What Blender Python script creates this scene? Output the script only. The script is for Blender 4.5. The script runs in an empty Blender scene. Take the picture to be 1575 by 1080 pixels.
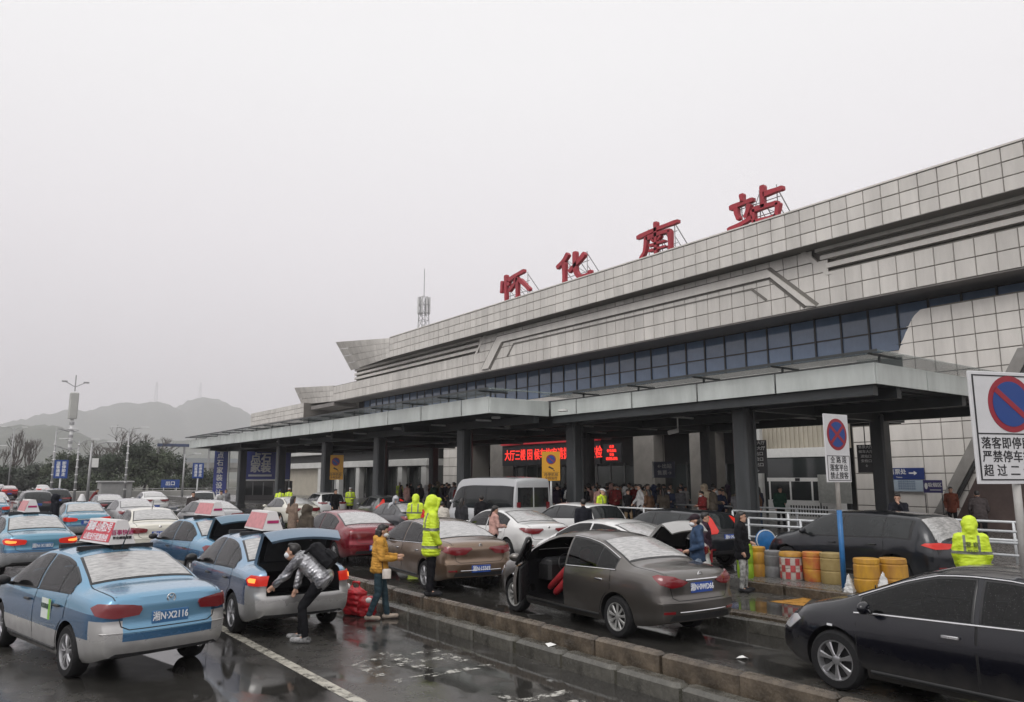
import bpy, bmesh, math, random
import numpy as np
from mathutils import Vector, Matrix
from mathutils.bvhtree import BVHTree
R = math.radians
rnd = random.Random(7)
SC = bpy.context.scene
COL = SC.collection

# ---------------------------------------------------------------- camera
cam = bpy.data.cameras.new('camera')
cam.sensor_width = 36.0
cam.lens = 36.0*1180/1575
cam.clip_start = 0.1
cam.clip_end = 9000
cam_o = bpy.data.objects.new('camera', cam)
COL.objects.link(cam_o)
cam_o.location = (0, 0, 2.4)
cam_o.rotation_euler = (R(90+9.38), 0, R(-36.25))
SC.camera = cam_o

# ---------------------------------------------------------------- world, sun, exposure
W = bpy.data.worlds.new('World')
SC.world = W
W.use_nodes = True
nt = W.node_tree
nt.nodes.clear()
out = nt.nodes.new('ShaderNodeOutputWorld')
add = nt.nodes.new('ShaderNodeAddShader')
b1 = nt.nodes.new('ShaderNodeBackground')
b2 = nt.nodes.new('ShaderNodeBackground')
sky = nt.nodes.new('ShaderNodeTexSky')
sky.sky_type = 'NISHITA'
sky.sun_disc = False
sky.sun_elevation = R(48)
sky.sun_rotation = R(244)
sky.dust_density = 6
sky.air_density = 1.0
hs = nt.nodes.new('ShaderNodeHueSaturation')
hs.inputs['Saturation'].default_value = 0.12
nt.links.new(sky.outputs[0], hs.inputs['Color'])
nt.links.new(hs.outputs[0], b1.inputs[0])
b1.inputs[1].default_value = 0.05
tc = nt.nodes.new('ShaderNodeTexCoord')
sep = nt.nodes.new('ShaderNodeSeparateXYZ')
nt.links.new(tc.outputs['Generated'], sep.inputs[0])
ns = nt.nodes.new('ShaderNodeTexNoise')
ns.inputs['Scale'].default_value = 1.6
ns.inputs['Detail'].default_value = 3
nt.links.new(tc.outputs['Generated'], ns.inputs['Vector'])
ma = nt.nodes.new('ShaderNodeMath'); ma.operation = 'MULTIPLY_ADD'
ma.inputs[1].default_value = 0.07; ma.inputs[2].default_value = -0.035
nt.links.new(ns.outputs[0], ma.inputs[0])
ad = nt.nodes.new('ShaderNodeMath'); ad.operation = 'ADD'
nt.links.new(sep.outputs[2], ad.inputs[0]); nt.links.new(ma.outputs[0], ad.inputs[1])
rp = nt.nodes.new('ShaderNodeValToRGB')
els = rp.color_ramp.elements
els[0].position = 0.0; els[0].color = (0.50, 0.463, 0.49, 1)
els[1].position = 1.0; els[1].color = (0.98, 0.965, 0.965, 1)
e = els.new(0.10); e.color = (0.60, 0.56, 0.588, 1)
e = els.new(0.30); e.color = (0.76, 0.725, 0.745, 1)
e = els.new(0.5); e.color = (0.86, 0.845, 0.85, 1)
nt.links.new(ad.outputs[0], rp.inputs[0])
nt.links.new(rp.outputs[0], b2.inputs[0])
b2.inputs[1].default_value = 1.0
nt.links.new(b1.outputs[0], add.inputs[0]); nt.links.new(b2.outputs[0], add.inputs[1])
nt.links.new(add.outputs[0], out.inputs[0])

sl = bpy.data.lights.new('sun', 'SUN')
sl.energy = 0.9; sl.angle = R(30); sl.color = (1, 0.97, 0.94)
so = bpy.data.objects.new('sun', sl); COL.objects.link(so)
so.rotation_euler = Vector((.62,.30,-.72)).to_track_quat('-Z','Y').to_euler()
so.location = (-20, -20, 60)

SC.view_settings.view_transform = 'Standard'
SC.view_settings.look = 'None'
SC.view_settings.exposure = 0.0
SC.view_settings.gamma = 1.0
SC.cycles.use_denoising = True
SC.cycles.max_bounces = 6
SC.cycles.volume_bounces = 1
SC.cycles.transparent_max_bounces = 8

# ---------------------------------------------------------------- materials
MATS = {}
def pm(name, col=(.5, .5, .5), rough=.5, metal=0., coat=0., var=0., vs=3., rand=0., bump=0., bs=40., emit=None, es=1., col2=None, spec=.5, wet=0., stretch=None, alpha=1., space='Object'):
    if name in MATS: return MATS[name]
    m = bpy.data.materials.new(name); m.use_nodes = True
    t = m.node_tree; b = t.nodes['Principled BSDF']
    N = t.nodes.new; L = t.links.new
    b.inputs['Roughness'].default_value = rough
    b.inputs['Metallic'].default_value = metal
    b.inputs['Specular IOR Level'].default_value = spec
    b.inputs['Coat Weight'].default_value = coat
    b.inputs['Coat Roughness'].default_value = .06
    b.inputs['Base Color'].default_value = (*col, 1)
    src = None
    if var or bump or col2 or wet:
        if space == 'World': c = N('ShaderNodeNewGeometry'); vec = c.outputs['Position']
        else: c = N('ShaderNodeTexCoord'); vec = c.outputs[space]
        if stretch:
            mp = N('ShaderNodeMapping'); mp.inputs['Scale'].default_value = stretch
            L(vec, mp.inputs[0]); vec = mp.outputs[0]
    if var or col2:
        n = N('ShaderNodeTexNoise'); n.inputs['Scale'].default_value = vs; n.inputs['Detail'].default_value = 5; n.inputs['Roughness'].default_value = .62
        L(vec, n.inputs['Vector'])
        cr = N('ShaderNodeValToRGB')
        cr.color_ramp.elements[0].position = .32; cr.color_ramp.elements[1].position = .68
        c2 = col2 if col2 else tuple(min(1, x*(1+var)) for x in col)
        c1 = col if col2 else tuple(x*(1-var) for x in col)
        cr.color_ramp.elements[0].color = (*c1, 1); cr.color_ramp.elements[1].color = (*c2, 1)
        L(n.outputs[0], cr.inputs[0]); src = cr.outputs[0]
    if rand:
        oi = N('ShaderNodeObjectInfo')
        mr = N('ShaderNodeMapRange'); mr.inputs[3].default_value = 1-rand; mr.inputs[4].default_value = 1+rand
        L(oi.outputs['Random'], mr.inputs[0])
        mx = N('ShaderNodeMix'); mx.data_type = 'RGBA'; mx.blend_type = 'MULTIPLY'; mx.inputs[0].default_value = 1
        if src: L(src, mx.inputs[6])
        else: mx.inputs[6].default_value = (*col, 1)
        L(mr.outputs[0], mx.inputs[7]); src = mx.outputs[2]
    if src: L(src, b.inputs['Base Color'])
    if bump:
        n2 = N('ShaderNodeTexNoise'); n2.inputs['Scale'].default_value = bs; n2.inputs['Detail'].default_value = 3
        L(vec, n2.inputs['Vector'])
        bp = N('ShaderNodeBump'); bp.inputs['Strength'].default_value = bump; bp.inputs['Distance'].default_value = .02
        L(n2.outputs[0], bp.inputs['Height']); L(bp.outputs[0], b.inputs['Normal'])
    if wet:
        n3 = N('ShaderNodeTexNoise'); n3.inputs['Scale'].default_value = 14; n3.inputs['Detail'].default_value = 4
        L(vec, n3.inputs['Vector'])
        mr = N('ShaderNodeMapRange'); mr.inputs[1].default_value = .35; mr.inputs[2].default_value = .65
        mr.inputs[3].default_value = max(0.03, rough-wet); mr.inputs[4].default_value = rough+wet
        L(n3.outputs[0], mr.inputs[0]); L(mr.outputs[0], b.inputs['Roughness'])
    if emit:
        b.inputs['Emission Color'].default_value = (*emit, 1); b.inputs['Emission Strength'].default_value = es
    if alpha < 1: b.inputs['Alpha'].default_value = alpha
    MATS[name] = m
    return m

def paint(name, col, metal=.35, rough=.32):
    """car lacquer with rain film and droplets"""
    if name in MATS: return MATS[name]
    m = pm(name, col, rough, metal=metal, coat=1.0, spec=.15)
    t = m.node_tree; b = t.nodes['Principled BSDF']; N = t.nodes.new; L = t.links.new
    c = N('ShaderNodeTexCoord')
    v = N('ShaderNodeTexVoronoi'); v.inputs['Scale'].default_value = 75
    L(c.outputs['Object'], v.inputs['Vector'])
    mr = N('ShaderNodeMapRange'); mr.inputs[1].default_value = 0.0; mr.inputs[2].default_value = .45; mr.inputs[3].default_value = 1; mr.inputs[4].default_value = 0
    L(v.outputs['Distance'], mr.inputs[0])
    bp = N('ShaderNodeBump'); bp.inputs['Strength'].default_value = .10; bp.inputs['Distance'].default_value = .004
    L(mr.outputs[0], bp.inputs['Height']); L(bp.outputs[0], b.inputs['Coat Normal'])
    # road dirt low on the body
    s = N('ShaderNodeSeparateXYZ'); L(c.outputs['Object'], s.inputs[0])
    n = N('ShaderNodeTexNoise'); n.inputs['Scale'].default_value = 6; n.inputs['Detail'].default_value = 5; L(c.outputs['Object'], n.inputs['Vector'])
    a = N('ShaderNodeMath'); a.operation = 'MULTIPLY_ADD'; a.inputs[1].default_value = .35; L(n.outputs[0], a.inputs[0]); L(s.outputs[2], a.inputs[2])
    d = N('ShaderNodeMapRange'); d.inputs[1].default_value = .36; d.inputs[2].default_value = .72; d.inputs[3].default_value = .5; d.inputs[4].default_value = 0
    L(a.outputs[0], d.inputs[0])
    mx = N('ShaderNodeMix'); mx.data_type = 'RGBA'; mx.inputs[6].default_value = (*col, 1); mx.inputs[7].default_value = (.055, .05, .042, 1)
    L(d.outputs[0], mx.inputs[0]); L(mx.outputs[2], b.inputs['Base Color'])
    r2 = N('ShaderNodeMapRange'); r2.inputs[3].default_value = rough; r2.inputs[4].default_value = .6
    L(d.outputs[0], r2.inputs[0]); L(r2.outputs[0], b.inputs['Roughness'])
    m['basecol'] = col
    return m

def two_tone(name, up, mid, low, z1, z2, slope=0.0, rz=None, lid=False):
    """blue over dark blue over silver livery, split by height in the car's own coordinates"""
    m = paint(name, up, .5, .27)
    t = m.node_tree; b = t.nodes['Principled BSDF']; N = t.nodes.new; L = t.links.new
    c = N('ShaderNodeTexCoord'); s = N('ShaderNodeSeparateXYZ'); L(c.outputs['Object'], s.inputs[0])
    def gt(sock, th, x0=None, sl=0.):
        a = N('ShaderNodeMath'); a.operation = 'GREATER_THAN'; a.inputs[1].default_value = th
        if sl:
            q = N('ShaderNodeMath'); q.operation = 'MULTIPLY_ADD'; q.inputs[1].default_value = sl
            L(s.outputs[0], q.inputs[0]); L(sock, q.inputs[2]); L(q.outputs[0], a.inputs[0])
        else: L(sock, a.inputs[0])
        return a.outputs[0]
    m1 = N('ShaderNodeMix'); m1.data_type = 'RGBA'; m1.inputs[6].default_value = (*low, 1); m1.inputs[7].default_value = (*mid, 1)
    if rz:
        xr = N('ShaderNodeMath'); xr.operation = 'LESS_THAN'; xr.inputs[1].default_value = .36; L(s.outputs[0], xr.inputs[0])
        th = N('ShaderNodeMath'); th.operation = 'MULTIPLY_ADD'; th.inputs[1].default_value = z1-rz; L(xr.outputs[0], th.inputs[0]); L(s.outputs[2], th.inputs[2])
        L(gt(th.outputs[0], z1), m1.inputs[0])
    else: L(gt(s.outputs[2], z1), m1.inputs[0])
    m2 = N('ShaderNodeMix'); m2.data_type = 'RGBA'; m2.inputs[7].default_value = (*up, 1)
    xm = N('ShaderNodeMath'); xm.operation = 'LESS_THAN'; xm.inputs[1].default_value = .20; L(s.outputs[0], xm.inputs[0])
    if lid:     # the boot lid keeps the body colour between the lamps, down to a darker sill strip
        ay = N('ShaderNodeMath'); ay.operation = 'ABSOLUTE'; L(s.outputs[1], ay.inputs[0])
        ly = N('ShaderNodeMath'); ly.operation = 'LESS_THAN'; ly.inputs[1].default_value = .545; L(ay.outputs[0], ly.inputs[0])
        l1 = N('ShaderNodeMath'); l1.operation = 'MULTIPLY'; L(ly.outputs[0], l1.inputs[0]); L(xm.outputs[0], l1.inputs[1])
        l2 = N('ShaderNodeMath'); l2.operation = 'MULTIPLY'; L(l1.outputs[0], l2.inputs[0]); L(gt(s.outputs[2], .50), l2.inputs[1])
        m4 = N('ShaderNodeMix'); m4.data_type = 'RGBA'; m4.inputs[7].default_value = (*(c*1.25 for c in mid), 1); L(l2.outputs[0], m4.inputs[0]); L(m1.outputs[2], m4.inputs[6]); m1 = m4
        lz = N('ShaderNodeMath'); lz.operation = 'MULTIPLY'; L(l1.outputs[0], lz.inputs[0]); L(gt(s.outputs[2], .60), lz.inputs[1]); xm = l1
    up_ = N('ShaderNodeMath'); up_.operation = 'MAXIMUM'; L(gt(s.outputs[2], z2, sl=slope), up_.inputs[0]); zz = N('ShaderNodeMath'); zz.operation = 'MULTIPLY'; L(xm.outputs[0], zz.inputs[0]); L(gt(s.outputs[2], (rz or z1+.07) if not lid else .585), zz.inputs[1]); L(zz.outputs[0], up_.inputs[1])
    L(m1.outputs[2], m2.inputs[6]); L(up_.outputs[0], m2.inputs[0])
    mixdirt = [l.from_node for l in t.links if l.to_socket == b.inputs['Base Color']][0]
    L(m2.outputs[2], mixdirt.inputs[6])
    return m

# ---------------------------------------------------------------- mesh building
class MB:
    def __init__(s): s.v = []; s.f = []; s.m = []
    def add(s, vs, fs, mi=0):
        o = len(s.v); s.v += [tuple(p) for p in vs]
        s.f += [tuple(i+o for i in f) for f in fs]; s.m += [mi]*len(fs); return s
    def box(s, x0, x1, y0, y1, z0, z1, mi=0):
        vs = [(x0,y0,z0),(x1,y0,z0),(x1,y1,z0),(x0,y1,z0),(x0,y0,z1),(x1,y0,z1),(x1,y1,z1),(x0,y1,z1)]
        return s.add(vs, [(3,2,1,0),(4,5,6,7),(0,1,5,4),(1,2,6,5),(2,3,7,6),(3,0,4,7)], mi)
    def bbox(s, x0, x1, y0, y1, z0, z1, b=.01, mi=0):
        """box with chamfered vertical and top edges"""
        pl = [(x0+b,y0),(x1-b,y0),(x1,y0+b),(x1,y1-b),(x1-b,y1),(x0+b,y1),(x0,y1-b),(x0,y0+b)]
        cx, cy = (x0+x1)/2, (y0+y1)/2
        ins = [(x+(b if x < cx else -b), y+(b if y < cy else -b)) for x, y in pl]
        vs = [(x,y,z0) for x,y in pl]+[(x,y,z1-b) for x,y in pl]+[(x,y,z1) for x,y in ins]
        fs = [tuple(range(7,-1,-1)), tuple(range(16,24))]
        for k in range(2):
            fs += [(k*8+i, k*8+(i+1)%8, k*8+8+(i+1)%8, k*8+8+i) for i in range(8)]
        return s.add(vs, fs, mi)
    def tube(s, pts, r, n=8, cap=True, mi=0, rs=None):
        pts = [Vector(p) for p in pts]
        rings = []
        for i, p in enumerate(pts):
            d = (pts[min(i+1, len(pts)-1)]-pts[max(i-1, 0)]).normalized()
            a = d.orthogonal().normalized() if i == 0 else (rings[-1][1]-d*rings[-1][1].dot(d)).normalized()
            b = d.cross(a); rr = rs[i] if rs else r
            rings.append(([p+(a*math.cos(2*math.pi*k/n)+b*math.sin(2*math.pi*k/n))*rr for k in range(n)], a))
        vs = [q for rg in rings for q in rg[0]]; fs = []
        for i in range(len(pts)-1):
            fs += [(i*n+k, i*n+(k+1)%n, (i+1)*n+(k+1)%n, (i+1)*n+k) for k in range(n)]
        if cap: fs += [tuple(range(n-1,-1,-1)), tuple((len(pts)-1)*n+k for k in range(n))]
        return s.add(vs, fs, mi)
    def lathe(s, prof, n=24, axis='z', c=(0,0,0), mi=0, cap=True):
        vs = []
        for r, h in prof:
            for k in range(n):
                a = 2*math.pi*k/n; x, y = r*math.cos(a), r*math.sin(a)
                p = (x, y, h) if axis == 'z' else ((x, h, y) if axis == 'y' else (h, x, y))
                vs.append((p[0]+c[0], p[1]+c[1], p[2]+c[2]))
        fs = [(i*n+k, i*n+(k+1)%n, (i+1)*n+(k+1)%n, (i+1)*n+k) for i in range(len(prof)-1) for k in range(n)]
        if cap and prof[0][0] > 1e-5: fs.append(tuple(range(n-1,-1,-1)))
        if cap and prof[-1][0] > 1e-5: fs.append(tuple((len(prof)-1)*n+k for k in range(n)))
        return s.add(vs, fs, mi)
    def prism(s, poly, o, u, v, w, mi=0):
        """polygon in the plane o+u*a+v*b, extruded by vector w"""
        o, u, v, w = Vector(o), Vector(u), Vector(v), Vector(w); n = len(poly)
        a = [o+u*p[0]+v*p[1] for p in poly]; b = [p+w for p in a]
        return s.add(a+b, [tuple(range(n-1,-1,-1)), tuple(range(n,2*n))]+[(i,(i+1)%n,n+(i+1)%n,n+i) for i in range(n)], mi)
    def ell(s, c, r, n=12, m=8, rot=None, mi=0):
        M = rot or Matrix.Identity(3); vs = [Vector(c)+M@Vector((0,0,-r[2]))]
        for i in range(1, m):
            t = math.pi*i/m-math.pi/2
            vs += [Vector(c)+M@Vector((r[0]*math.cos(t)*math.cos(2*math.pi*k/n), r[1]*math.cos(t)*math.sin(2*math.pi*k/n), r[2]*math.sin(t))) for k in range(n)]
        vs.append(Vector(c)+M@Vector((0,0,r[2]))); last = len(vs)-1
        fs = [(0, 1+(k+1)%n, 1+k) for k in range(n)]
        for i in range(m-2): fs += [(1+i*n+k, 1+i*n+(k+1)%n, 1+(i+1)*n+(k+1)%n, 1+(i+1)*n+k) for k in range(n)]
        fs += [(last, 1+(m-2)*n+k, 1+(m-2)*n+(k+1)%n) for k in range(n)]
        return s.add(vs, fs, mi)
    def cap(s, p, q, r0, r1, n=10, mi=0):
        p, q = Vector(p), Vector(q); d = (q-p); L = d.length; d = d/L if L else Vector((0,0,1))
        pts = []; rs = []
        for t in (-1, -.7, 0): pts.append(p+d*r0*t*.98); rs.append(r0*math.sqrt(max(0.004, 1-t*t)))
        for t in (0, .7, 1): pts.append(q+d*r1*t*.98); rs.append(r1*math.sqrt(max(0.004, 1-t*t)))
        return s.tube(pts, 0, n, True, mi, rs)
    def mesh(s, name, mats, smooth=False, angle=None):
        me = bpy.data.meshes.new(name); me.from_pydata(s.v, [], s.f)
        for m in (mats if isinstance(mats, (list, tuple)) else [mats]): me.materials.append(m)
        if any(s.m): me.polygons.foreach_set('material_index', s.m)
        fixn(me)
        if smooth: me.polygons.foreach_set('use_smooth', [True]*len(me.polygons))
        if smooth and angle: me.set_sharp_from_angle(angle=R(angle))
        me.update(); return me
    def build(s, name, mats, parent=None, smooth=False, angle=None, loc=None):
        return put(name, s.mesh(name, mats, smooth, angle), parent, loc)

def fixn(me):
    bm = bmesh.new(); bm.from_mesh(me); bmesh.ops.recalc_face_normals(bm, faces=bm.faces); bm.to_mesh(me); bm.free()

def put(name, me, parent=None, loc=None, rot=None):
    o = bpy.data.objects.new(name, me); COL.objects.link(o)
    if parent: o.parent = parent
    if loc: o.location = loc
    if rot: o.rotation_euler = rot
    return o
def tag(o, label=None, cat=None, group=None, kind=None):
    if label: o['label'] = label
    if cat: o['category'] = cat
    if group: o['group'] = group
    if kind: o['kind'] = kind
    return o
def thing(name, label, cat, loc=(0,0,0), rz=0., group=None):
    o = bpy.data.objects.new(name, None); COL.objects.link(o); o.empty_display_size = .2
    o.location = loc; o.rotation_euler = (0, 0, rz)
    return tag(o, label, cat, group)
def setmat(o, m, i=0):
    o.material_slots[i].link = 'OBJECT'; o.material_slots[i].material = m

BENCH = bpy.data.scenes.new('workbench')     # small side scene in which modifiers and text are turned into meshes; removed at the end
def evalmesh(o):
    extra = [m.object for m in o.modifiers if m.type == 'BOOLEAN'] if o.type == 'MESH' else []
    for q in [o]+extra:
        BENCH.collection.objects.link(q)
        if q.name in COL.objects: COL.objects.unlink(q)
    with bpy.context.temp_override(scene=BENCH, view_layer=BENCH.view_layers[0]):
        dg = bpy.context.evaluated_depsgraph_get()
        return bpy.data.meshes.new_from_object(o.evaluated_get(dg))
def text_mesh(s, size, depth=.004, bold=0.0, align='CENTER', spacing=1.0, line=1.0):
    c = bpy.data.curves.new('text', 'FONT'); c.body = s; c.size = size; c.extrude = depth; c.offset = bold
    c.align_x = align; c.align_y = 'CENTER'; c.space_character = spacing; c.space_line = line; c.resolution_u = 2
    o = bpy.data.objects.new('text', c); COL.objects.link(o)
    me = evalmesh(o); bpy.data.objects.remove(o); bpy.data.curves.remove(c)
    return me
def lettering(s, size, mat, parent, loc, rot, name='lettering', depth=.004, bold=0.0, sx=1.0, **k):
    me = text_mesh(s, size, depth, 0, **k); me.materials.clear(); me.materials.append(mat)
    if bold:      # heavier strokes: shifted copies at slightly different depths, welded into one mesh
        n = len(me.vertices); co = np.empty(n*3, np.float32); me.vertices.foreach_get('co', co); co.shape = (n, 3)
        fs = [tuple(p.vertices) for p in me.polygons]; b = max(bold, size*.010); V_, F_ = [], []
        for i_, (dx, dy) in enumerate(((-b, -b), (b, -b), (b, b), (-b, b))):
            q = co.copy(); q[:, 0] += dx; q[:, 1] += dy; q[:, 2] += np.sign(q[:, 2])*(.0006*i_+depth*.15*i_); V_ += q.tolist(); F_ += [tuple(a+i_*n for a in f) for f in fs]
        me = bpy.data.meshes.new('lettering'); me.from_pydata(V_, [], F_); me.materials.append(mat)
    o = put(name, me, parent, loc, rot); o.scale = (sx, 1, 1); return o
TX, TY = None, None
FACE_W = (R(90), 0, R(-90))     # text on a face that looks towards -X (readable when looking along +X)
FACE_S = (R(90), 0, 0)          # text on a face that looks towards -Y

M_dark = pm('dark_interior', (.010, .010, .011), .7, spec=.15)
M_black = pm('black_plastic', (.018, .018, .019), .45, wet=.1)
M_rubber = pm('tyre_rubber', (.014, .014, .015), .75, var=.3, vs=20, spec=.25)
M_chrome = pm('chrome', (.7, .7, .71), .15, metal=1)
M_white = pm('white_paint', (.72, .72, .70), .4, var=.06, vs=5)
M_steelw = pm('white_steel', (.62, .63, .63), .4, var=.12, vs=8)
M_red = pm('sign_red', (.27, .013, .026), .4)
M_blue = pm('sign_blue', (.009, .048, .22), .4)
M_blk = pm('sign_black', (.015, .015, .017), .5)
# ---------------------------------------------------------------- ground, road, islands
def wet_asphalt():
    m = bpy.data.materials.new('wet_asphalt'); m.use_nodes = True
    t = m.node_tree; b = t.nodes['Principled BSDF']; N = t.nodes.new; L = t.links.new
    c = N('ShaderNodeTexCoord')
    mp = N('ShaderNodeMapping'); mp.inputs['Scale'].default_value = (1.0, .55, 1); L(c.outputs['Object'], mp.inputs[0])
    n1 = N('ShaderNodeTexNoise'); n1.inputs['Scale'].default_value = .55; n1.inputs['Detail'].default_value = 6; n1.inputs['Roughness'].default_value = .6
    L(mp.outputs[0], n1.inputs['Vector'])
    pud = N('ShaderNodeMapRange'); pud.inputs[1].default_value = .42; pud.inputs[2].default_value = .515; L(n1.outputs[0], pud.inputs[0])  # 1 = puddle
    n2 = N('ShaderNodeTexNoise'); n2.inputs['Scale'].default_value = 3.5; n2.inputs['Detail'].default_value = 8; n2.inputs['Roughness'].default_value = .7; L(c.outputs['Object'], n2.inputs['Vector'])
    n3 = N('ShaderNodeTexNoise'); n3.inputs['Scale'].default_value = 48; n3.inputs['Detail'].default_value = 3; L(c.outputs['Object'], n3.inputs['Vector'])
    cr = N('ShaderNodeValToRGB'); cr.color_ramp.elements[0].position = .3; cr.color_ramp.elements[1].position = .72
    cr.color_ramp.elements[0].color = (.026, .025, .0235, 1); cr.color_ramp.elements[1].color = (.078, .074, .067, 1); L(n2.outputs[0], cr.inputs[0])
    mx = N('ShaderNodeMix'); mx.data_type = 'RGBA'; mx.inputs[7].default_value = (.024, .023, .021, 1)
    L(cr.outputs[0], mx.inputs[6])
    h = N('ShaderNodeMath'); h.operation = 'MULTIPLY'; h.inputs[1].default_value = .75; L(pud.outputs[0], h.inputs[0]); L(h.outputs[0], mx.inputs[0])
    L(mx.outputs[2], b.inputs['Base Color'])
    rg = N('ShaderNodeMapRange'); rg.inputs[3].default_value = .27; rg.inputs[4].default_value = .02; L(pud.outputs[0], rg.inputs[0])
    r2 = N('ShaderNodeMath'); r2.operation = 'MULTIPLY_ADD'; r2.inputs[1].default_value = .12; L(n2.outputs[0], r2.inputs[0])
    r3 = N('ShaderNodeMath'); r3.operation = 'SUBTRACT'; r3.inputs[1].default_value = .05; L(rg.outputs[0], r3.inputs[0])
    L(r3.outputs[0], r2.inputs[2]); L(r2.outputs[0], b.inputs['Roughness'])
    iv = N('ShaderNodeMapRange'); iv.inputs[3].default_value = .34; iv.inputs[4].default_value = .015; L(pud.outputs[0], iv.inputs[0])
    bp = N('ShaderNodeBump'); bp.inputs['Distance'].default_value = .012; L(iv.outputs[0], bp.inputs['Strength']); L(n3.outputs[0], bp.inputs['Height'])
    L(bp.outputs[0], b.inputs['Normal'])
    b.inputs['Specular IOR Level'].default_value = .5
    return m
M_asph = wet_asphalt()
def sheet(name, x0, x1, y0, y1, z, m, nx=1, ny=1):
    vs = [(x0+(x1-x0)*i/nx, y0+(y1-y0)*j/ny, z) for j in range(ny+1) for i in range(nx+1)]
    fs = [(j*(nx+1)+i, j*(nx+1)+i+1, (j+1)*(nx+1)+i+1, (j+1)*(nx+1)+i) for j in range(ny) for i in range(nx)]
    o = MB().add(vs, fs).build(name, m); tag(o, kind='structure'); return o
M_grass = pm('verge_grass', (.035, .05, .022), .9, col2=(.07, .075, .04), vs=.4)
hill_dummy = None
sheet('ground', -1900, 2900, -300, 3900, -.08, pm('ground_earth', (.05, .055, .035), .9, col2=(.09, .085, .065), vs=.02))
sheet('road', -40, 30, -30, 190, 0, M_asph)

M_kerb = pm('kerb_stone', (.078, .062, .045), .26, var=.5, vs=3.5, rand=.22, bump=.35, bs=30, wet=.14, space='Object')
M_kerbw = pm('kerb_stone_grey', (.075, .072, .062), .22, var=.5, vs=4, rand=.12, bump=.3, bs=30, wet=.14)
M_mud = pm('wet_gutter', (.035, .035, .026), .25, col2=(.07, .065, .05), vs=2.5, bump=.3, bs=18, wet=.12)
M_slab = pm('platform_paving', (.12, .117, .112), .3, var=.22, vs=1.5, bump=.1, bs=25, wet=.14)
def kerb_row(parent, x0, x1, y0, y1, z, m, ln=1.0, b=.025):
    n = int((y1-y0)/ln); me = MB().bbox(x0, x1, .006, ln-.010, 0.0, z, b).mesh('kerb_stone', m)
    for k in range(n):
        o = put('kerb_stone', me, parent, (rnd.uniform(-.006, .006), y0+k*ln, rnd.uniform(-.006, .004)))
        o.rotation_euler = (0, 0, rnd.uniform(-.004, .004))
def island(name, x0, x1, y0, y1, zf, m):
    o = MB().box(x0, x1, y0, y1, -.05, zf).build(name, m); tag(o, kind='structure'); return o
i1 = island('traffic_island', 6.64, 7.0, -6, 38, .15, M_mud)
kerb_row(i1, 6.61, 6.854, -6, 38, .2, M_kerbw, b=.045); kerb_row(i1, 6.86, 7.03, -5.6, 38, .40, M_kerb, 1.1, b=.03)
i2 = island('traffic_island', 10.62, 10.86, -6, 34, .07, M_mud)
kerb_row(i2, 10.48, 10.615, -6, 34, .2, M_kerbw); kerb_row(i2, 10.865, 11.1, -5.7, 34, .21, M_kerb, 1.1)
i3 = island('traffic_island', 14.5, 16.3, -6, 11.9, .19, M_slab)
kerb_row(i3, 14.3, 14.495, -6, 11.9, .2, M_kerb); kerb_row(i3, 16.305, 16.5, -6, 11.9, .2, M_kerb)
pf = MB().box(21.4, 60, -30, 120, -.05, .298).build('station_platform', M_slab); tag(pf, kind='structure')
kerb_row(pf, 21.2, 21.395, -6, 78, .3, M_kerbw, 1.2)

def worn_paint(name, col, lo=.42, hi=.56, sc=3.0):
    m = pm(name, col, .4); t = m.node_tree; b = t.nodes['Principled BSDF']; N = t.nodes.new; L = t.links.new
    c = N('ShaderNodeTexCoord'); n = N('ShaderNodeTexNoise'); n.inputs['Scale'].default_value = sc; n.inputs['Detail'].default_value = 8; n.inputs['Roughness'].default_value = .75
    L(c.outputs['Object'], n.inputs['Vector'])
    mr = N('ShaderNodeMapRange'); mr.inputs[1].default_value = lo; mr.inputs[2].default_value = hi; L(n.outputs[0], mr.inputs[0]); L(mr.outputs[0], b.inputs['Alpha'])
    return m
M_line = worn_paint('worn_white_road_paint', (.44, .42, .36), .36, .54, 5)
M_linew = worn_paint('very_worn_road_paint', (.46, .45, .41), .49, .60, 6)
M_yel = worn_paint('worn_yellow_road_paint', (.42, .20, .025), .34, .50, 5)
mb = MB(); 
for y in np.arange(-4, 60, 1.0): mb.add([(3.81, y, .004), (3.96, y, .004), (3.96, y+1.0, .004), (3.81, y+1.0, .004)], [(0,1,2,3)])
tag(mb.build('lane_line', M_line), kind='structure')
mb = MB()
for y in np.arange(-4, 90, 6.0): mb.add([(-.2, y, .004), (-.06, y, .004), (-.06, y+3, .004), (-.2, y+3, .004)], [(0,1,2,3)])
tag(mb.build('lane_dashes', M_line), kind='structure')
# worn lettering and arrow painted on the drop-off lane
mb = MB()
def quad(x0, y0, x1, y1, z=.0045): mb.add([(x0,y0,z),(x1,y0,z),(x1,y1,z),(x0,y1,z)], [(0,1,2,3)])
for (x0,y0,x1,y1) in [(4.6,9.7,5.9,9.85),(4.7,9.25,5.8,9.42),(5.1,8.9,5.28,10.1),(4.5,8.95,4.66,9.7),(5.75,8.95,5.9,9.65),(4.6,8.55,6.0,8.7),(4.7,7.0,6.0,7.15),(4.5,6.6,5.9,6.78),(5.2,6.2,5.36,7.4),(4.6,6.1,4.76,6.6),(5.6,6.1,5.76,6.6),(4.5,5.75,5.95,5.9),(4.9,5.0,5.05,5.7),(5.5,5.0,5.65,5.7)]: quad(x0,y0,x1,y1)
tag(mb.build('road_lettering', M_linew), kind='structure')
mb = MB()
def poly(pts, z=.004): mb.add([(x,y,z) for x,y in pts], [tuple(range(len(pts)))])
poly([(13.35,9.65),(14.1,9.52),(14.41,9.39),(13.36,9.25)])
poly([(14.1,9.52),(14.72,9.61),(15.2,9.41),(14.98,9.31),(14.41,9.39)])
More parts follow.
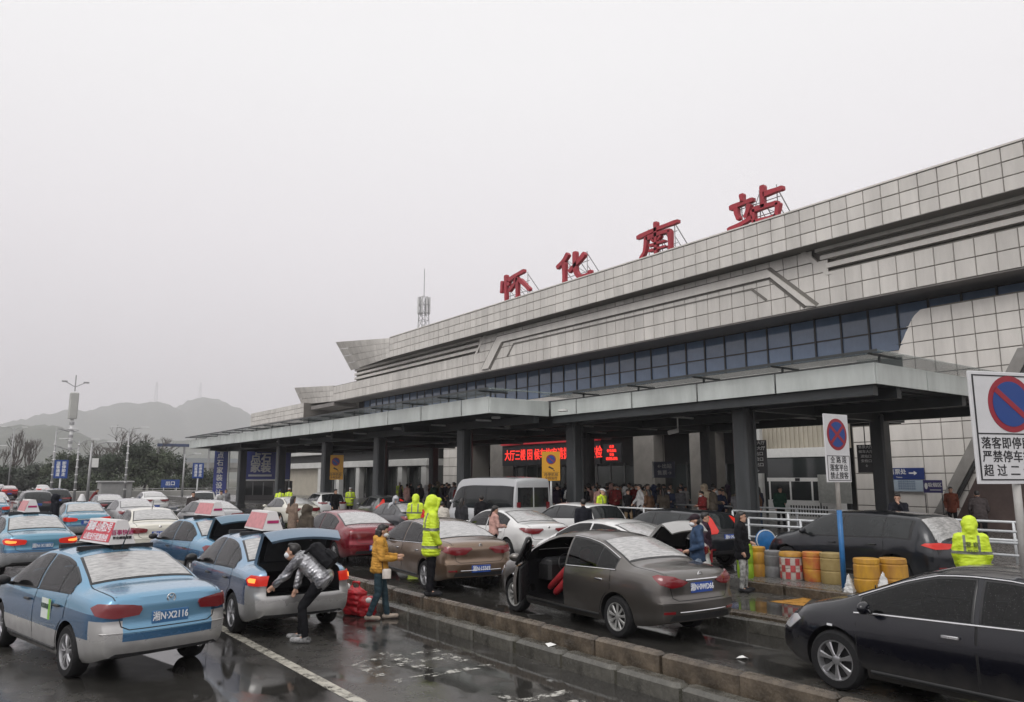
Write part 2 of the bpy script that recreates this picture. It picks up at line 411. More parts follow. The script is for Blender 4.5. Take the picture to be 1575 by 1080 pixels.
poly([(14.41,9.39),(13.4,8.94),(13.36,9.25)])
tag(mb.build('road_arrow', M_yel), kind='structure')

# hills, far ground
def hill(name, ys, prof, depth, m, seed):
    rr = random.Random(seed); n = 190; k = 40; vs = []
    xs0, xs1 = prof[0][0], prof[-1][0]
    ph = [rr.uniform(0, 6.28) for _ in range(12)]
    for j in range(k+1):
        v = j/k
        for i in range(n+1):
            x = xs0+(xs1-xs0)*i/n
            top = np.interp(x, [p[0] for p in prof], [p[1] for p in prof])
            f = math.sin(math.pi*min(1, v*1.0)*.5) if v < .5 else math.cos((v-.5)*math.pi*.5)
            s = math.sin(v*math.pi)**.8
            nz = sum(math.sin(x*.011*(q+1)+ph[q]+v*7*(q%3+1))/(q+1.5) for q in range(9))*2.6
            vs.append((x+20*math.sin(v*9+ph[1]), ys+(v-.5)*2*depth+30*math.sin(x*.006+ph[2]), -2+top*s+nz*5*s+rr.uniform(-5, 5)*s))
    fs = [(j*(n+1)+i, j*(n+1)+i+1, (j+1)*(n+1)+i+1, (j+1)*(n+1)+i) for j in range(k) for i in range(n)]
    o = MB().add(vs, fs).build(name, m, smooth=True); tag(o, kind='structure'); return o
M_hill = pm('wooded_hill', (.03, .04, .025), .9, col2=(.06, .07, .045), vs=.03, bump=.8, bs=.12)
hill('hills', 3000, [(x*2, z*2-2) for x, z in [(-850,40),(-400,85),(-120,70),(60,84),(110,100),(170,112),(235,128),(290,143),(330,126),(368,147),(395,144),(440,124),(480,98),(560,84),(700,70),(1000,60)]], 560, M_hill, 3)
hill('foothills', 1500, [(-1200,34),(-700,46),(-300,60),(-60,76),(40,84),(90,88),(130,78),(200,62),(290,52),(380,60),(470,44),(620,36),(900,40),(1300,26)], 380, M_hill, 8)
# ---------------------------------------------------------------- station building
M_pan = pm('facade_stone_panel', (.565, .54, .505), .5, var=.12, vs=1.1, rand=.08, bump=.05, bs=4, space='World', stretch=(1, 1, .22))
M_joint = pm('panel_joint', (.16, .15, .135), .8)
M_soff = pm('soffit_metal', (.20, .185, .175), .55, var=.15, vs=.6)
M_glassb = pm('blue_curtain_glass', (.115, .17, .265), .06, var=.25, vs=.25, rand=.25, spec=.8)
M_mull = pm('dark_mullion', (.018, .02, .024), .4)
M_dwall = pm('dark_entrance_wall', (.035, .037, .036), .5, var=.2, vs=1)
M_beige = pm('beige_wall', (.36, .33, .27), .5, var=.1, vs=1.2)
M_roof = pm('roof_membrane', (.22, .21, .2), .7)
ST = thing('railway_station', 'long beige stone panelled railway station with upturned tiered eaves and blue ribbon window', 'station', (38, 36, 0))
def SB(mb, name, m, smooth=False, parent=None):
    mb.v = [(x-38, y-36, z) for x, y, z in mb.v]
    return mb.build(name, m, parent or ST, smooth)
def SP(name, me, x, y, z, parent=None): return put(name, me, parent or ST, (x-38, y-36, z))
PW, GAP = .85, .032
class Stock:
    """the first `cap` pieces (nearest first) become parts, the rest one joined part"""
    def __init__(s, name, m, cap=300): s.n, s.m, s.cap, s.l = name, m, cap, []
    def add(s, me, loc): s.l.append((me, loc))
    def flush(s, cx=0, cy=0):
        s.l.sort(key=lambda q: (q[1][0])**2+(q[1][1])**2+q[1][2]**2)
        for me, l in s.l[:s.cap]: SP(s.n, me, *l)
        rest = s.l[s.cap:]
        if rest:
            mb = MB()
            for me, l in rest: mb.add([(v.co.x+l[0], v.co.y+l[1], v.co.z+l[2]) for v in me.vertices], [tuple(p.vertices) for p in me.polygons])
            o = SB(mb, s.n+'_field', s.m); o['kind'] = 'stuff'
def panel_mesh(name, w, h, t=.05, m=None):
    b = .012
    return MB().add([(0,b,b),(0,w-b,b),(0,w-b,h-b),(0,b,h-b),(t,0,0),(t,w,0),(t,w,h),(t,0,h)], [(0,1,2,3),(0,4,5,1),(1,5,6,2),(2,6,7,3),(3,7,4,0)]).mesh(name, m or M_pan)
# upper fascia (tier one)
fas = Stock('fascia_panel', M_pan)
rowh = .65; pmz = panel_mesh('fascia_panel', PW-GAP, rowh-GAP)
for k in range(85):
    for r in range(3): fas.add(pmz, (34.0+rnd.uniform(-.006, .006), -5.6+k*PW, 13.95+r*rowh))
def patch_panels(st, p00, p10, p11, p01, nu, nv, nrm):
    P = [Vector(p) for p in (p00, p10, p11, p01)]; N = Vector(nrm)*.05
    def at(u, v): return (P[0]*(1-u)+P[1]*u)*(1-v)+(P[3]*(1-u)+P[2]*u)*v
    for i in range(nu):
        for j in range(nv):
            e = .03
            q = [at((i+a)/nu, (j+b)/nv) for a, b in ((e,e),(1-e,e),(1-e,1-e),(e,1-e))]; o = q[0].copy()
            me = MB().add([x-o for x in q]+[x-o-N for x in q], [(0,1,2,3),(0,4,5,1),(1,5,6,2),(2,6,7,3),(3,7,4,0)]).mesh('fascia_panel', M_pan)
            st.add(me, tuple(o))
yE = -5.6+85*PW
patch_panels(fas, (34.0,yE,13.95), (34.75,77.0,13.9), (33.0,77.4,16.95), (34.0,yE,15.9), 12, 4, (-1,0,.1))
fas.flush()
mb = MB()
mb.box(34.05, 60, -6, yE+.1, 13.93, 15.86)
mb.add([(34.6,yE,13.93),(35.7,76.6,13.95),(34.2,77.0,16.6),(34.6,yE,15.86),(60,yE,13.93),(60,77,13.9),(60,77.4,16.0),(60,yE,15.86)], [(0,1,2,3),(4,7,6,5),(0,4,5,1),(3,2,6,7),(1,5,6,2)])
SB(mb, 'roof_parapet_core', M_joint)
mb = MB(); mb.box(33.96, 34.2, -6, yE, 15.9, 15.98); SB(mb, 'parapet_coping', M_pan)
# tier two band
X2 = 34.9; K = X2/34.0
def q2(y, z): return (y*K, 2.4+(z-2.4)*K)
zb2 = q2(0, 10.72)[1]; zs = q2(0, 12.38)[1]
ban = Stock('band_panel', M_pan)
h2 = (zs-zb2)/2; bp = panel_mesh('band_panel', PW-GAP, h2-GAP)
h3 = (13.93-zs)/2; bp3 = panel_mesh('band_panel', PW-GAP, h3-GAP)
for k in range(103):
    y = -5.6+k*PW
    for r in range(2): ban.add(bp, (X2+rnd.uniform(-.006, .006), y, zb2+r*h2))
    if 20.0 < y < 50.3*K:
        for r in range(2):
            if y < 36 and y < (20.1, 21.2)[r]: continue
            ban.add(bp3, (X2+rnd.uniform(-.006, .006), y, zs+r*h3))
yE2 = -5.6+103*PW
patch_panels(ban, (X2,yE2,zb2), (35.2,92.2,11.35), (34.2,92.4,13.45), (X2,yE2,zs+.12), 11, 3, (-1,0,.1))
ban.flush()
mb = MB(); mb.box(X2+.05, 60, -6, yE2+.1, zb2-.02, zs+.02); mb.box(X2+.3, 59, -6, 76.5, zs+.02, 13.93)
mb.add([(X2+.25,yE2,zb2-.01),(35.5,92.1,11.4),(34.5,92.3,13.4),(X2+.25,yE2,zs+.1),(58,yE2,zb2),(58,92.2,11.35),(58,92.4,13.0),(58,yE2,zs+.1)], [(0,1,2,3),(4,7,6,5),(0,4,5,1),(3,2,6,7),(1,5,6,2)])
SB(mb, 'band_core', M_joint)
mb = MB()
for (ya, yb) in ((-6, 20.3*K), (51.2*K, 76.4)):
    for (za, zc) in ((12.55, 12.80), (13.02, 13.24), (13.46, 13.7)):
        dy = 0.6*(za-12.5) if ya < 0 else -.6*(za-12.5)
        a, b = q2(0, za)[1], q2(0, zc)[1]
        y0, y1 = (ya, yb+dy) if ya < 0 else (yb*0+ya+dy*1.0, yb)
        mb = MB(); mb.bbox(X2-.02, X2+.3, y0, y1, a, b, .03); SB(mb, 'cornice_ledge', M_pan)
def strip2(mb, pts, w0, w1, x0, x1):
    """band between two polylines given in facade coordinates"""
    n = len(w0)
    for i in range(n-1):
        a, b, c, d = q2(*w0[i]), q2(*w0[i+1]), q2(*w1[i+1]), q2(*w1[i])
        vs = [(x0, *a), (x0, *b), (x0, *c), (x0, *d), (x1, *a), (x1, *b), (x1, *c), (x1, *d)]
        mb.add(vs, [(0,1,2,3),(7,6,5,4),(0,4,5,1),(1,5,6,2),(2,6,7,3),(3,7,4,0)])
P1 = [(50.46,10.97),(48.31,13.29),(23.48,13.24),(20.87,10.81)]
P2 = [(49.31,10.84),(47.52,12.71),(23.51,12.69),(21.55,10.8)]
P3 = [(47.0,11.53),(46.12,12.44),(24.67,12.37),(23.78,11.59)]
def offs(P, d):
    c = (35.6, 11.2); 
    return [(p[0]-d*(1 if p[0] > c[0] else -1)*.9, p[1]-d*.55) for p in P]
mb = MB(); strip2(mb, None, offs(P1, .1), offs(P2, -.1), X2-.13, X2-.003); SB(mb, 'raised_frame', M_pan)
mb = MB(); strip2(mb, None, offs(P1, -.08), offs(P1, .095), X2-.02, X2+.02); strip2(mb, None, offs(P2, -.095), offs(P2, .09), X2-.02, X2+.02); strip2(mb, None, offs(P3, -.07), offs(P3, .07), X2-.03, X2+.02); SB(mb, 'painted_groove_shade', M_joint)  # dark strips on the face; the groove shade is put into their colour
for a, b in (((21.61,13.9),(20.04,12.19)), ((50.0,13.9),(51.5,12.3))):
    mb = MB(); s = -1 if a[0] < 30 else 1
    strip2(mb, None, [a, b], [(a[0]-s*.28, a[1]), (b[0]-s*.28, b[1])], X2-.025, X2+.28); SB(mb, 'end_trim', M_pan)
# soffit, ribbon window
XG = 37.2
mb = MB(); mb.box(X2+.04, XG, -6, yE2, zb2-.07, zb2-.025); SB(mb, 'eave_soffit', M_soff)
mb = MB(); mb.box(X2+.04, XG+.5, yE2-.2, 88.5, zb2-.5, zb2-.08); SB(mb, 'eave_return', M_soff)
win = tag(SB(MB().box(XG+.06, XG+.2, -6, 80, 8.4, zb2-.08), 'ribbon_window_backing', M_dark))
pw = 1.5
gp1 = MB().box(0, .04, 0, pw-.08, 0, 1.18).mesh('window_pane', M_glassb)
gp2 = MB().box(0, .04, 0, pw-.08, 0, .98).mesh('window_pane', M_glassb)
for k in range(56):
    y = -5.4+k*pw
    for me, z in ((gp1, 9.62), (gp2, 8.58)):
        o = SP('window_pane', me, XG+rnd.uniform(-.004, .004), y+.04, z); o.rotation_euler = (rnd.uniform(-.006,.006), rnd.uniform(-.006,.006), rnd.uniform(-.006,.006))
ml = MB().box(-.07, .05, -.045, .045, 0, 2.4).mesh('mullion', M_mull)
for k in range(57): SP('mullion', ml, XG, -5.4+k*pw, 8.5)
SB(MB().box(XG-.04, XG+.05, -6, 79, 9.55, 9.62), 'transom', M_mull)
SB(MB().bbox(XG-.35, XG+.3, 17.2, 80, 8.08, 8.5, .03), 'window_sill', M_pan)
# tiled wall on the right with its rounded shoulder
XW = 36.0
til = Stock('wall_tile', M_pan)
tw, th = .9, .755
def wall_ok(y, z):
    lim = np.interp(y, [16.4, 16.95, 17.3, 17.9, 18.35, 19.6], [10.25, 10.1, 9.8, 8.7, 8.05, 8.0])
    return z < lim
def clip_tile(y0, z0):
    """tile outline clipped to the curved top edge"""
    pts = [(y0, z0), (y0+tw-.03, z0)]
    tops = []
    for t in np.linspace(1, 0, 7):
        y = y0+(tw-.03)*t
        zt = min(z0+th-.03, float(np.interp(y, [16.4,16.95,17.3,17.6,17.9,18.2], [10.25,10.12,9.85,9.35,8.75,8.1])) if y > 16.0 else 10.25)
        tops.append((y, max(zt, z0)))
    return pts, tops
tm = panel_mesh('wall_tile', tw-.03, th-.03)
for k in range(27):
    y0 = -6+k*tw
    for r in range(14):
        z0 = .35+r*th
        if y0 > 18.0: continue
        pts, tops = clip_tile(y0, z0)
        if tops[0][1] >= z0+th-.04 and tops[-1][1] >= z0+th-.04: til.add(tm, (XW+rnd.uniform(-.005,.005), y0, z0)); continue
        pl = pts+[p for p in tops]
        if max(p[1] for p in tops) < z0+.1: continue
        pl2 = []
        for p in pl:
            if not pl2 or (abs(p[0]-pl2[-1][0])+abs(p[1]-pl2[-1][1])) > .01: pl2.append(p)
        me = MB().prism([(p[0]-y0, p[1]-z0) for p in pl2], (0,0,0), (0,1,0), (0,0,1), (.05,0,0)).mesh('wall_tile', M_pan)
        til.add(me, (XW, y0, z0))
for k in range(3):
    for r in range(6): til.add(tm, (XW+rnd.uniform(-.005,.005), 18.02+k*tw, .35+r*th))
til.flush()
SB(MB().box(XW+.045, XW+1.0, 17.97, 20.75, .3, 4.9), 'wall_core', M_joint)
prof = [(-6,.3),(17.95,.3),(17.95,8.1)]+[(y,z-.02) for y, z in ((17.9,8.75),(17.6,9.35),(17.3,9.85),(16.95,10.12),(16.4,10.22),(-6,10.22))]
SB(MB().prism(prof, (XW+.04,0,0), (0,1,0), (0,0,1), (1.1,0,0)), 'wall_core', M_joint)
# slanted dark fin and brown stone plinth at the foot of the wall
M_fin = pm('fin_stone', (.24, .23, .215), .5, var=.2, vs=1)
M_brown = pm('brown_plinth_stone', (.12, .085, .075), .4, var=.25, vs=1.5)
SB(MB().prism([(13.0,7.75),(12.42,7.75),(16.5,.85),(17.0,.85)], (XW-.28,0,0), (0,1,0), (0,0,1), (.28,0,0)), 'slanted_fin', M_fin)
SB(MB().prism([(12.42,7.75),(12.27,7.75),(16.35,.85),(16.5,.85)], (XW-.22,0,0), (0,1,0), (0,0,1), (.2,0,0)), 'fin_edge', M_dwall)
SB(MB().prism([(14.2,2.9),(-6,2.9),(-6,.3),(15.6,.3)], (XW-1.8,0,0), (0,1,0), (0,0,1), (.75,0,0)), 'plinth', M_brown)
# under the canopy: entrance recess
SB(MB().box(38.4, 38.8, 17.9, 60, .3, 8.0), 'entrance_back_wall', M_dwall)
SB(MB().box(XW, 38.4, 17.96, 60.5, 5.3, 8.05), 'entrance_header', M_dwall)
SB(MB().box(XW-.25, XW-.02, 20.8, 27.0, 3.85, 5.2), 'corrugated_strip', M_beige)
mb = MB()
for k in range(23): mb.box(XW-.31, XW-.252, 20.85+k*.265, 20.97+k*.265, 3.87, 5.18)
SB(mb, 'corrugation', M_beige)
M_dgl = pm('door_glass', (.03, .035, .035), .08, spec=.8, rand=.3)
dg = MB().box(0, .04, 0, 1.3, 0, 2.9).mesh('door_pane', M_dgl); df = MB().box(-.05, .06, -.05, .05, 0, 3.1).mesh('door_post', pm('door_metal', (.16,.16,.16), .35, metal=.6))
for k in range(24):
    y = 26.3+k*1.4
    if 33.5 < y < 36.2: continue
    SP('door_pane', dg, 38.2, y, .32); SP('door_post', df, 38.2, y-.05, .3)
mc = MB().bbox(-.55, .55, -.9, .9, .3, 5.28, .06).mesh('entrance_pillar', pm('pillar_stone', (.17, .16, .145), .45, var=.2, vs=1))
for y in (30.2, 34.9, 51.2): SP('entrance_pillar', mc, 36.5, y, 0)
SB(MB().box(35.9, 38, 55.2, 59.2, .3, 5.6), 'side_wall', M_joint)
bt = panel_mesh('side_tile', .98, .73)
for k in range(4):
    for r in range(7): SP('side_tile', bt, 35.84, 55.22+k, .33+r*.76)
# low wing to the left
M_wing = pm('white_wing_band', (.5, .5, .48), .45, var=.1, vs=1)
SB(MB().bbox(34.6, 40, 60.6, 104, 5.0, 6.05, .05), 'upper_band', M_wing)
SB(MB().bbox(34.9, 40, 60.6, 104, 3.5, 4.12, .05), 'lower_band', M_wing)
SB(MB().box(35.4, 40, 60.6, 104, 4.12, 5.0), 'band_recess', M_dwall)
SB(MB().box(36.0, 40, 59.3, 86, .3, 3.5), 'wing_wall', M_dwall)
SB(MB().box(35.6, 40, 86, 104, .3, 3.5), 'wing_end_wall', M_beige)
wg = MB().box(0, .05, 0, 1.9, 0, 3.0).mesh('wing_pane', M_dgl)
for k in range(12): SP('wing_pane', wg, 35.93, 60.8+k*2.05, .4)
wc = MB().bbox(-.3, .3, -.42, .42, .3, 3.5, .05).mesh('wing_pillar', M_wing)
for y in (61.3, 65.8, 70.4, 75.1, 80.2, 85.3): SP('wing_pillar', wc, 35.3, y, 0)
# tier three, low parapet further left
t3 = panel_mesh('low_parapet_panel', 1.0, .55)
SB(MB().box(34.85, 50, 89, 108, 6.1, 9.6), 'low_block', M_pan)
for k in range(19):
    for r in range(4): SP('low_parapet_panel', t3, 34.2, 89+k*1.04, 9.0+r*.58+.0*k)
SB(MB().box(34.27, 50, 89, 108.5, 8.9, 11.3), 'low_parapet_core', M_joint)

# ---------------------------------------------------------------- roof characters
M_char = pm('red_sign_letter', (.34, .022, .035), .42, var=.18, vs=1.2)
M_frame = pm('galvanised_frame', (.3, .3, .3), .5, metal=.4)
CH = {
'怀': [[(47.98,17.72),(48.07,17.23),(48.12,16.77)],[(47.54,18.11),(47.51,17.37),(47.51,16.04)],[(47.29,17.52),(47.07,17.2)],[(47.23,17.58),(46.36,17.79),(45.12,17.95)],[(46.02,17.6),(46.5,17.08),(47.1,16.75)],[(46.02,17.6),(46.04,16.58),(46.05,15.93)],[(45.75,17.37),(45.13,16.88),(44.46,16.3)]],
'化': [[(39.99,18.05),(40.43,17.65),(41.24,17.27)],[(40.43,17.52),(40.44,16.67),(40.46,15.98)],[(38.22,17.65),(38.99,17.17),(39.93,16.71)],[(39.26,18.02),(39.29,17.31),(39.22,16.55),(38.9,16.12),(38.26,16.04),(37.74,16.08),(37.75,16.34)]],
'南': [[(33.24,17.45),(31.6,17.6),(29.79,17.63)],[(31.62,18.08),(31.64,17.53),(31.67,16.01)],[(32.43,17.3),(32.51,16.81),(32.62,16.37),(32.99,15.99)],[(32.44,17.2),(31.44,17.27),(30.46,17.24)],[(30.5,17.24),(30.49,16.57),(30.52,15.99)],[(32.04,17.1),(31.84,16.85)],[(31.2,17.1),(31.46,16.88)],[(32.2,16.68),(31.55,16.68),(30.87,16.67)],[(32.24,16.34),(31.57,16.34),(30.84,16.32)]],
'站': [[(25.19,17.91),(25.16,17.41)],[(26.02,17.3),(25.28,17.36),(24.43,17.37)],[(25.59,17.2),(25.58,16.87),(25.44,16.5)],[(24.7,17.2),(24.83,16.83),(25.03,16.48)],[(26.22,16.06),(25.42,16.17),(24.55,16.4)],[(23.83,17.98),(23.85,17.42),(23.87,16.73)],[(23.79,17.45),(23.15,17.46),(22.57,17.46)],[(24.52,16.8),(24.49,16.38),(24.46,15.99)],[(24.52,16.78),(23.71,16.78),(22.92,16.74)],[(22.92,16.74),(22.99,16.36),(23.12,15.98)],[(24.46,16.06),(23.76,16.04),(23.09,16.04)]]}
def brush(mb, pts, w, x0, x1, k):
    """one brush stroke: a tapering, rounded ribbon given real depth"""
    P = []
    n = len(pts)
    for i in range(n-1):
        for t in np.linspace(0, 1, 6)[:-1]: P.append((pts[i][0]*(1-t)+pts[i+1][0]*t, pts[i][1]*(1-t)+pts[i+1][1]*t))
    P.append(pts[-1]); P = np.array(P)
    for _ in range(2 if n > 2 else 0): P[1:-1] = (P[:-2]+2*P[1:-1]+P[2:])/4
    m = len(P); L = []; Rr = []
    for i in range(m):
        d = P[min(i+1, m-1)]-P[max(i-1, 0)]; d /= max(1e-6, np.hypot(*d)); nn = np.array([-d[1], d[0]])
        t = i/(m-1); ww = w*(1.16-.55*t+.38*max(0, t-.72)/.28)*.5
        if i in (0, m-1): ww *= .72
        L.append(P[i]+nn*ww); Rr.append(P[i]-nn*ww)
    pl = [tuple(q) for q in L]+[tuple(q) for q in Rr[::-1]]
    o = len(mb.v)
    vs = [(x0, *p) for p in pl]+[(x1, *p) for p in pl]; N = len(pl); fs = []
    for i in range(m-1):
        a, b, c, d = i, i+1, N-2-i, N-1-i
        fs += [(a, b, c, d), (N+d, N+c, N+b, N+a)]
    fs += [(i, (i+1) % N, N+(i+1) % N, N+i) for i in range(N)]
    mb.add(vs, fs)
for ch, strokes in CH.items():
    ys = [p[0] for s in strokes for p in s]; yc = (min(ys)+max(ys))/2
    t = thing('roof_character', {'怀': 'red brush style roof character at the far left end of the station name', '化': 'red brush style roof character second from the left, shaped with an upswept hook', '南': 'red brush style roof character third from the left, boxed with a cross on top', '站': 'large red brush style roof character at the right end of the station name'}[ch], 'sign character', (34.3, yc, 15.98), 0, 'red characters of the station name on the roof')
    for si_, s in enumerate(strokes):
        mb = MB(); brush(mb, [(p[0]-yc, p[1]-15.98+.02) for p in s], {'怀': .33, '化': .35, '南': .27 if si_ < 5 else .16, '站': .28}[ch], -.12, .16, 1)
        mb.build('brush_stroke', M_char, t)
    hw = (max(ys)-min(ys))/2
    mb = MB()
    for y in (-hw*.7, -hw*.1, hw*.55):
        mb.tube([(.2, y, .0), (.2, y, 1.9)], .03, 5); mb.tube([(.2, y, 1.75), (1.9, y, -.02)], .03, 5); mb.tube([(.2, y, .9), (1.1, y, 0)], .025, 5)
    for z in (.45, 1.2): mb.tube([(.22, -hw*.8, z), (.22, hw*.7, z)], .025, 5)
    mb.tube([(.2, -hw*.1, 1.75), (1.0, hw*.55, .8)], .02, 5); mb.tube([(.2, hw*.55, 1.75), (.2, -hw*.7, .3)], .02, 5)
    mb.build('support_frame', M_frame, t)

# ---------------------------------------------------------------- canopy
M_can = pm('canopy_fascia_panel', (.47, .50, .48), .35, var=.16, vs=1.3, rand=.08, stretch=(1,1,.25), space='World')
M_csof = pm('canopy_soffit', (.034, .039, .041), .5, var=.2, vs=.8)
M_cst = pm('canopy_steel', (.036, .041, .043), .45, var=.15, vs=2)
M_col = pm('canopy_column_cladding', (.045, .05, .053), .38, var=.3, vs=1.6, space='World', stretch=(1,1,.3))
M_cgl = pm('canopy_glass', (.30, .36, .34), .1, alpha=.42)
CN = thing('entrance_canopy', 'long dark steel drop-off canopy with pale fascia panels in front of the station', 'canopy', (27, 40, 0))
def CB(mb, name, m, smooth=False):
    mb.v = [(x-27, y-40, z) for x, y, z in mb.v]
    return mb.build(name, m, CN, smooth)
zc0, zc1 = 5.0, 5.6
XR, XL, YR, YN, YE = 20.78, 17.65, 11.15, 25.6, 73.2
ln = 3.16
fp = MB().bbox(0, .07, .0, ln-.05, 0, zc1-zc0, .012).mesh('fascia_panel', M_can)
y = YR+.02
ysr = [YR+.02, 14.44, 17.57, 20.73, 23.92, YN]
for a, b in zip(ysr, ysr[1:]): CB(MB().bbox(XR, XR+.07, a, b-.07, zc0, zc1, .012), 'fascia_panel', M_can)
ysl = [YN+.1, 27.8, 31.28, 34.61, 37.91, 41.33, 44.82, 48.08, 51.6, 55.2, 59.7, 63.6, 67.2, 70.4, YE]
for a, b in zip(ysl, ysl[1:]): CB(MB().bbox(XL, XL+.07, a, b-.10, zc0, zc1+.08, .012), 'fascia_panel', M_can)
for a, b in ((XL+.03, XR-.02),): CB(MB().bbox(a, b, YN+.02, YN+.09, zc0, zc1+.04, .012), 'fascia_panel', M_can)
xs_ = [XR+.08, 23.78, 26.8, 29.9, 32.3]
for a, b in zip(xs_, xs_[1:]): CB(MB().bbox(a, b-.05, YR, YR+.07, zc0, zc1, .012), 'fascia_panel', M_can)
xs_ = [XL+.08, 20.7, 23.8, 26.9, 30.0, 32.3]
for a, b in zip(xs_, xs_[1:]): CB(MB().bbox(a, b-.05, YE-.07, YE, zc0, zc1, .012), 'fascia_panel', M_can)
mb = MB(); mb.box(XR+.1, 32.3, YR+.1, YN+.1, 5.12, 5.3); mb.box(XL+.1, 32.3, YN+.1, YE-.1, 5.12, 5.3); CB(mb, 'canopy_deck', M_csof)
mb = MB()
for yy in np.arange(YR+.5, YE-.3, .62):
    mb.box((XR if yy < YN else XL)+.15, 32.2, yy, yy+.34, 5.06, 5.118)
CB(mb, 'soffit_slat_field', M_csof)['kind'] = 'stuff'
rows = [16.75, 25.75, 34.8, 43.8, 52.9, 61.5, 70.0]
for yy in rows:
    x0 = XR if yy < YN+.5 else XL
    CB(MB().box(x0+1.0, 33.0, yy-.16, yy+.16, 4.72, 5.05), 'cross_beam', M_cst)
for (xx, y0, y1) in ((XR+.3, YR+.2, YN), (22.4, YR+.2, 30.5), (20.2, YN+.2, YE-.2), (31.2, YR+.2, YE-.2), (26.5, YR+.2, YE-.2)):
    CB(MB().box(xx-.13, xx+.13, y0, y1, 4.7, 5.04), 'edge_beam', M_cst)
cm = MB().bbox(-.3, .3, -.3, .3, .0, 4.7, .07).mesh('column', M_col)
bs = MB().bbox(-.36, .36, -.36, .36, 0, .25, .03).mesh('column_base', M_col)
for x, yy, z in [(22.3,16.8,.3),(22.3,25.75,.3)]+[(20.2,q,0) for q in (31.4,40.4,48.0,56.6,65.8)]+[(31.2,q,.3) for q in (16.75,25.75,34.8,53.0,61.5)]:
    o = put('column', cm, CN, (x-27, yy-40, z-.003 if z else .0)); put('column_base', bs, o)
mb = MB()
mb.box(XR-.28, XR+1.2, YR-.25, YN+.2, 5.86, 5.9); mb.box(XL-.28, XL+1.2, YN-.1, YE+.25, 5.94, 5.98); mb.box(XR+1.2, 32.3, YR-.25, YR+1.2, 5.86, 5.9); mb.box(XL-.2, XR+1, YN-.35, YN-.12, 5.94, 5.98)
CB(mb, 'glass_edge', M_cgl)
mb = MB()
for yy in np.arange(YR, YN, 3.15): mb.box(XR+.3, XR+.36, yy, yy+.05, zc1, 5.86); mb.box(XR-.25, XR+1.2, yy, yy+.05, 5.8, 5.858)
for yy in np.arange(YN+.4, YE, 3.3): mb.box(XL+.3, XL+.36, yy, yy+.05, zc1+.08, 5.94); mb.box(XL-.25, XL+1.2, yy, yy+.05, 5.88, 5.938)
mb.box(XR-.3, XR-.27, YR-.25, YN-.4, 5.84, 5.92); mb.box(XL-.31, XL-.28, YN-.3, YE+.25, 5.92, 6.0)
CB(mb, 'glass_bracket', M_cst)
for yy in (19.5, 22.5, 29.0, 33.0, 37.0, 42.0, 46.0, 50.5, 55.0):
    CB(MB().tube([((XR if yy < YN else XL)+1.6, yy, 4.98), (31.0, yy, 4.98)], .045, 6), 'conduit', M_steelw)
for x_, y_ in ((22.3,16.42),(22.3,25.37),(20.2,31.02),(20.2,40.02)):
    CB(MB().tube([(x_+.12, y_+.02, 4.7), (x_+.12, y_+.02, .35)], .04, 6), 'downpipe', M_cst)
M_lamp = pm('canopy_downlight', (.6, .6, .58), .4)
for k in range(12):
    CB(MB().lathe([(.0,4.98),(.2,4.98),(.2,5.06)], 14, c=(rnd.choice([19.5,23.5,25,28.5]), 14+k*4.6, 0)), 'downlight', M_lamp)
# camera housing hung from the canopy
cc = thing('security_camera', 'white bullet camera hung under the canopy edge', 'camera', (24.0, 21.3, 4.3))
MB().tube([(0,0,0),(-.35,.2,-.1)], .09, 8).build('camera_body', M_white, cc); MB().tube([(0,0,0),(0,0,.75)], .03, 6).build('bracket', M_white, cc)
# ---------------------------------------------------------------- vehicles
def scurve(pts, x, sig):
    xs = np.linspace(pts[0][0], pts[-1][0], 600); ys = np.interp(xs, [p[0] for p in pts], [p[1] for p in pts])
    st = xs[1]-xs[0]; n = max(1, int(3*sig/st)); k = np.exp(-.5*(np.arange(-n, n+1)*st/sig)**2); k /= k.sum()
    yp = np.concatenate([2*ys[0]-ys[n:0:-1], ys, 2*ys[-1]-ys[-2:-n-2:-1]])
    return np.interp(x, xs, np.convolve(yp, k, 'valid'))
SEDAN = dict(L=4.47, W=1.70, axles=(.97, 3.63), wr=.31,
    top=[(0,.99),(.06,1.03),(.5,1.075),(.78,1.085),(1.0,1.20),(1.5,1.40),(1.75,1.445),(2.2,1.465),(2.55,1.45),(2.9,1.36),(3.55,1.03),(3.65,.99),(4.1,.90),(4.35,.79),(4.47,.66)],
    belt=[(0,.90),(.3,.95),(.8,.985),(1.6,.96),(3.3,.90),(4.1,.80),(4.47,.6)],
    plan=[(0,.74),(.12,.79),(.4,.835),(1.0,.85),(3.5,.85),(4.0,.81),(4.3,.72),(4.47,.60)],
    roof=[(0,.66),(.5,.70),(.85,.69),(1.4,.585),(2.0,.575),(2.8,.575),(3.3,.65),(3.7,.70),(4.2,.66),(4.47,.5)],
    bot=[(0,.33),(.3,.26),(.8,.2),(3.7,.2),(4.2,.2),(4.47,.25)],
    rear=[(.2,.10),(.34,.03),(.45,0.0),(.62,.0),(.68,.035),(.9,.03),(1.0,.06),(1.1,.09)], rb=.16,
    front=[(.2,.08),(.35,.0),(.55,.0),(.75,.06),(.9,.15)], fb=.22,
    win=(1.02, 3.34), bp=(2.16, 2.25), q=1.42, rg=(.86, 1.52), ws=(2.86, 3.52), ins=.05,
    doors=((1.10, 2.19, 'r'), (2.215, 3.36, 'f')), doorz=(.30, .955), handles=((1.32, .82), (2.42, .80)),
    mirror=(3.22, .93), tail=[(23,.855),(24,.895),(40,.925),(52,.925),(58,.88),(52,.80),(40,.765),(25,.79)],
    head=[(28,.60),(32,.70),(56,.76),(62,.72),(50,.58)], plate=(.74, .02), hub='spoke')
def variant(base, **k):
    d = dict(base); d.update(k); return d
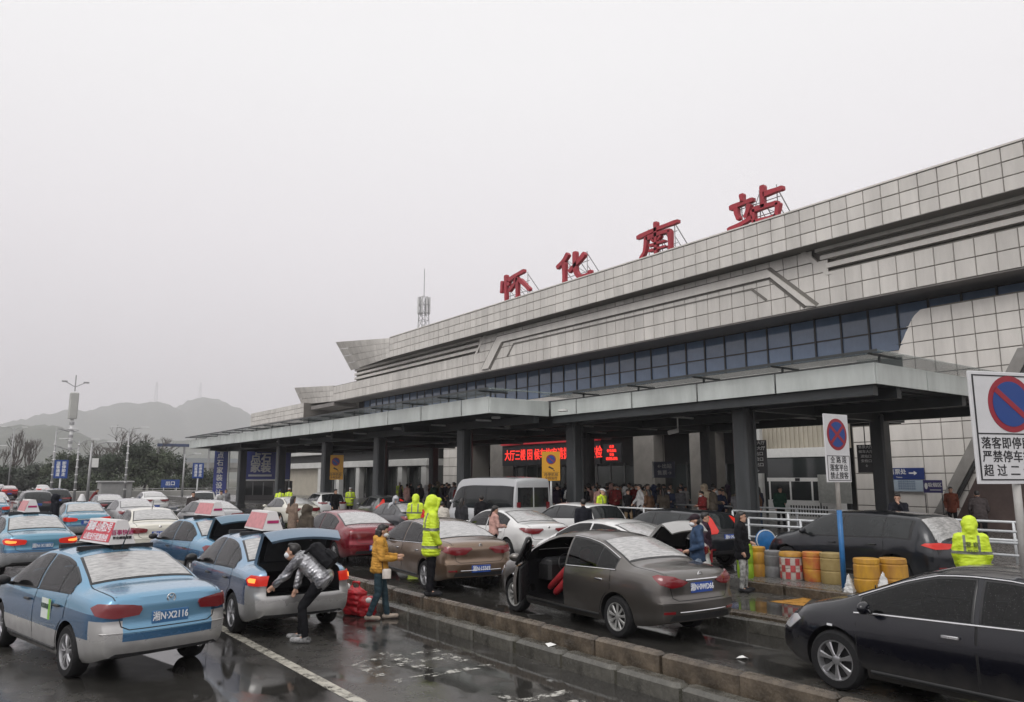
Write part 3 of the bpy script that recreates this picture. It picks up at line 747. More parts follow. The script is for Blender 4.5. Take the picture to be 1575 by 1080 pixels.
def stretch(base, sx=1, sy=1, sz=1, **k):
    d = dict(base)
    d['L'] *= sx; d['W'] *= sy; d['axles'] = tuple(a*sx for a in d['axles'])
    d['top'] = [(x*sx, z*sz) for x, z in d['top']]; d['belt'] = [(x*sx, z*sz) for x, z in d['belt']]
    d['plan'] = [(x*sx, y*sy) for x, y in d['plan']]; d['roof'] = [(x*sx, y*sy) for x, y in d['roof']]; d['bot'] = [(x*sx, z) for x, z in d['bot']]
    d['win'] = tuple(a*sx for a in d['win']); d['bp'] = tuple(a*sx for a in d['bp']); d['q'] *= sx; d['rg'] = tuple(a*sx for a in d['rg']); d['ws'] = tuple(a*sx for a in d['ws'])
    d['doors'] = tuple((a*sx, b*sx, c) for a, b, c in d['doors']); d['handles'] = tuple((a*sx, z*sz) for a, z in d['handles']); d['mirror'] = (d['mirror'][0]*sx, d['mirror'][1]*sz)
    d['tail'] = [(a, z*sz) for a, z in d['tail']]; d['head'] = [(a, z*sz) for a, z in d['head']]
    d.update(k); return d
# smooth modern saloon with a fast rear glass
COUPE = stretch(SEDAN, 1.035, 1.05, 1.0, top=[(0,1.0),(.06,1.05),(.35,1.085),(.62,1.10),(1.0,1.24),(1.5,1.385),(1.95,1.45),(2.35,1.465),(2.75,1.44),(3.05,1.36),(3.75,1.03),(3.85,.99),(4.25,.89),(4.5,.77),(4.63,.66)],
    rg=(.68, 1.62), tail=[(14,.90),(16,.935),(36,.945),(54,.96),(60,.93),(48,.84),(36,.785),(24,.80),(18,.87)], plate=(.50, -.01), hub='spoke')
NISS = stretch(SEDAN, 1.045, 1.0, 1.02, top=[(0,.97),(.07,1.035),(.45,1.075),(.78,1.095),(1.05,1.23),(1.55,1.42),(1.9,1.485),(2.3,1.505),(2.7,1.48),(3.05,1.38),(3.72,1.05),(3.85,1.0),(4.3,.90),(4.55,.79),(4.67,.66)],
    tail=[(20,.88),(22,.90),(34,.955),(48,.985),(53,.96),(46,.86),(37,.81),(27,.83)], plate=(.80, .02), hub='wheelcover')
AUDI = stretch(SEDAN, 1.10, 1.07, 1.0, top=[(0,.98),(.08,1.03),(.55,1.07),(.85,1.09),(1.2,1.22),(1.7,1.39),(2.1,1.45),(2.5,1.46),(2.85,1.44),(3.2,1.34),(3.95,1.03),(4.1,.985),(4.5,.90),(4.78,.79),(4.92,.62)], wr=.33, hub='seven')
SUV = dict(L=4.75, W=1.90, axles=(.98, 3.85), wr=.37,
    top=[(0,1.08),(.05,1.16),(.2,1.33),(.45,1.54),(.62,1.61),(1.2,1.64),(2.0,1.66),(2.6,1.635),(3.0,1.53),(3.6,1.20),(3.75,1.14),(4.2,1.06),(4.55,.93),(4.75,.75)],
    belt=[(0,1.03),(.4,1.10),(1.0,1.12),(2.0,1.08),(3.5,1.04),(4.3,.92),(4.75,.68)],
    plan=[(0,.82),(.15,.89),(.5,.94),(1.1,.95),(3.9,.95),(4.3,.89),(4.6,.79),(4.75,.66)],
    roof=[(0,.76),(.3,.68),(.6,.63),(1.2,.63),(2.9,.63),(3.4,.72),(3.9,.77),(4.4,.70),(4.75,.55)],
    bot=[(0,.42),(.3,.34),(.9,.26),(4.0,.26),(4.5,.27),(4.75,.34)],
    rear=[(.3,.12),(.45,.02),(.6,0.0),(.8,.0),(.95,.05),(1.1,.07),(1.6,.1)], rb=.18,
    front=[(.25,.1),(.4,.0),(.65,.0),(.9,.1),(1.1,.2)], fb=.24,
    win=(.62, 3.42), bp=(2.18, 2.28), q=1.22, rg=(.10, .50), ws=(2.98, 3.58), ins=.06,
    doors=((1.2, 2.21, 'r'), (2.235, 3.4, 'f')), doorz=(.40, 1.09), handles=((1.45, .96), (2.5, .94)),
    mirror=(3.25, 1.10), tail=[(16,.98),(18,1.03),(40,1.06),(56,1.05),(60,1.01),(46,.93),(28,.93)],
    head=[(28,.78),(32,.88),(56,.96),(62,.9),(50,.76)], plate=(.86, .01), hub='spoke')
HATCH = stretch(SUV, .93, .95, .93, wr=.33, tail=[(30,.95),(26,1.02),(34,1.3),(40,1.38),(44,1.36),(44,1.15),(54,1.02),(52,.93)])
VAN = dict(L=5.4, W=1.98, axles=(1.0, 4.35), wr=.34,
    top=[(0,2.28),(.06,2.36),(.2,2.41),(1.0,2.44),(3.2,2.44),(4.0,2.38),(4.35,2.2),(4.75,1.6),(4.95,1.3),(5.2,1.18),(5.35,1.0),(5.4,.8)],
    belt=[(0,1.15),(4.4,1.15),(5.0,1.02),(5.4,.75)],
    plan=[(0,.93),(.1,.97),(.4,.99),(4.6,.99),(5.1,.93),(5.3,.85),(5.4,.75)],
    roof=[(0,.80),(.2,.83),(4.0,.83),(4.4,.80),(5.0,.78),(5.4,.6)],
    bot=[(0,.36),(.3,.32),(5.0,.3),(5.4,.36)],
    rear=[(.3,.06),(.45,0),(.7,0),(.8,.05),(2.4,.08)], rb=.05, front=[(.3,.06),(.5,0),(.8,.0),(1.2,.1)], fb=.2,
    win=(.25, 4.55), bp=(3.55, 3.75), q=2.05, rg=(.0, .0), ws=(4.3, 4.9), ins=.32,
    doors=((2.1, 3.6, 'r'), (3.66, 4.55, 'f')), doorz=(.42, 1.16), handles=((2.3, 1.05), (3.8, 1.05)),
    mirror=(4.5, 1.35), tail=[(40,.95),(40,1.45),(47,1.45),(47,.95)], head=[(36,.8),(40,.98),(56,1.0),(56,.82)], plate=(.9, 0), hub='wheelcover')

NB, NS1, NS2, NTOP = 6, 12, 9, 6
def car_loft(P):
    L = P['L']; hw = P['W']/2
    u = np.linspace(0, 1, 72); xs = L*(.55*u+.45*(.5-.5*np.cos(np.pi*u)))
    sg = .045
    top = scurve(P['top'], xs, sg); belt = scurve(P['belt'], xs, .1); plan = scurve(P['plan'], xs, .05); roof = scurve(P['roof'], xs, .12); bot = scurve(P['bot'], xs, .1)
    crown = np.interp(top, [.6, 1.0, P['top'][len(P['top'])//2][1]], [.03, .035, .055])
    edge = top-crown; belt = np.minimum(belt, edge-.025)
    H = NB+NS1+NS2+NTOP+1
    ring = []
    sL = np.linspace(0, 1, NS1+1); tU = np.linspace(0, 1, NS2+1)
    fs_ = np.interp(sL, [0,.06,.2,.45,.62,.72,.80,.9,1], [.90,.945,.975,.995,1.0,.998,.985,.972,.945])
    for i in range(len(xs)):
        wb = plan[i]*.90; h = []
        for k in range(NB): h.append((wb*k/NB, bot[i]))
        for k in range(NS1+1): h.append((plan[i]*fs_[k], bot[i]+(belt[i]-bot[i])*sL[k]))
        w0 = plan[i]*fs_[-1]; w1 = min(roof[i], w0-.03)
        for k in range(1, NS2+1):
            t = tU[k]; r = 1-(1-t)**1.0
            y = w0+(w1-w0)*t+.028*math.sin(math.pi*t)*min(1, (edge[i]-belt[i])/.3); z = belt[i]+(edge[i]-belt[i])*t
            if t > .85: z += .0
            h.append((y, z))
        for k in range(1, NTOP+1):
            s = 1-k/NTOP; h.append((w1*s, edge[i]+crown[i]*(1-abs(s)**2.6)))
        ring.append(h)
    def sh(x, y, z):
        fr = max(0, 1-x/.55)**2; ff = max(0, 1-(L-x)/.7)**2
        return x+fr*(np.interp(z, [p[0] for p in P['rear']], [p[1] for p in P['rear']])+P['rb']*(abs(y)/hw)**3)-ff*(np.interp(z, [p[0] for p in P['front']], [p[1] for p in P['front']])+P['fb']*(abs(y)/hw)**2.6)
    V = []; F = []; n = 2*H-2
    for i, h in enumerate(ring):
        full = h+[(-y, z) for y, z in h[-2:0:-1]]
        V += [(sh(xs[i], y, z), y, z) for y, z in full]
    m = len(ring)
    for i in range(m-1):
        for k in range(n): F.append((i*n+k, i*n+(k+1) % n, (i+1)*n+(k+1) % n, (i+1)*n+k))
    ns = NS1+NS2
    for i, sx in ((0, 1), (m-1, -1)):
        h = ring[i]; base = i*n
        def idx(side, j): return base+j if side > 0 or j in (0, H-1) else base+n-j
        rows = []
        for r in range(ns+1):
            row = []
            for c in range(-NB, NB+1):
                if r == 0: row.append(idx(c, abs(c)) if c else base); continue
                if r == ns: row.append(idx(c, H-1-abs(c)) if c else base+H-1); continue
                if abs(c) == NB: row.append(idx(c, NB+r)); continue
                y = h[NB+r][0]*c/NB; z = h[NB+r][1]
                V.append((sh(xs[i], y, z), y, z)); row.append(len(V)-1)
            rows.append(row)
        for r in range(ns):
            for c in range(2*NB): F.append((rows[r][c], rows[r][c+1], rows[r+1][c+1], rows[r+1][c]))
    P['_edge'] = lambda x: float(np.interp(x, xs, edge)); P['_belt'] = lambda x: float(np.interp(x, xs, belt)); P['_roof'] = lambda x: float(np.interp(x, xs, roof)); P['_top'] = lambda x: float(np.interp(x, xs, top)); P['_plan'] = lambda x: float(np.interp(x, xs, plan))
    return V, F
def bool_cut(me, cutters):
    o = put('tmp', me); c = MB()
    for v, f in cutters: c.add(v, f)
    cm = c.mesh('cut', [M_dark, M_dark]); cm.polygons.foreach_set('material_index', [1]*len(cm.polygons))
    co = put('tmpc', cm); md = o.modifiers.new('b', 'BOOLEAN'); md.operation = 'DIFFERENCE'; md.object = co; md.solver = 'EXACT'; md.use_self = True
    r = evalmesh(o); bpy.data.objects.remove(o); bpy.data.objects.remove(co); return r
class Proj:
    def __init__(s, V, F, P):
        s.b = BVHTree.FromPolygons([Vector(v) for v in V], F); s.P = P
    def ray(s, view, u, v):
        L = s.P['L']
        if view == 'L': return Vector((u, 3, v)), Vector((0, -1, 0))
        if view == 'R': return Vector((u, -3, v)), Vector((0, 1, 0))
        if view == 'rear': return Vector((-3, u, v)), Vector((1, 0, 0))
        if view == 'front': return Vector((L+3, u, v)), Vector((-1, 0, 0))
        if view == 'top': return Vector((u, v, 5)), Vector((0, 0, -1))
        a = R(u)
        if view == 'cr': d = Vector((-math.cos(a), math.sin(a), 0)); return Vector((.85, 0, v))+d*3, -d
        d = Vector((math.cos(a), math.sin(a), 0)); return Vector((L-.9, 0, v))+d*3, -d
    def hit(s, view, u, v):
        o, d = s.ray(view, u, v); h = s.b.ray_cast(o, d)
        if h[0] is None: h = s.b.find_nearest(o+d*2.3)
        n = h[1]
        if n.dot(d) > 0: n = -n
        return h[0], n, d
    def decal(s, poly, view, off=.004, thick=.008, du=.12, dv=.12):
        bm = bmesh.new()
        f = bm.faces.new([bm.verts.new((p[0], p[1], 0)) for p in poly])
        bmesh.ops.triangulate(bm, faces=bm.faces[:])
        us = [p[0] for p in poly]; vs = [p[1] for p in poly]
        for lo, hi, st, ax in ((min(us), max(us), du, 0), (min(vs), max(vs), dv, 1)):
            k = lo+st
            while k < hi-1e-4:
                co = (k, 0, 0) if ax == 0 else (0, k, 0); no = (1, 0, 0) if ax == 0 else (0, 1, 0)
                bmesh.ops.bisect_plane(bm, geom=bm.verts[:]+bm.edges[:]+bm.faces[:], plane_co=co, plane_no=no); k += st
        D = {}
        for v in bm.verts:
            h, n, d = s.hit(view, v.co.x, v.co.y); v.co = h+n*off; D[v] = n
        bm.normal_update()
        be = [e for e in bm.edges if e.is_boundary]
        r = bmesh.ops.extrude_edge_only(bm, edges=be)
        low = {}
        for e in be:
            for v in e.verts: low[tuple(round(c, 6) for c in v.co)] = D.get(v)
        for g in r['geom']:
            if isinstance(g, bmesh.types.BMVert):
                n = low.get(tuple(round(c, 6) for c in g.co)) or Vector((0,0,1)); g.co -= n*thick
        bmesh.ops.recalc_face_normals(bm, faces=bm.faces)
        me = bpy.data.meshes.new('d'); 
        # outward orientation
        bm.faces.ensure_lookup_table()
        bm.to_mesh(me); bm.free()
        me.polygons.foreach_set('use_smooth', [True]*len(me.polygons)); me.set_sharp_from_angle(angle=R(40)); return me
    def strip(s, pts, view, w=.012, off=.002, h=.0, step=.05, mb=None):
        """narrow raised line following the body"""
        P = []
        for a, b in zip(pts, pts[1:]):
            n = max(1, int(math.hypot(b[0]-a[0], (b[1]-a[1]))/(step if view not in ('cr','cf') else 3)))
            P += [(a[0]+(b[0]-a[0])*i/n, a[1]+(b[1]-a[1])*i/n) for i in range(n)]
        P.append(pts[-1]); mb = mb or MB(); vs = []
        H = [s.hit(view, *p) for p in P]
        for i in range(len(P)):
            t = (H[min(i+1, len(P)-1)][0]-H[max(i-1, 0)][0]); t = t.normalized() if t.length > 1e-6 else Vector((0,0,1)); n = H[i][1]; sd = t.cross(n).normalized()*w/2
            p = H[i][0]+n*off
            vs += [p-sd, p-sd*.8+n*h, p+sd*.8+n*h, p+sd]
        fs = [(i*4+k, i*4+k+1, i*4+k+5, i*4+k+4) for i in range(len(P)-1) for k in range(3)]
        mb.add(vs, fs); return mb
def mir(poly, view):
    if view == 'L': return poly, 'R'
    return [(-u, v) for u, v in poly], view

M_glass = pm('tinted_car_glass', (.010, .012, .013), .05, spec=.5, col2=(.022, .025, .026), vs=1.3)
M_seatc = pm('dark_seat_fabric', (.028, .028, .03), .8, spec=.2)
def clearglass(name, tint):
    m = bpy.data.materials.new(name); m.use_nodes = True; t = m.node_tree; t.nodes.clear(); N = t.nodes.new; L = t.links.new
    o = N('ShaderNodeOutputMaterial'); mx = N('ShaderNodeMixShader'); tr = N('ShaderNodeBsdfTransparent'); gl = N('ShaderNodeBsdfGlossy'); fr = N('ShaderNodeFresnel')
    tr.inputs[0].default_value = (*tint, 1); gl.inputs['Roughness'].default_value = .04; fr.inputs[0].default_value = 1.45
    c = N('ShaderNodeTexCoord'); v = N('ShaderNodeTexVoronoi'); v.inputs['Scale'].default_value = 46; L(c.outputs['Object'], v.inputs['Vector'])
    mr = N('ShaderNodeMapRange'); mr.inputs[1].default_value = .04; mr.inputs[2].default_value = .22; mr.inputs[3].default_value = .26; mr.inputs[4].default_value = 0; L(v.outputs['Distance'], mr.inputs[0])
    df = N('ShaderNodeBsdfDiffuse'); df.inputs[0].default_value = (.42, .43, .43, 1); mx2 = N('ShaderNodeMixShader')
    L(fr.outputs[0], mx.inputs[0]); L(tr.outputs[0], mx.inputs[1]); L(gl.outputs[0], mx.inputs[2]); L(mr.outputs[0], mx2.inputs[0]); L(mx.outputs[0], mx2.inputs[1]); L(df.outputs[0], mx2.inputs[2]); L(mx2.outputs[0], o.inputs[0])
    return m
M_clear = clearglass('wet_clear_car_glass', (.55, .58, .57)); M_tint = clearglass('wet_tinted_car_glass', (.16, .17, .18))
def wet_refl_glass():
    m = pm('rain_and_reflection_rear_glass', (.20, .20, .198), .16, spec=.6, coat=1, bump=.3, bs=16, col2=(.46, .455, .44), vs=8, stretch=(4.2, .9, 1)); return m  # pale streaks put rain film and wavy sky reflection into the colour
M_wetrefl = wet_refl_glass()
M_trim = pm('black_window_trim', (.012, .012, .013), .3)
M_seam = pm('panel_gap', (.008, .008, .008), .8)
M_tail = pm('tail_lamp_red', (.17, .008, .012), .12, coat=1, spec=.6)
M_tailon = pm('lit_tail_lamp', (.3, .01, .01), .2, emit=(1, .05, .02), es=.30)
M_amber = pm('lit_lamp_core', (.6, .2, .05), .2, emit=(1, .28, .05), es=1.5)
M_lens = pm('clear_lamp_lens', (.55, .56, .57), .1, coat=1, metal=.3)
M_alu = pm('alloy_rim', (.42, .42, .43), .3, metal=.8)
M_plateb = pm('blue_number_plate', (.02, .07, .32), .35)
M_platet = pm('taxi_number_plate', (.04, .135, .29), .35)
M_plateg = pm('green_number_plate', (.10, .38, .22), .35)
M_ptext = pm('plate_lettering', (.75, .76, .78), .4)
M_silver = pm('badge_silver', (.6, .6, .6), .25, metal=1)

def wheel_meshes(r, hub):
    k = ('wheel', r, hub)
    if k in CACHE: return CACHE[k]
    w = .20; ri = r*.68
    ty = MB().lathe([(ri*.94,-w/2+.015),(ri,-w/2),(r*.90,-w/2),(r*.965,-w/2+.02),(r,-w/2+.045),(r,w/2-.045),(r*.965,w/2-.02),(r*.90,w/2),(ri,w/2),(ri*.94,w/2-.015)], 28, 'y', cap=False).mesh('wheel', M_rubber, True, 40)
    mb = MB()
    mb.lathe([(ri,.085),(ri*1.0,.098),(ri*.93,.096),(ri*.88,.06),(ri*.86,-.06)], 28, 'y', cap=False)
    mb.lathe([(0,.078),(.035,.078),(.055,.07),(.06,.05)], 16, 'y')
    n = {'spoke': 5, 'seven': 7, 'wheelcover': 9}[hub]
    for i in range(n):
        a = 2*math.pi*i/n+.2; c, s = math.cos(a), math.sin(a)
        if hub == 'spoke':
            for dlt in (-.16, .16):
                b = a+dlt*1.25; cb, sb = math.cos(b), math.sin(b)
                mb.tube([(c*.04, .068, s*.04), (cb*ri*.55, .076, sb*ri*.55), (cb*ri*.92, .07, sb*ri*.92)], .017, 5)
        else:
            wi, wo = (.022, .042) if hub == 'seven' else (.018, .030)
            t = (-s, c); 
            pr = [(.05, wi*.8), (ri*.5, wi), (ri*.9, wo)]
            vs = []
            for rad, hw in pr:
                for sg, y in ((-1,.068),(-.6,.082),(.6,.082),(1,.068)): vs.append((c*rad+t[0]*hw*sg, y, s*rad+t[1]*hw*sg))
            mb.add(vs, [(j*4+q, j*4+q+1, j*4+q+5, j*4+q+4) for j in range(2) for q in range(3)])
    rim = mb.mesh('rim', M_alu if hub != 'wheelcover' else pm('wheel_cover_silver', (.40,.40,.39), .35, metal=.55, var=.2, vs=8), True, 40)
    back = MB().lathe([(0,.02),(ri*.87,.02)], 24, 'y', cap=False).mesh('brake', M_black)
    CACHE[k] = (ty, rim, back); return CACHE[k]
CACHE = {}
def xsec(P, x0, x1, lo, hi, n=14):
    """window outline between two x stations following belt and roof line"""
    A, B = [], []
    for x in np.linspace(x0, x1, n):
        a = lo(x); b = hi(x)
        if b-a > .05: A.append((x, a)); B.append((x, b))
    return A+B[::-1]
def car_model(key, P, opt):
    """every part of one vehicle type as (name, mesh, material or None for paint, location, rotation, [sub-parts])"""
    ck = ('car', key)
    if ck in CACHE: return CACHE[ck]
    P = dict(P); V, F = car_loft(P); pj_ = Proj(V, F, P); L, hw, wr = P['L'], P['W']/2, P['wr']
    parts = []
    cut = []
    for ax in P['axles']:
        for sd in (1, -1):
            m = MB().lathe([(0,0),(wr+.055,0),(wr+.055,.45),(0,.45)], 28, 'y', c=(ax, hw-.26 if sd > 0 else -hw-.19, wr+.0)); cut.append((m.v, m.f))
    if opt.get('trunk'):
        m = MB().box(.10, 1.25, -.56, .56, .50, .94); cut.append((m.v, m.f))
        m = MB().box(-.3, .60, -.58, .58, .64, 1.3); cut.append((m.v, m.f))
    fd = P['doors'][1]
    lo = lambda x: P['_belt'](x)+.018
    hi = lambda x: P['_edge'](x)-P['ins']
    if opt.get('door'):
        op = [(fd[0], .32), (fd[1]-.10, .34), (fd[1]-.02, .5), (fd[1]-.02, lo(fd[1]))]
        op += [(x, hi(x)+.01) for x in np.linspace(min(fd[1]-.1, P['win'][1]-.1), fd[0], 9)]
        m = MB().prism(op, (0,-.45,0), (1,0,0), (0,0,1), (0,2,0)); cut.append((m.v, m.f))
    me = bpy.data.meshes.new('body'); me.from_pydata(V, [], F); fixn(me)
    me.materials.append(M_seam); me.materials.append(M_dark)
    me = bool_cut(me, cut)
    if opt.get('cabin'):
        g1, g2 = [], []
        for a_, b_ in [(P['win'][0]+.02, P['q']-.03), (P['q']+.03, P['bp'][0]-.015), (P['bp'][1]+.015, P['win'][1]-.02)]:
            if opt.get('door') and a_ > P['bp'][1]: continue
            pl = xsec(P, a_, b_, lambda x: lo(x)+.02, lambda x: hi(x)-.015, 8)
            if len(pl) > 3: m = MB().prism(pl, (0,-1.2,0), (1,0,0), (0,0,1), (0,2.4,0)); g1.append((m.v, m.f))
        for (a_, b_), zb_ in ((P['rg'], lo(P['rg'][0])), (P['ws'], lo(P['ws'][1]))):
            ya, yb_ = P['_roof'](a_)-.085, P['_roof'](b_)-.085
            m = MB().prism([(a_+.04, ya), (b_-.03, yb_), (b_-.03, -yb_), (a_+.04, -ya)], (0,0,zb_+.015), (1,0,0), (0,1,0), (0,0,1)); g2.append((m.v, m.f))
        bz_ = lo(2.2); m = MB().box(P['rg'][0]+.28, P['ws'][1]-.30, -.53, .53, bz_-.36, bz_+.26)
        for g_ in (g1, g2, [(m.v, m.f)]): me = bool_cut(me, g_)
    me.polygons.foreach_set('use_smooth', [True]*len(me.polygons)); me.set_sharp_from_angle(angle=R(42))
    body = ['body', me, None, None, None, []]; parts.append(body)
    full = not opt.get('simple')
    GLS = opt.get('glass', M_clear) if opt.get('cabin') else M_glass
    # glazing
    x0, x1 = P['win']; bpa, bpb = P['bp']
    for view in ('L', 'R'):
        sideopen = opt.get('door') and view == 'L'
        tx1 = bpa+.02 if sideopen else x1+.06
        tr = xsec(P, x0-.06, tx1, lambda x: lo(x)-.02, lambda x: hi(x)+.025, 18)
        if not opt.get('cabin'): parts.append(['window_surround', pj_.decal(tr, view, .004, .008, .13, .07), M_trim, None, None, []])
        frame = MB()
        panes = [(x0, P['q']-.015), (P['q']+.015, bpa)] + ([] if sideopen else [(bpb, x1)])
        for a, b in panes:
            pl = xsec(P, a, b, lo, hi)
            if len(pl) > 3 and opt.get('cabin'): pj_.strip(pl+[pl[0]], view, .05, .003, .003, .06, mb=frame)
            if len(pl) > 3: parts.append(['side_window', pj_.decal(pl, view, .009, .006, .13, .07), GLS, None, None, []])
        if opt.get('cabin'): parts.append(['window_surround', frame.mesh('ws', M_trim, True), M_trim, None, None, []])
        if opt.get('chrome'):
            mbx = pj_.strip([(x, lo(x)-.02) for x in np.linspace(x0-.03, tx1, 14)], view, .022, .004, .008, .1)
            if opt['chrome'] > 1: pj_.strip([(x, hi(x)+.03) for x in np.linspace(x0-.02, tx1, 16) if hi(x) > lo(x)+.02], view, .016, .004, .007, .08, mb=mbx)
            parts.append(['window_trim', mbx.mesh('trim', M_chrome, True), M_chrome, None, None, []])
    a, b = P['rg']
    if b > a:
        yb = lambda x: P['_roof'](x)-.045
        fr = [(a-.02, yb(a)+.02), (b+.02, yb(b)+.015), (b+.02, -yb(b)-.015), (a-.02, -yb(a)-.02)]
        gl = [(a+.012, yb(a)-.012), (b-.012, yb(b)-.016), (b-.012, -yb(b)+.016), (a+.012, -yb(a)+.012)]
        parts.append(['rear_window_seal', pj_.decal(fr, 'top', .004, .008, .07, .1), M_trim, None, None, []])
        parts.append(['rear_window', pj_.decal(gl, 'top', .010, .006, .07, .1), opt.get('rglass', M_wetrefl), None, None, []])
    a, b = P['ws']; yb = lambda x: P['_roof'](x)-.05
    parts.append(['windscreen', pj_.decal([(a, yb(a)), (b, yb(b)), (b, -yb(b)), (a, -yb(a))], 'top', .008, .006, .08, .1), GLS, None, None, []])
    if key.startswith('van'):
        for ya, yb_ in ((-.78, -.03), (.03, .78)): parts.append(['rear_door_window', pj_.decal([(ya, 1.25), (yb_, 1.25), (yb_*.97, 2.02), (ya*.97, 2.02)], 'rear', .006, .006, .2, .2), M_glass, None, None, []])
    if opt.get('cabin'):
        bz_ = lo(2.2); mb = MB(); bp_ = P['bp'][0]
        for s_ in ((1, -1) if not opt.get('door') else (-1,)):
            mb = MB(); mb.ell((bp_-.12, s_*.36, bz_-.02), (.10, .22, .32), 12, 8, Matrix.Rotation(R(-14), 3, 'Y')); mb.ell((bp_-.20, s_*.36, bz_+.33), (.055, .12, .10), 10, 6)
            parts.append(['front_seat', mb.mesh('seats', M_seatc, True, 50), M_seatc, None, None, []])
        mb = MB()
        for s_ in (1, -1): mb.ell((P['q']-.22, s_*.36, bz_+.10), (.07, .12, .09), 10, 6)
        mb.bbox(P['q']-.32, P['q']-.10, -.52, .52, bz_-.35, bz_+.04, .05)
        parts.append(['rear_seat', mb.mesh('seats', M_seatc, True, 50), M_seatc, None, None, []])
        mb = MB(); xw = P['bp'][1]+.62; zw = bz_+.02
        if not opt.get('door'): mb.tube([(xw+.06*math.sin(t), .36+.18*math.cos(t), zw+.15*math.sin(t)) for t in np.linspace(0, 2*math.pi, 15)], .016, 5, False)
        mb.bbox(xw+.12, P['ws'][1]-.28, -.55, .55, bz_-.30, bz_+.0, .05)
        parts.append(['dashboard', mb.mesh('dash', M_black, True, 50), M_black, None, None, []])
        mb = MB().ell((P['ws'][0]+.02, 0, hi(P['ws'][0])-.05), (.02, .12, .035), 10, 6)
        parts.append(['inner_mirror', mb.mesh('im', M_black, True), M_black, None, None, []])
    # doors
    if full:
        z0, z1 = P['doorz']
        for view in ('L', 'R'):
            for (a, b, kind) in P['doors']:
                if opt.get('door') and view == 'L' and kind == 'f': continue
                ax, r2 = P['axles'][0], wr+.09
                if kind == 'r':
                    arc = [(ax+r2*math.cos(t), wr+r2*math.sin(t)) for t in np.linspace(.05, 1.45, 8)]
                    arc = [p for p in arc if p[0] > a-.02 and p[1] < z1-.1]
                    pl = [(b, z0), (b, lo(b)-.025)]+[(x, lo(x)-.025) for x in np.linspace(b, a, 5)[1:]]+[(max(a, p[0]), p[1]) for p in arc[::-1]]
                    pl = [p for i, p in enumerate(pl) if i == 0 or abs(p[0]-pl[i-1][0])+abs(p[1]-pl[i-1][1]) > .01]
                    if pl[-1][1] > z0+.02: pl.append((max(pl[-1][0]+.01, ax+r2), z0))
                else: pl = [(a, z0), (b-.06, z0+.02), (b, z0+.12), (b, lo(b)-.025)]+[(x, lo(x)-.025) for x in np.linspace(b, a, 5)[1:]]
                cx = sum(p[0] for p in pl)/len(pl); cz = sum(p[1] for p in pl)/len(pl)
                big = [(p[0]+(.012 if p[0] > cx else -.012), p[1]+(.010 if p[1] > cz else -.012)) for p in pl]
                sub = []
                hx, hz = P['handles'][0 if kind == 'r' else 1]
                h, n, d = pj_.hit(view, hx, hz); sg = 1 if view == 'L' else -1
                hb = MB().bbox(hx-.09, hx+.09, h.y+(.012 if sg > 0 else -.045), h.y+(.045 if sg > 0 else -.012), hz-.014, hz+.014, .008)
                hb.box(hx-.085, hx-.07, h.y-.01, h.y+.03 if sg > 0 else h.y+.01, hz-.01, hz+.01) if sg > 0 else hb.box(hx-.085, hx-.07, h.y-.03, h.y+.01, hz-.01, hz+.01)
                sub.append(['door_handle', hb.mesh('h', M_chrome if opt.get('chrome') else M_black, True, 40), M_chrome if opt.get('chrome') else (None if not opt.get('blackhandle') else M_black), None, None, []])
                sub.append(['door_gap', pj_.decal(big, view, .0015, .004, .18, .12), M_seam, None, None, []])
                parts.append(['door', pj_.decal(pl, view, .005, .005, .15, .08), None, None, None, sub])
    # lamps
    lit = opt.get('lit')
    for s_ in (1, -1):
        pl = [(a*s_, z) for a, z in P['tail']]
        sub = []
        if lit:
            ca = sum(p[0] for p in pl)/len(pl); cz = sum(p[1] for p in pl)/len(pl); k = .42
            q = [(ca+(p[0]-ca)*k+3*s_, cz+(p[1]-cz)*k) for p in pl]
            sub = [['lamp_core', pj_.decal(q, 'cr', .027, .006, 3, .03), M_amber if lit == 1 else M_tailon, None, None, []]]
        parts.append(['tail_light', pj_.decal(pl, 'cr', .022, .03, 3, .03), M_tail if not lit else M_tailon, None, None, sub])
        parts.append(['headlight', pj_.decal([(a*s_, z) for a, z in P['head']], 'cf', .010, .02, 6, .06), M_lens, None, None, []])
    # bumper valance, boot seam, plate
    if not key.startswith('van'):
        bz = P['bot'][0][1]
        if key[:4] == 'taxi': parts.append(['bumper_valance', pj_.decal([(-.66, bz-.0), (.66, bz-.0), (.60, bz+.035), (-.60, bz+.035)], 'rear', .005, .01, .2, .1), M_black, None, None, []])
        else: parts.append(['bumper_valance', pj_.decal([(-.62, bz+.02), (.62, bz+.02), (.58, bz+.10), (-.58, bz+.10)], 'rear', .006, .01, .2, .1), M_black, None, None, []])
        if not opt.get('trunk') and key[:3] not in ('suv', 'hat'):
            zt = P['tail'][0][1]
            mbx = pj_.strip([(-.60, 1.0), (-.61, zt), (-.56, bz+.34), (-.48, bz+.30), (.48, bz+.30), (.56, bz+.34), (.61, zt), (.60, 1.0)], 'rear', .012, .003, 0, .05)
            rr = P['_roof']
            for s_ in (1, -1): pj_.strip([(.12, s_*.63), (.5, s_*(rr(.5)-.03)), (P['rg'][0]-.03, s_*(rr(P['rg'][0])-.03))], 'top', .012, .003, 0, .06, mb=mbx)
            parts.append(['boot_seam', mbx.mesh('s', M_seam, True), M_seam, None, None, []])
            parts.append(['bumper_crease', pj_.strip([(-48, bz+.27), (0, bz+.27), (48, bz+.27)], 'cr', .014, .002, .006, .1).mesh('c', M_seam, True), None, None, None, []])
    pz = P['plate'][0]
    h, n, d = pj_.hit('rear', 0, pz if not opt.get('trunk') else .55)
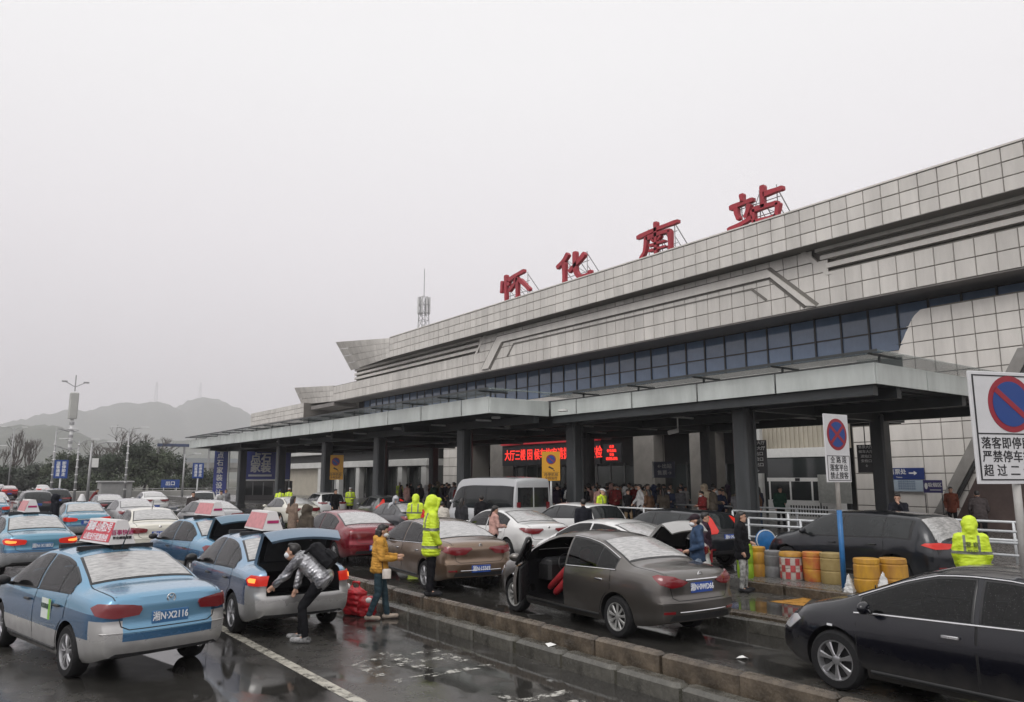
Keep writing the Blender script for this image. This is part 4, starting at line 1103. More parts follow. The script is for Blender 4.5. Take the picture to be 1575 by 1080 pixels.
    if not opt.get('trunk'):
        px = h.x-.012
        pm_ = MB().bbox(px, px+.02, -.225, .225, pz-.072, pz+.072, .006).mesh('plate', M_plateb)
        parts.append(['number_plate', pm_, opt.get('platemat', M_plateb), None, None, [('TEXT', px)]])
    if opt.get('badge'):
        zb_ = P['tail'][0][1]+opt.get('badgez', .09); h, n, d = pj_.hit('rear', 0, zb_); bx = h.x-.006
        mbb = MB()
        if opt['badge'] == 'ringvw':
            rr_ = .052; mbb.tube([(bx, rr_*math.cos(a), zb_+rr_*math.sin(a)) for a in np.linspace(0, 2*math.pi, 21)], .006, 6, False)
            for pts in ([(-.026,.040),(-.008,-.0),(0,.018),(.008,0),(.026,.040)], [(-.043,.012),(-.022,-.042),(0,.0),(.022,-.042),(.043,.012)]):
                mbb.tube([(bx, -y, zb_+z) for y, z in pts], .0055, 5)
        elif opt['badge'] == 'ringbar':
            rr_ = .042; mbb.tube([(bx, rr_*math.cos(a), zb_+rr_*math.sin(a)) for a in np.linspace(0, 2*math.pi, 19)], .007, 6, False); mbb.tube([(bx-.004,-.055,zb_),(bx-.004,.055,zb_)], .008, 6)
        elif opt['badge'] == 'chevron':
            for q in (0, .03): mbb.tube([(bx,-.05,zb_-.02-q),(bx,0,zb_+.025-q),(bx,.05,zb_-.02-q)], .008, 5)
        elif opt['badge'] == 'disc':
            mbb.lathe([(0,bx-.004),(.04,bx),(.042,bx+.01)], 18, 'x', c=(0,0,zb_))
        parts.append(['badge', mbb.mesh('b', M_silver, True), M_silver, None, None, []])
    if opt.get('chromebar'):
        z_ = P['plate'][0]+.11; parts.append(['chrome_bar', pj_.strip([(-.33, z_), (.33, z_)], 'rear', .03, .006, .014, .05).mesh('c', M_chrome, True), M_chrome, None, None, []])
    if opt.get('lowstrip'):
        z_ = P['bot'][0][1]+.14; parts.append(['chrome_bar', pj_.strip([(-30, z_), (0, z_), (30, z_)], 'cr', .022, .006, .012, .1).mesh('c', M_chrome, True), M_chrome, None, None, []])
    if opt.get('marker'):
        for s_ in 'LR': parts.append(['side_marker', pj_.decal([(4.0, .705), (4.07, .705), (4.07, .73), (4.0, .73)], s_, .008, .01, .05, .05), M_lens, None, None, []])
    if full and not key.startswith('van'):
        bz = P['bot'][0][1]
        for s_ in ((1, -1) if key[:4] != 'taxi' else ()):
            parts.append(['bumper_reflector', pj_.decal([(s_*34, bz+.12), (s_*44, bz+.12), (s_*44, bz+.155), (s_*34, bz+.155)], 'cr', .006, .008, 4, .05), M_tail, None, None, []])
        ax = P['axles'][0]; zf = lo(ax)-.16
        c4 = [(ax-.02-.08, zf-.07), (ax-.02+.08, zf-.07), (ax-.02+.08, zf+.07), (ax-.02-.08, zf+.07), (ax-.02-.08, zf-.07)]
        parts.append(['fuel_flap_gap', pj_.strip(c4, 'R', .009, .002, 0, .04).mesh('ff', M_seam, True), M_seam, None, None, []])
        parts.append(['sill', pj_.strip([(x, P['bot'][4][1]+.085) for x in np.linspace(P['axles'][0]+P['wr']+.1, P['axles'][1]-P['wr']-.1, 12)], 'L', .05, .003, .012, .2).mesh('sl', M_black, True), M_black, None, None, []])
        ex = MB().tube([(.12, -.45, bz-.015), (.45, -.45, bz-.01)], .03, 10).mesh('ex', M_chrome, True)
        parts.append(['exhaust_pipe', ex, M_chrome, None, None, []])
        mw = MB()
        for y_ in (.1, -.5): mw.tube([(P['ws'][1]+.03, y_, P['_top'](P['ws'][1]+.03)+.012), (P['ws'][1]-.22, y_+.42, P['_top'](P['ws'][1]-.22)+.014)], .009, 4)
        parts.append(['wiper', mw.mesh('wp', M_black), M_black, None, None, []])
    # mirrors
    mx, mz = P['mirror']
    for s_ in ((1, -1) if full else (1,)):
        if opt.get('door') and s_ > 0: continue
        h, n, d = pj_.hit('L' if s_ > 0 else 'R', mx, mz-.03)
        mb = MB(); y = h.y; mb.ell((mx-.02, y+s_*.15, mz+.05), (.06, .105, .07), 12, 8); mb.tube([(mx, y-s_*.02, mz-.02), (mx-.01, y+s_*.1, mz+.02)], .025, 6)
        parts.append(['wing_mirror', mb.mesh('m', M_black, True), opt.get('mirrormat'), None, None, []])
    # wheels
    for ax in P['axles']:
        for s_ in (1, -1): parts.append(['wheel', 'WHEEL', (wr, P['hub']), (ax, s_*(hw-.115), wr), (0, 0, 0 if s_ > 0 else math.pi), []])
    if opt.get('antenna'):
        x_ = P['rg'][1]+.12; z_ = P['_top'](x_)
        parts.append(['aerial', MB().tube([(x_, 0, z_-.005), (x_-.22, 0, z_+.30)], .006, 6, rs=[.012, .004]).mesh('a', M_black), M_black, None, None, []])
    if opt.get('trunk'):
        hx, hz = .70, 1.09
        prof = [(0,0),(-.15,.0),(-.55,-.05),(-.64,-.09),(-.665,-.16),(-.67,-.40)]
        th = .035; hwid = .60
        mb = MB(); nY = 10; up = []; dn = []
        for i, (a, z) in enumerate(prof):
            ar = []; br = []
            for j in range(nY+1):
                v = -1+2*j/nY; cr_ = -.02*v*v; xx = a+.05*v*v*(1 if i > 2 else .3)
                ar.append((xx, v*hwid*(1 if i < 5 else .93), z+cr_)); br.append((xx+(.04 if i >= 3 else 0), v*(hwid-.03)*(1 if i < 5 else .93), z+cr_-(.05 if i < 4 else 0)))
            up.append(ar); dn.append(br)
        vs = [p for r_ in up for p in r_]; o2 = len(vs); vs += [p for r_ in dn for p in r_]; m_ = nY+1; np_ = len(prof)
        f1 = [(i*m_+j, i*m_+j+1, (i+1)*m_+j+1, (i+1)*m_+j) for i in range(np_-1) for j in range(nY)]
        f2 = [tuple(o2+q for q in f[::-1]) for f in f1]
        bd = [(j, j+1) for j in range(nY)]+[((np_-1)*m_+j, (np_-1)*m_+j+1) for j in range(nY)]+[(i*m_, (i+1)*m_) for i in range(np_-1)]+[(i*m_+nY, (i+1)*m_+nY) for i in range(np_-1)]
        mb.add(vs, f1, 0); mb.f += f2; mb.m += [1]*len(f2); mb.f += [(a_, b_, b_+o2, a_+o2) for a_, b_ in bd]; mb.m += [0]*len(bd)
        ml_ = MB.mesh(mb, 'boot_lid', [M_seam, M_dark], True, 50)
        sub = [['inner_lining', MB().bbox(-.58, -.06, -.48, .48, -.10, -.055, .02).mesh('l', pm('boot_lining', (.02,.021,.024), .7, var=.3, vs=9)), pm('boot_lining'), None, None, []]]
        px = -.668
        parts.append(['boot_lid', ml_, opt.get('lidmat'), (hx, 0, hz), (0, R(opt['trunk']), 0), sub])
        st = MB()
        for s_ in (1, -1):
            a = R(opt['trunk']); ex, ez = hx-.4*math.cos(a), hz+.4*math.sin(a)-.03
            st.tube([(hx-.05, s_*.55, hz-.12), (ex, s_*.55, ez)], .012, 6)
        parts.append(['boot_strut', st.mesh('st', M_black, True), M_black, None, None, []])
        mb = MB(); rr2 = random.Random(len(key)); 
        mb.bbox(.25, .75, -.42, .1, .505, .78, .05); mb.bbox(.3, .8, .14, .46, .505, .70, .06)
        parts.append(['boot_floor', MB().box(.102, 1.24, -.555, .555, .502, .52).mesh('bf', pm('boot_lining'), False), pm('boot_lining'), None, None, []])
    if opt.get('door'):
        a, b = fd[0], fd[1]; hxp = b-.02
        pl = [(a+.01, .34), (b-.09, .36), (b-.03, .5), (b-.03, lo(b)-.02)]+[(x, lo(x)-.02) for x in np.linspace(b-.03, a+.01, 5)[1:]]
        dm = pj_.decal(pl, 'L', .004, .05, .15, .08)
        def swing(me_, hx_=hxp, hy=hw-.06, ang=R(-opt['door'])):
            c_, s2 = math.cos(ang), math.sin(ang)
            for v in me_.vertices:
                dx, dy = v.co.x-hx_, v.co.y-hy; v.co.x, v.co.y = hx_+dx*c_-dy*s2, hy+dx*s2+dy*c_
            return me_
        sub = []
        fr = [(x, hi(x)-.0) for x in np.linspace(a+.02, P['win'][1]-.05, 12)]
        frm = MB(); pts3 = []
        for x, z in fr:
            h, n, d = pj_.hit('L', x, z); pts3.append(h+n*.01)
        h0 = pj_.hit('L', a+.02, lo(a))[0]; h1 = pj_.hit('L', b-.05, lo(b))[0]
        frm.tube([h0]+pts3+[h1], .028, 6)
        sub.append(['door_frame', swing(frm.mesh('df', M_black, True)), M_black, None, None, []])
        gl = pj_.decal(xsec(P, bpb, P['win'][1], lo, hi), 'L', .0, .004, .2, .15)
        sub.append(['door_window', swing(gl), M_clear, None, None, []])
        inn = MB().bbox(a+.05, b-.1, hw-.13, hw-.075, .38, lo(a)-.04, .02).mesh('il', M_dark)
        sub.append(['door_lining', swing(inn), M_black, None, None, []])
        h, n, d = pj_.hit('L', mx, mz-.03); mb = MB(); mb.ell((mx-.06, h.y+.15, mz+.05), (.06, .11, .075), 12, 8); mb.tube([(mx-.04, h.y-.02, mz-.02), (mx-.05, h.y+.1, mz+.02)], .025, 6)
        sub.append(['wing_mirror', swing(mb.mesh('wm', M_black, True)), opt.get('mirrormat'), None, None, []])
        hx_, hz_ = P['handles'][1]; h, n, d = pj_.hit('L', hx_, hz_)
        sub.append(['door_handle', swing(MB().bbox(hx_-.09, hx_+.09, h.y+.012, h.y+.045, hz_-.014, hz_+.014, .008).mesh('h', M_chrome)), M_chrome, None, None, []])
        parts.append(['door', swing(dm), None, None, None, sub])
        Ms = pm('red_seat_fabric', (.30, .012, .018), .7, var=.3, vs=6)
        mb = MB(); mb.ell((2.62, .36, .60), (.30, .24, .12), 14, 8); mb.ell((2.36, .36, .88), (.12, .23, .34), 14, 10, Matrix.Rotation(R(-16), 3, 'Y')); mb.cap((2.42,.60,.92), (2.95,.64,.52), .07, .05); mb.cap((2.42,.58,.75), (2.8,.62,.45), .08, .06)
        parts.append(['driver_seat', mb.mesh('seat', Ms, True), Ms, None, None, []])
        mb = MB(); mb.tube([(2.86+.05*math.sin(t), .33+.18*math.cos(t), .90+.16*math.sin(t)) for t in np.linspace(0, 2*math.pi, 19)], .016, 6, False); mb.tube([(2.86,.33,.90),(3.1,.33,.84)], .03, 6)
        parts.append(['steering_wheel', mb.mesh('sw', M_black, True), M_black, None, None, []])
        parts.append(['dashboard', MB().bbox(3.02, 3.4, -.38, .60, .62, .93, .05).mesh('db', M_dark), M_black, None, None, []])
    CACHE[ck] = (parts, P); return CACHE[ck]
def car(key, P, opt, paintm, name, label, cat, xy, hd, group='cars queuing at the drop-off', plate=None, z=0):
    parts, P2 = car_model(key, P, opt)
    t = thing(name, label, cat, (xy[0], xy[1], z), R(90-hd), group)
    def mk(p, par):
        nm, me, m, loc, rot, sub = p
        if me == 'WHEEL':
            ty, rim, back = wheel_meshes(*m); w = put('wheel', ty, par, loc, rot); put('rim', rim, w); put('brake', back, w); return
        o = put(nm, me, par, loc, rot)
        if m is None or True:
            if me.materials: setmat(o, m or paintm)
            else:
                me.materials.append(M_seam); setmat(o, m or paintm)
        for q in sub:
            if q[0] == 'TEXT':
                if plate: lettering(plate, .115, M_ptext if opt.get('platemat') is not M_plateg else M_blk, o, (q[1]-.003, 0, P2['plate'][0]), (R(90), 0, R(-90)), 'plate_lettering', .001, .002, sx=.80)
            else: mk(q, o)
    for p in parts: mk(p, t)
    return t, P2
def taxi_sign(t, P, red, texts=None, kind='wedge', x=None):
    """long advert box along a taxi roof: coloured flanks, white ends; a part of the taxi"""
    x = x or 2.15; z = P['_top'](x)
    Mw = pm('taxi_sign_white', (.62, .60, .59), .4); Mr = pm('taxi_sign_red' if red else 'taxi_sign_pink', (.48, .03, .05) if red else (.52, .20, .21), .4, var=.15, vs=9)
    if kind == 'cone':
        MB().lathe([(.16,0),(.15,.06),(.07,.27),(.0,.30)], 14, c=(x, 0, z)).build('roof_sign', Mw, t, True, 40); MB().box(x-.16,x+.16,-.2,.2,z-.03,z+.01).build('sign_base', M_black, t); return
    l, h, w0, w1, zb = .53, .32, .18, .07, z+.035; l1 = l*.90
    rs = MB().add([(x-l,-w0,zb),(x+l,-w0,zb),(x+l,w0,zb),(x-l,w0,zb),(x-l1,-w1,zb+h),(x+l1,-w1,zb+h),(x+l1,w1,zb+h),(x-l1,w1,zb+h)],
        [(3,2,1,0),(4,5,6,7),(0,1,5,4),(1,2,6,5),(2,3,7,6),(3,0,4,7)]).build('roof_sign', Mw, t)
    tl = math.degrees(math.atan2(h, w0-w1))
    for s_ in (1, -1):
        n = Vector((0, s_*h, w0-w1)).normalized()*.004
        q = [(x-l*.965, s_*(w0-.006), zb+.03), (x+l*.965, s_*(w0-.006), zb+.03), (x+l1*.97, s_*(w1+.01), zb+h-.03), (x-l1*.97, s_*(w1+.01), zb+h-.03)]
        MB().add([tuple(Vector(p)+n) for p in q], [(0,1,2,3)]).build('advert_panel', Mr, rs)
        if texts:
            for tt, f, sz in texts:
                yy = w0+(w1-w0)*f+.008
                lettering(tt, sz, M_ptext, rs, (x, s_*yy, zb+h*f), (R(tl), 0, R(180) if s_ > 0 else 0), 'lettering', .001, .001)
    te = math.degrees(math.atan2(h, l-l1))
    Mm = pm('magenta_lettering', (.4,.02,.12), .5)
    if texts:
        lettering('百事快运', .075, Mm, rs, (x-l+(l-l1)*.48-.005, 0, zb+h*.48), (R(te), 0, R(-90)), 'lettering', .001, .001)
        lettering('怀化邮政储蓄', .042, M_blk, rs, (x-l+(l-l1)*.26-.005, 0, zb+h*.26), (R(te), 0, R(-90)), 'lettering', .001, .001)
    else: MB().box(x-l+.012,x-l+.02,-.10,.10,zb+.12,zb+.17).build('lettering_bar', Mm, rs)
    MB().box(x-l+.02, x+l-.02, -.10, .10, z-.03, z+.03).box(x-.36, x-.30, -.50, .50, z-.04, z+.02).box(x+.30, x+.36, -.50, .50, z-.04, z+.02).build('sign_base', M_black, t)

BLUE, MID, SILV = (.15, .32, .47), (.028, .10, .20), (.36, .355, .345)
def taxipaint(n, k=1.0): return two_tone('taxi_livery_'+n, tuple(c*k for c in BLUE), MID, SILV, .60, .865, .0)
SILV = (.44, .435, .425)
TX1 = two_tone('taxi_livery', BLUE, MID, SILV, .52, .80, -.02, .735, True)
TX2 = two_tone('taxi_livery_pale', (.22,.34,.47), (.025,.06,.14), SILV, .50, .87, 0, .79)
TX3 = two_tone('taxi_livery_teal', (.12,.29,.40), (.04,.12,.22), (.30,.31,.32), .60, .80, 0)
P_white = paint('white_lacquer', (.66,.66,.65), 0, .3); P_cream = paint('ivory_lacquer', (.62,.60,.52), 0, .3)
P_grey = paint('grey_brown_lacquer', (.135,.125,.115), .8, .30); P_brown = paint('bronze_lacquer', (.21,.145,.10), .75, .28); P_red = paint('dark_red_lacquer', (.21,.010,.020), .5, .26)
P_black = paint('black_lacquer', (.003,.0035,.007), 0, .25); P_blackm = paint('charcoal_lacquer', (.012,.014,.018), .3, .3); P_silver = paint('silver_lacquer', (.38,.38,.385), .6, .32)
P_ggrey = paint('green_grey_lacquer', (.13,.14,.135), .5, .32)
taxi = variant(SEDAN)
# A: the foreground taxi
t, P2 = car('taxi', taxi, dict(platemat=M_platet, cabin=1, badge='ringvw', antenna=True, blackhandle=True, mirrormat=M_black), TX1, 'taxi_car', 'blue and silver taxi in the left foreground with a red roof advert box', 'taxi', (2.43, 10.36), -12, 'blue taxis in the queue', '湘N·X2116')
taxi_sign(t, P2, True, [('湘邮·山阳2号', .66, .15), ('山阳支行优惠热线', .24, .105)])
hs_ = MB().add([(0,0,0),(.34,0,0),(.34,0,.25),(0,0,.25)], [(0,1,2,3)]).build('door_sticker', pm('sticker_white', (.62,.66,.62), .5), t, loc=(1.52, .857, .62))
MB().add([(0,0,0),(.07,0,0),(.07,0,.25),(0,0,.25)], [(0,1,2,3)]).build('sticker_stripe', pm('sticker_green', (.2,.45,.06), .5), t, loc=(1.53, .862, .62))
lettering('公益出租', .068, pm('sticker_ink', (.08,.12,.1), .5), t, (1.72, .864, .77), (R(90), 0, R(180)), 'sticker_lettering', .001, .001)
# B, C: taxis with the boot open
taxi_o = variant(SEDAN, tail=[(37,.79),(35.5,.93),(52,.935),(58,.88),(53,.79)])
t, P2 = car('taxi_open', taxi_o, dict(cabin=1, lidmat=paint('taxi_lid_blue', (.20,.34,.50), .3), trunk=62, lit=1, blackhandle=True, mirrormat=M_black), TX2, 'taxi_car', 'blue and silver taxi with its boot open and a man loading bags', 'taxi', (4.68, 11.75), 1, 'blue taxis in the queue')
taxi_sign(t, P2, False, None, x=2.2)
t, P2 = car('taxi_open2', taxi, dict(cabin=1, lidmat=paint('taxi_lid_blue2', BLUE, .3), trunk=58, blackhandle=True, mirrormat=M_black), TX1, 'taxi_car', 'light blue taxi with raised boot lid behind the foreground taxi', 'taxi', (5.62, 17.8), -6, 'blue taxis in the queue')
taxi_sign(t, P2, False, None)
t, P2 = car('taxi_lit', taxi, dict(platemat=M_platet, cabin=1, lit=1, badge=None, blackhandle=True, mirrormat=M_black), TX3, 'taxi_car', 'blue taxi with glowing amber brake lights at the left edge', 'taxi', (2.18, 22.6), -5, 'blue taxis in the queue', '湘N·X180U')
taxi_sign(t, P2, False, None, x=2.3)
t, P2 = car('taxi_far', taxi, dict(lit=2, chromebar=True, simple=True, rglass=M_wetrefl), TX3, 'taxi_car', 'teal blue taxi with a white cone sign on its roof', 'taxi', (4.62, 33.4), 0, 'blue taxis in the queue', '湘N·X2')
taxi_sign(t, P2, False, None, 'cone')
t, P2 = car('taxi_far', taxi, dict(lit=2, simple=True), TX2, 'taxi_car', 'pale blue taxi cut off by the left edge of the picture', 'taxi', (.25, 30.5), 0, 'blue taxis in the queue')
# private cars
car('coupe', COUPE, dict(cabin=1, glass=M_tint, badge='chevron', chrome=2, lowstrip=True), P_brown, 'sedan_car', 'bronze brown sedan beside the officer on the kerb', 'car', (9.42, 13.95), 6, plate='湘N·15569')
car('niss', NISS, dict(cabin=1, glass=M_tint, badge='ringbar', badgez=.10, chrome=2, chromebar=True, lowstrip=True, door=42, blackhandle=False), P_grey, 'sedan_car', 'grey sedan with its driver door open and red seat showing', 'car', (9.28, 7.85), 2.5, plate='湘N·0WD66')
car('audi', AUDI, dict(cabin=1, glass=M_tint, marker=1, chrome=2), P_black, 'sedan_car', 'black sedan with chrome window trim in the right foreground', 'car', (9.3, 1.28), 1, plate='湘N·5A218')
car('coupe_red', COUPE, dict(cabin=1, glass=M_tint, badge='ringbar', badgez=.08), P_red, 'sedan_car', 'dark red sedan in front of the bronze sedan', 'car', (9.85, 19.7), 3, plate='湘N·6X567')
car('coupe_w', COUPE, dict(cabin=1, glass=M_tint, badge='disc', badgez=.06, platemat=M_plateg), P_white, 'sedan_car', 'white sedan with a green number plate', 'car', (14.5, 17.9), 5, plate='湘ND1688')
car('sedan_w', SEDAN, dict(cabin=1, badge='disc', antenna=True), P_cream, 'sedan_car', 'ivory white sedan behind the red taxi roof sign', 'car', (5.45, 25.3), 2, plate='湘N·88K2')
car('coupe_open', COUPE, dict(cabin=1, glass=M_tint, trunk=48, chrome=1), P_white, 'sedan_car', 'white sedan with its boot lid raised before a man in denim', 'car', (12.75, 11.1), 0)
car('suv', SUV, dict(lit=2), P_blackm, 'suv_car', 'charcoal SUV with red tail lights behind the yellow barrels', 'car', (17.4, 7.75), 7, plate='湘N·9C7')
car('hatch', HATCH, dict(lit=2, rglass=M_glass), P_blackm, 'suv_car', 'dark crossover with tall red corner lights behind the denim man', 'car', (16.9, 13.3), 3, plate='湘N·1M36')
HATCHW = variant(HATCH, tail=[(22,.93),(24,.985),(42,1.0),(54,.99),(57,.95),(44,.88),(28,.88)])
car('hatch_w', HATCHW, dict(simple=True, rglass=M_glass), P_white, 'hatchback_car', 'white hatchback behind the white sedan with the green plate', 'car', (18.25, 19.2), 5)
car('coupe_far', COUPE, dict(simple=True), P_cream, 'sedan_car', 'white sedan with a pinkish rear window left of the dark red sedan', 'car', (14.4, 36.6), 2)
car('hatch_w', HATCHW, dict(simple=True, rglass=M_glass), P_white, 'hatchback_car', 'white car in front of the yellow sign on the far side', 'car', (18.6, 43.0), 8)
car('hatch', HATCH, dict(lit=2, rglass=M_glass), P_ggrey, 'hatchback_car', 'grey green hatchback right of the officer facing the camera', 'car', (17.6, 33.6), 12, plate='湘N·7P1')
car('coupe_far', COUPE, dict(simple=True), P_blackm, 'sedan_car', 'dark sedan half hidden behind the second hooded officer', 'car', (14.9, 25.9), 6)
car('coupe_far', COUPE, dict(simple=True), P_white, 'sedan_car', 'white sedan parked by the lamp post on the left', 'car', (11.9, 57.0), 2)
car('hatch_w', HATCHW, dict(simple=True, rglass=M_glass), P_white, 'hatchback_car', 'white crossover seen side on beside a man in a dark jacket', 'car', (13.6, 52.0), 16)
car('coupe_far', COUPE, dict(simple=True), P_silver, 'sedan_car', 'silver sedan in front of the taxi with the raised boot lid', 'car', (9.6, 33.0), -2)
car('coupe_far', COUPE, dict(simple=True), P_silver, 'sedan_car', 'silver sedan between the teal taxi and the ivory sedan', 'car', (7.2, 37.5), 0)
car('taxi_far', taxi, dict(lit=2, chromebar=True, simple=True), TX3, 'taxi_car', 'teal and dark taxi far back at the left', 'taxi', (2.2, 48.0), 0, 'blue taxis in the queue')
car('taxi_far', taxi, dict(lit=2, chromebar=True, simple=True), TX2, 'taxi_car', 'pale blue taxi with a red advert box, second row at the left edge', 'taxi', (.7, 39.5), 0, 'blue taxis in the queue')
car('coupe_far', COUPE, dict(simple=True), P_white, 'sedan_car', 'white sedan between the far left taxis and the black SUV', 'car', (2.9, 60.5), 0)
car('coupe_far', COUPE, dict(simple=True), P_blackm, 'sedan_car', 'dark sedan left of the black SUV, partly hidden by taxis', 'car', (7.9, 49.0), 2)
car('suv_far', SUV, dict(simple=True, lit=0, rglass=M_glass), P_black, 'suv_car', 'black SUV under the blue double sign', 'car', (6.6, 62.0), 0)
car('suv_far', SUV, dict(simple=True, lit=0, rglass=M_glass), P_blackm, 'suv_car', 'dark grey SUV behind the far left taxi', 'car', (4.6, 52.5), 0)
car('coupe_lit', COUPE, dict(simple=True, lit=2), P_white, 'sedan_car', 'white sedan with red lights on the far road, nearest of three', 'car', (11.2, 122), 0, 'cars on the far approach road')
car('coupe_lit', COUPE, dict(simple=True, lit=2), P_red, 'sedan_car', 'red sedan with red lights on the far road, middle of three', 'car', (6.8, 112), 0, 'cars on the far approach road')
car('coupe_lit', COUPE, dict(simple=True, lit=2), P_silver, 'sedan_car', 'pale sedan on the far road at the left edge, furthest of three', 'car', (7.0, 138), 0, 'cars on the far approach road')
car('van', VAN, dict(chrome=0), paint('van_silver_white', (.50,.51,.52), .2, .35), 'minibus', 'silver minibus with dark windows under the canopy edge', 'minibus', (19.0, 24.4), 0, plate='湘N·D2608')
# ---------------------------------------------------------------- people
def V3(*a): return Vector(a)
BASE = dict(hipL=(0,.09,.90), kneeL=(.02,.10,.49), ankL=(-.02,.10,.08), toeL=(.13,.12,.04),
    hipR=(0,-.09,.90), kneeR=(.02,-.10,.49), ankR=(-.02,-.10,.08), toeR=(.13,-.12,.04),
    pel=(0,0,.94), chest=(0,0,1.26), neck=(0,0,1.46), head=(.025,0,1.605),
    shL=(0,.185,1.40), elL=(-.03,.235,1.13), wrL=(.05,.23,.89), shR=(0,-.185,1.40), elR=(-.03,-.235,1.13), wrR=(.05,-.23,.89), hf=(1,0,0))
def pose(**k): d = dict(BASE); d.update(k); return {a: Vector(b) for a, b in d.items()}
def lean(p, ang, keys=('chest','neck','head','shL','elL','wrL','shR','elR','wrR')):
    M = Matrix.Rotation(ang, 3, 'Y'); o = Vector((0,0,.94)); q = dict(p)
    for k in keys: q[k] = M@(p[k]-o)+o
    return q
POSES = {}
POSES['stand'] = pose()
POSES['stand2'] = pose(kneeL=(.05,.11,.49), ankL=(.02,.13,.08), toeL=(.16,.17,.04), elL=(-.05,.25,1.14), wrL=(.16,.14,1.06), head=(.03,.01,1.60))
POSES['walk'] = pose(kneeL=(.14,.09,.50), ankL=(.20,.09,.085), toeL=(.35,.10,.06), kneeR=(-.02,-.09,.49), ankR=(-.26,-.09,.14), toeR=(-.14,-.10,.04), elL=(-.12,.23,1.15), wrL=(-.10,.22,.90), elR=(.08,-.23,1.14), wrR=(.24,-.2,.97))
POSES['phone'] = pose(kneeL=(.10,.08,.49), ankL=(.16,.08,.08), toeL=(.31,.09,.045), ankR=(-.16,-.09,.09), toeR=(-.02,-.10,.035), kneeR=(-.01,-.09,.48), elL=(.05,.22,1.13), wrL=(.31,.12,1.13), elR=(.04,-.23,1.12), wrR=(.31,-.10,1.10), head=(.055,0,1.585), neck=(.01,0,1.46))
POSES['officer'] = pose(elL=(.0,.24,1.13), wrL=(.13,.2,.92), elR=(-.0,-.24,1.12), wrR=(.12,-.2,.92), head=(.04,0,1.60), toeL=(.13,.10,.04), hipL=(0,.08,.9), kneeL=(.01,.075,.49), ankL=(-.02,.07,.08), kneeR=(.01,-.075,.49), ankR=(-.02,-.07,.08))
POSES['arms_up'] = pose(elL=(.10,.28,1.30), wrL=(.18,.10,1.52), elR=(-.02,-.24,1.13), wrR=(.12,-.2,.95))
POSES['chin'] = lean(pose(elL=(.20,.22,1.18), wrL=(.16,.05,1.46), elR=(.22,-.2,1.18), wrR=(.3,-.02,1.16)), .25)
b = lean(pose(elL=(.10,.25,1.15), wrL=(.30,.22,1.02), elR=(.12,-.25,1.15), wrR=(.32,-.18,1.03)), .45); POSES['stoop'] = b
b = pose(hipL=(-.13,.09,.86), hipR=(-.13,-.09,.86), pel=(-.14,0,.90), kneeL=(.12,.12,.50), kneeR=(.20,-.10,.50), ankL=(.06,.12,.08), toeL=(.21,.14,.04), ankR=(.22,-.12,.08), toeR=(.38,-.13,.04),
    chest=(.06,0,1.13), neck=(.24,0,1.24), head=(.36,0,1.27), shL=(.19,.18,1.19), shR=(.19,-.18,1.19), elL=(.34,.24,.97), wrL=(.52,.2,.82), elR=(.30,-.23,.95), wrR=(.34,-.16,.74))
POSES['bend'] = b
def remesh(mb, name, vox, it=3, fold=0):
    me = bpy.data.meshes.new(name); me.from_pydata(mb.v, [], mb.f); fixn(me)
    o = put('tmp', me); m = o.modifiers.new('r', 'REMESH'); m.mode = 'VOXEL'; m.voxel_size = vox
    s = o.modifiers.new('s', 'SMOOTH'); s.iterations = it; s.factor = .5
    r = evalmesh(o); bpy.data.objects.remove(o); bpy.data.meshes.remove(me)
    if fold:
        from mathutils import noise
        n_ = len(r.vertices); co = np.empty(n_*3, np.float32); no = np.empty(n_*3, np.float32)
        r.vertices.foreach_get('co', co); r.vertex_normals.foreach_get('vector', no); co.shape = no.shape = (n_, 3); dd = np.empty(n_, np.float32)
        for i_, c in enumerate(co.tolist()):
            q = Vector((c[0]*7, c[1]*7, c[2]*15+c[0]*5)); dd[i_] = noise.noise(q)*.7+noise.noise(q*2.1)*.4
        co += no*dd[:, None]*fold; r.vertices.foreach_set('co', co.ravel()); r.update()
    r.polygons.foreach_set('use_smooth', [True]*len(r.polygons)); r.name = name; r.materials.append(M_seam); return r
def headframe(p):
    f = p['hf'].normalized(); up = (p['head']-p['neck']).normalized() if (p['head']-p['neck']).z > .08 else Vector((-.3,0,.9)).normalized()
    up = (up*.5+Vector((0,0,1))*.5).normalized(); s = up.cross(f).normalized(); f = s.cross(up)
    return Matrix((f, s, up)).transposed()
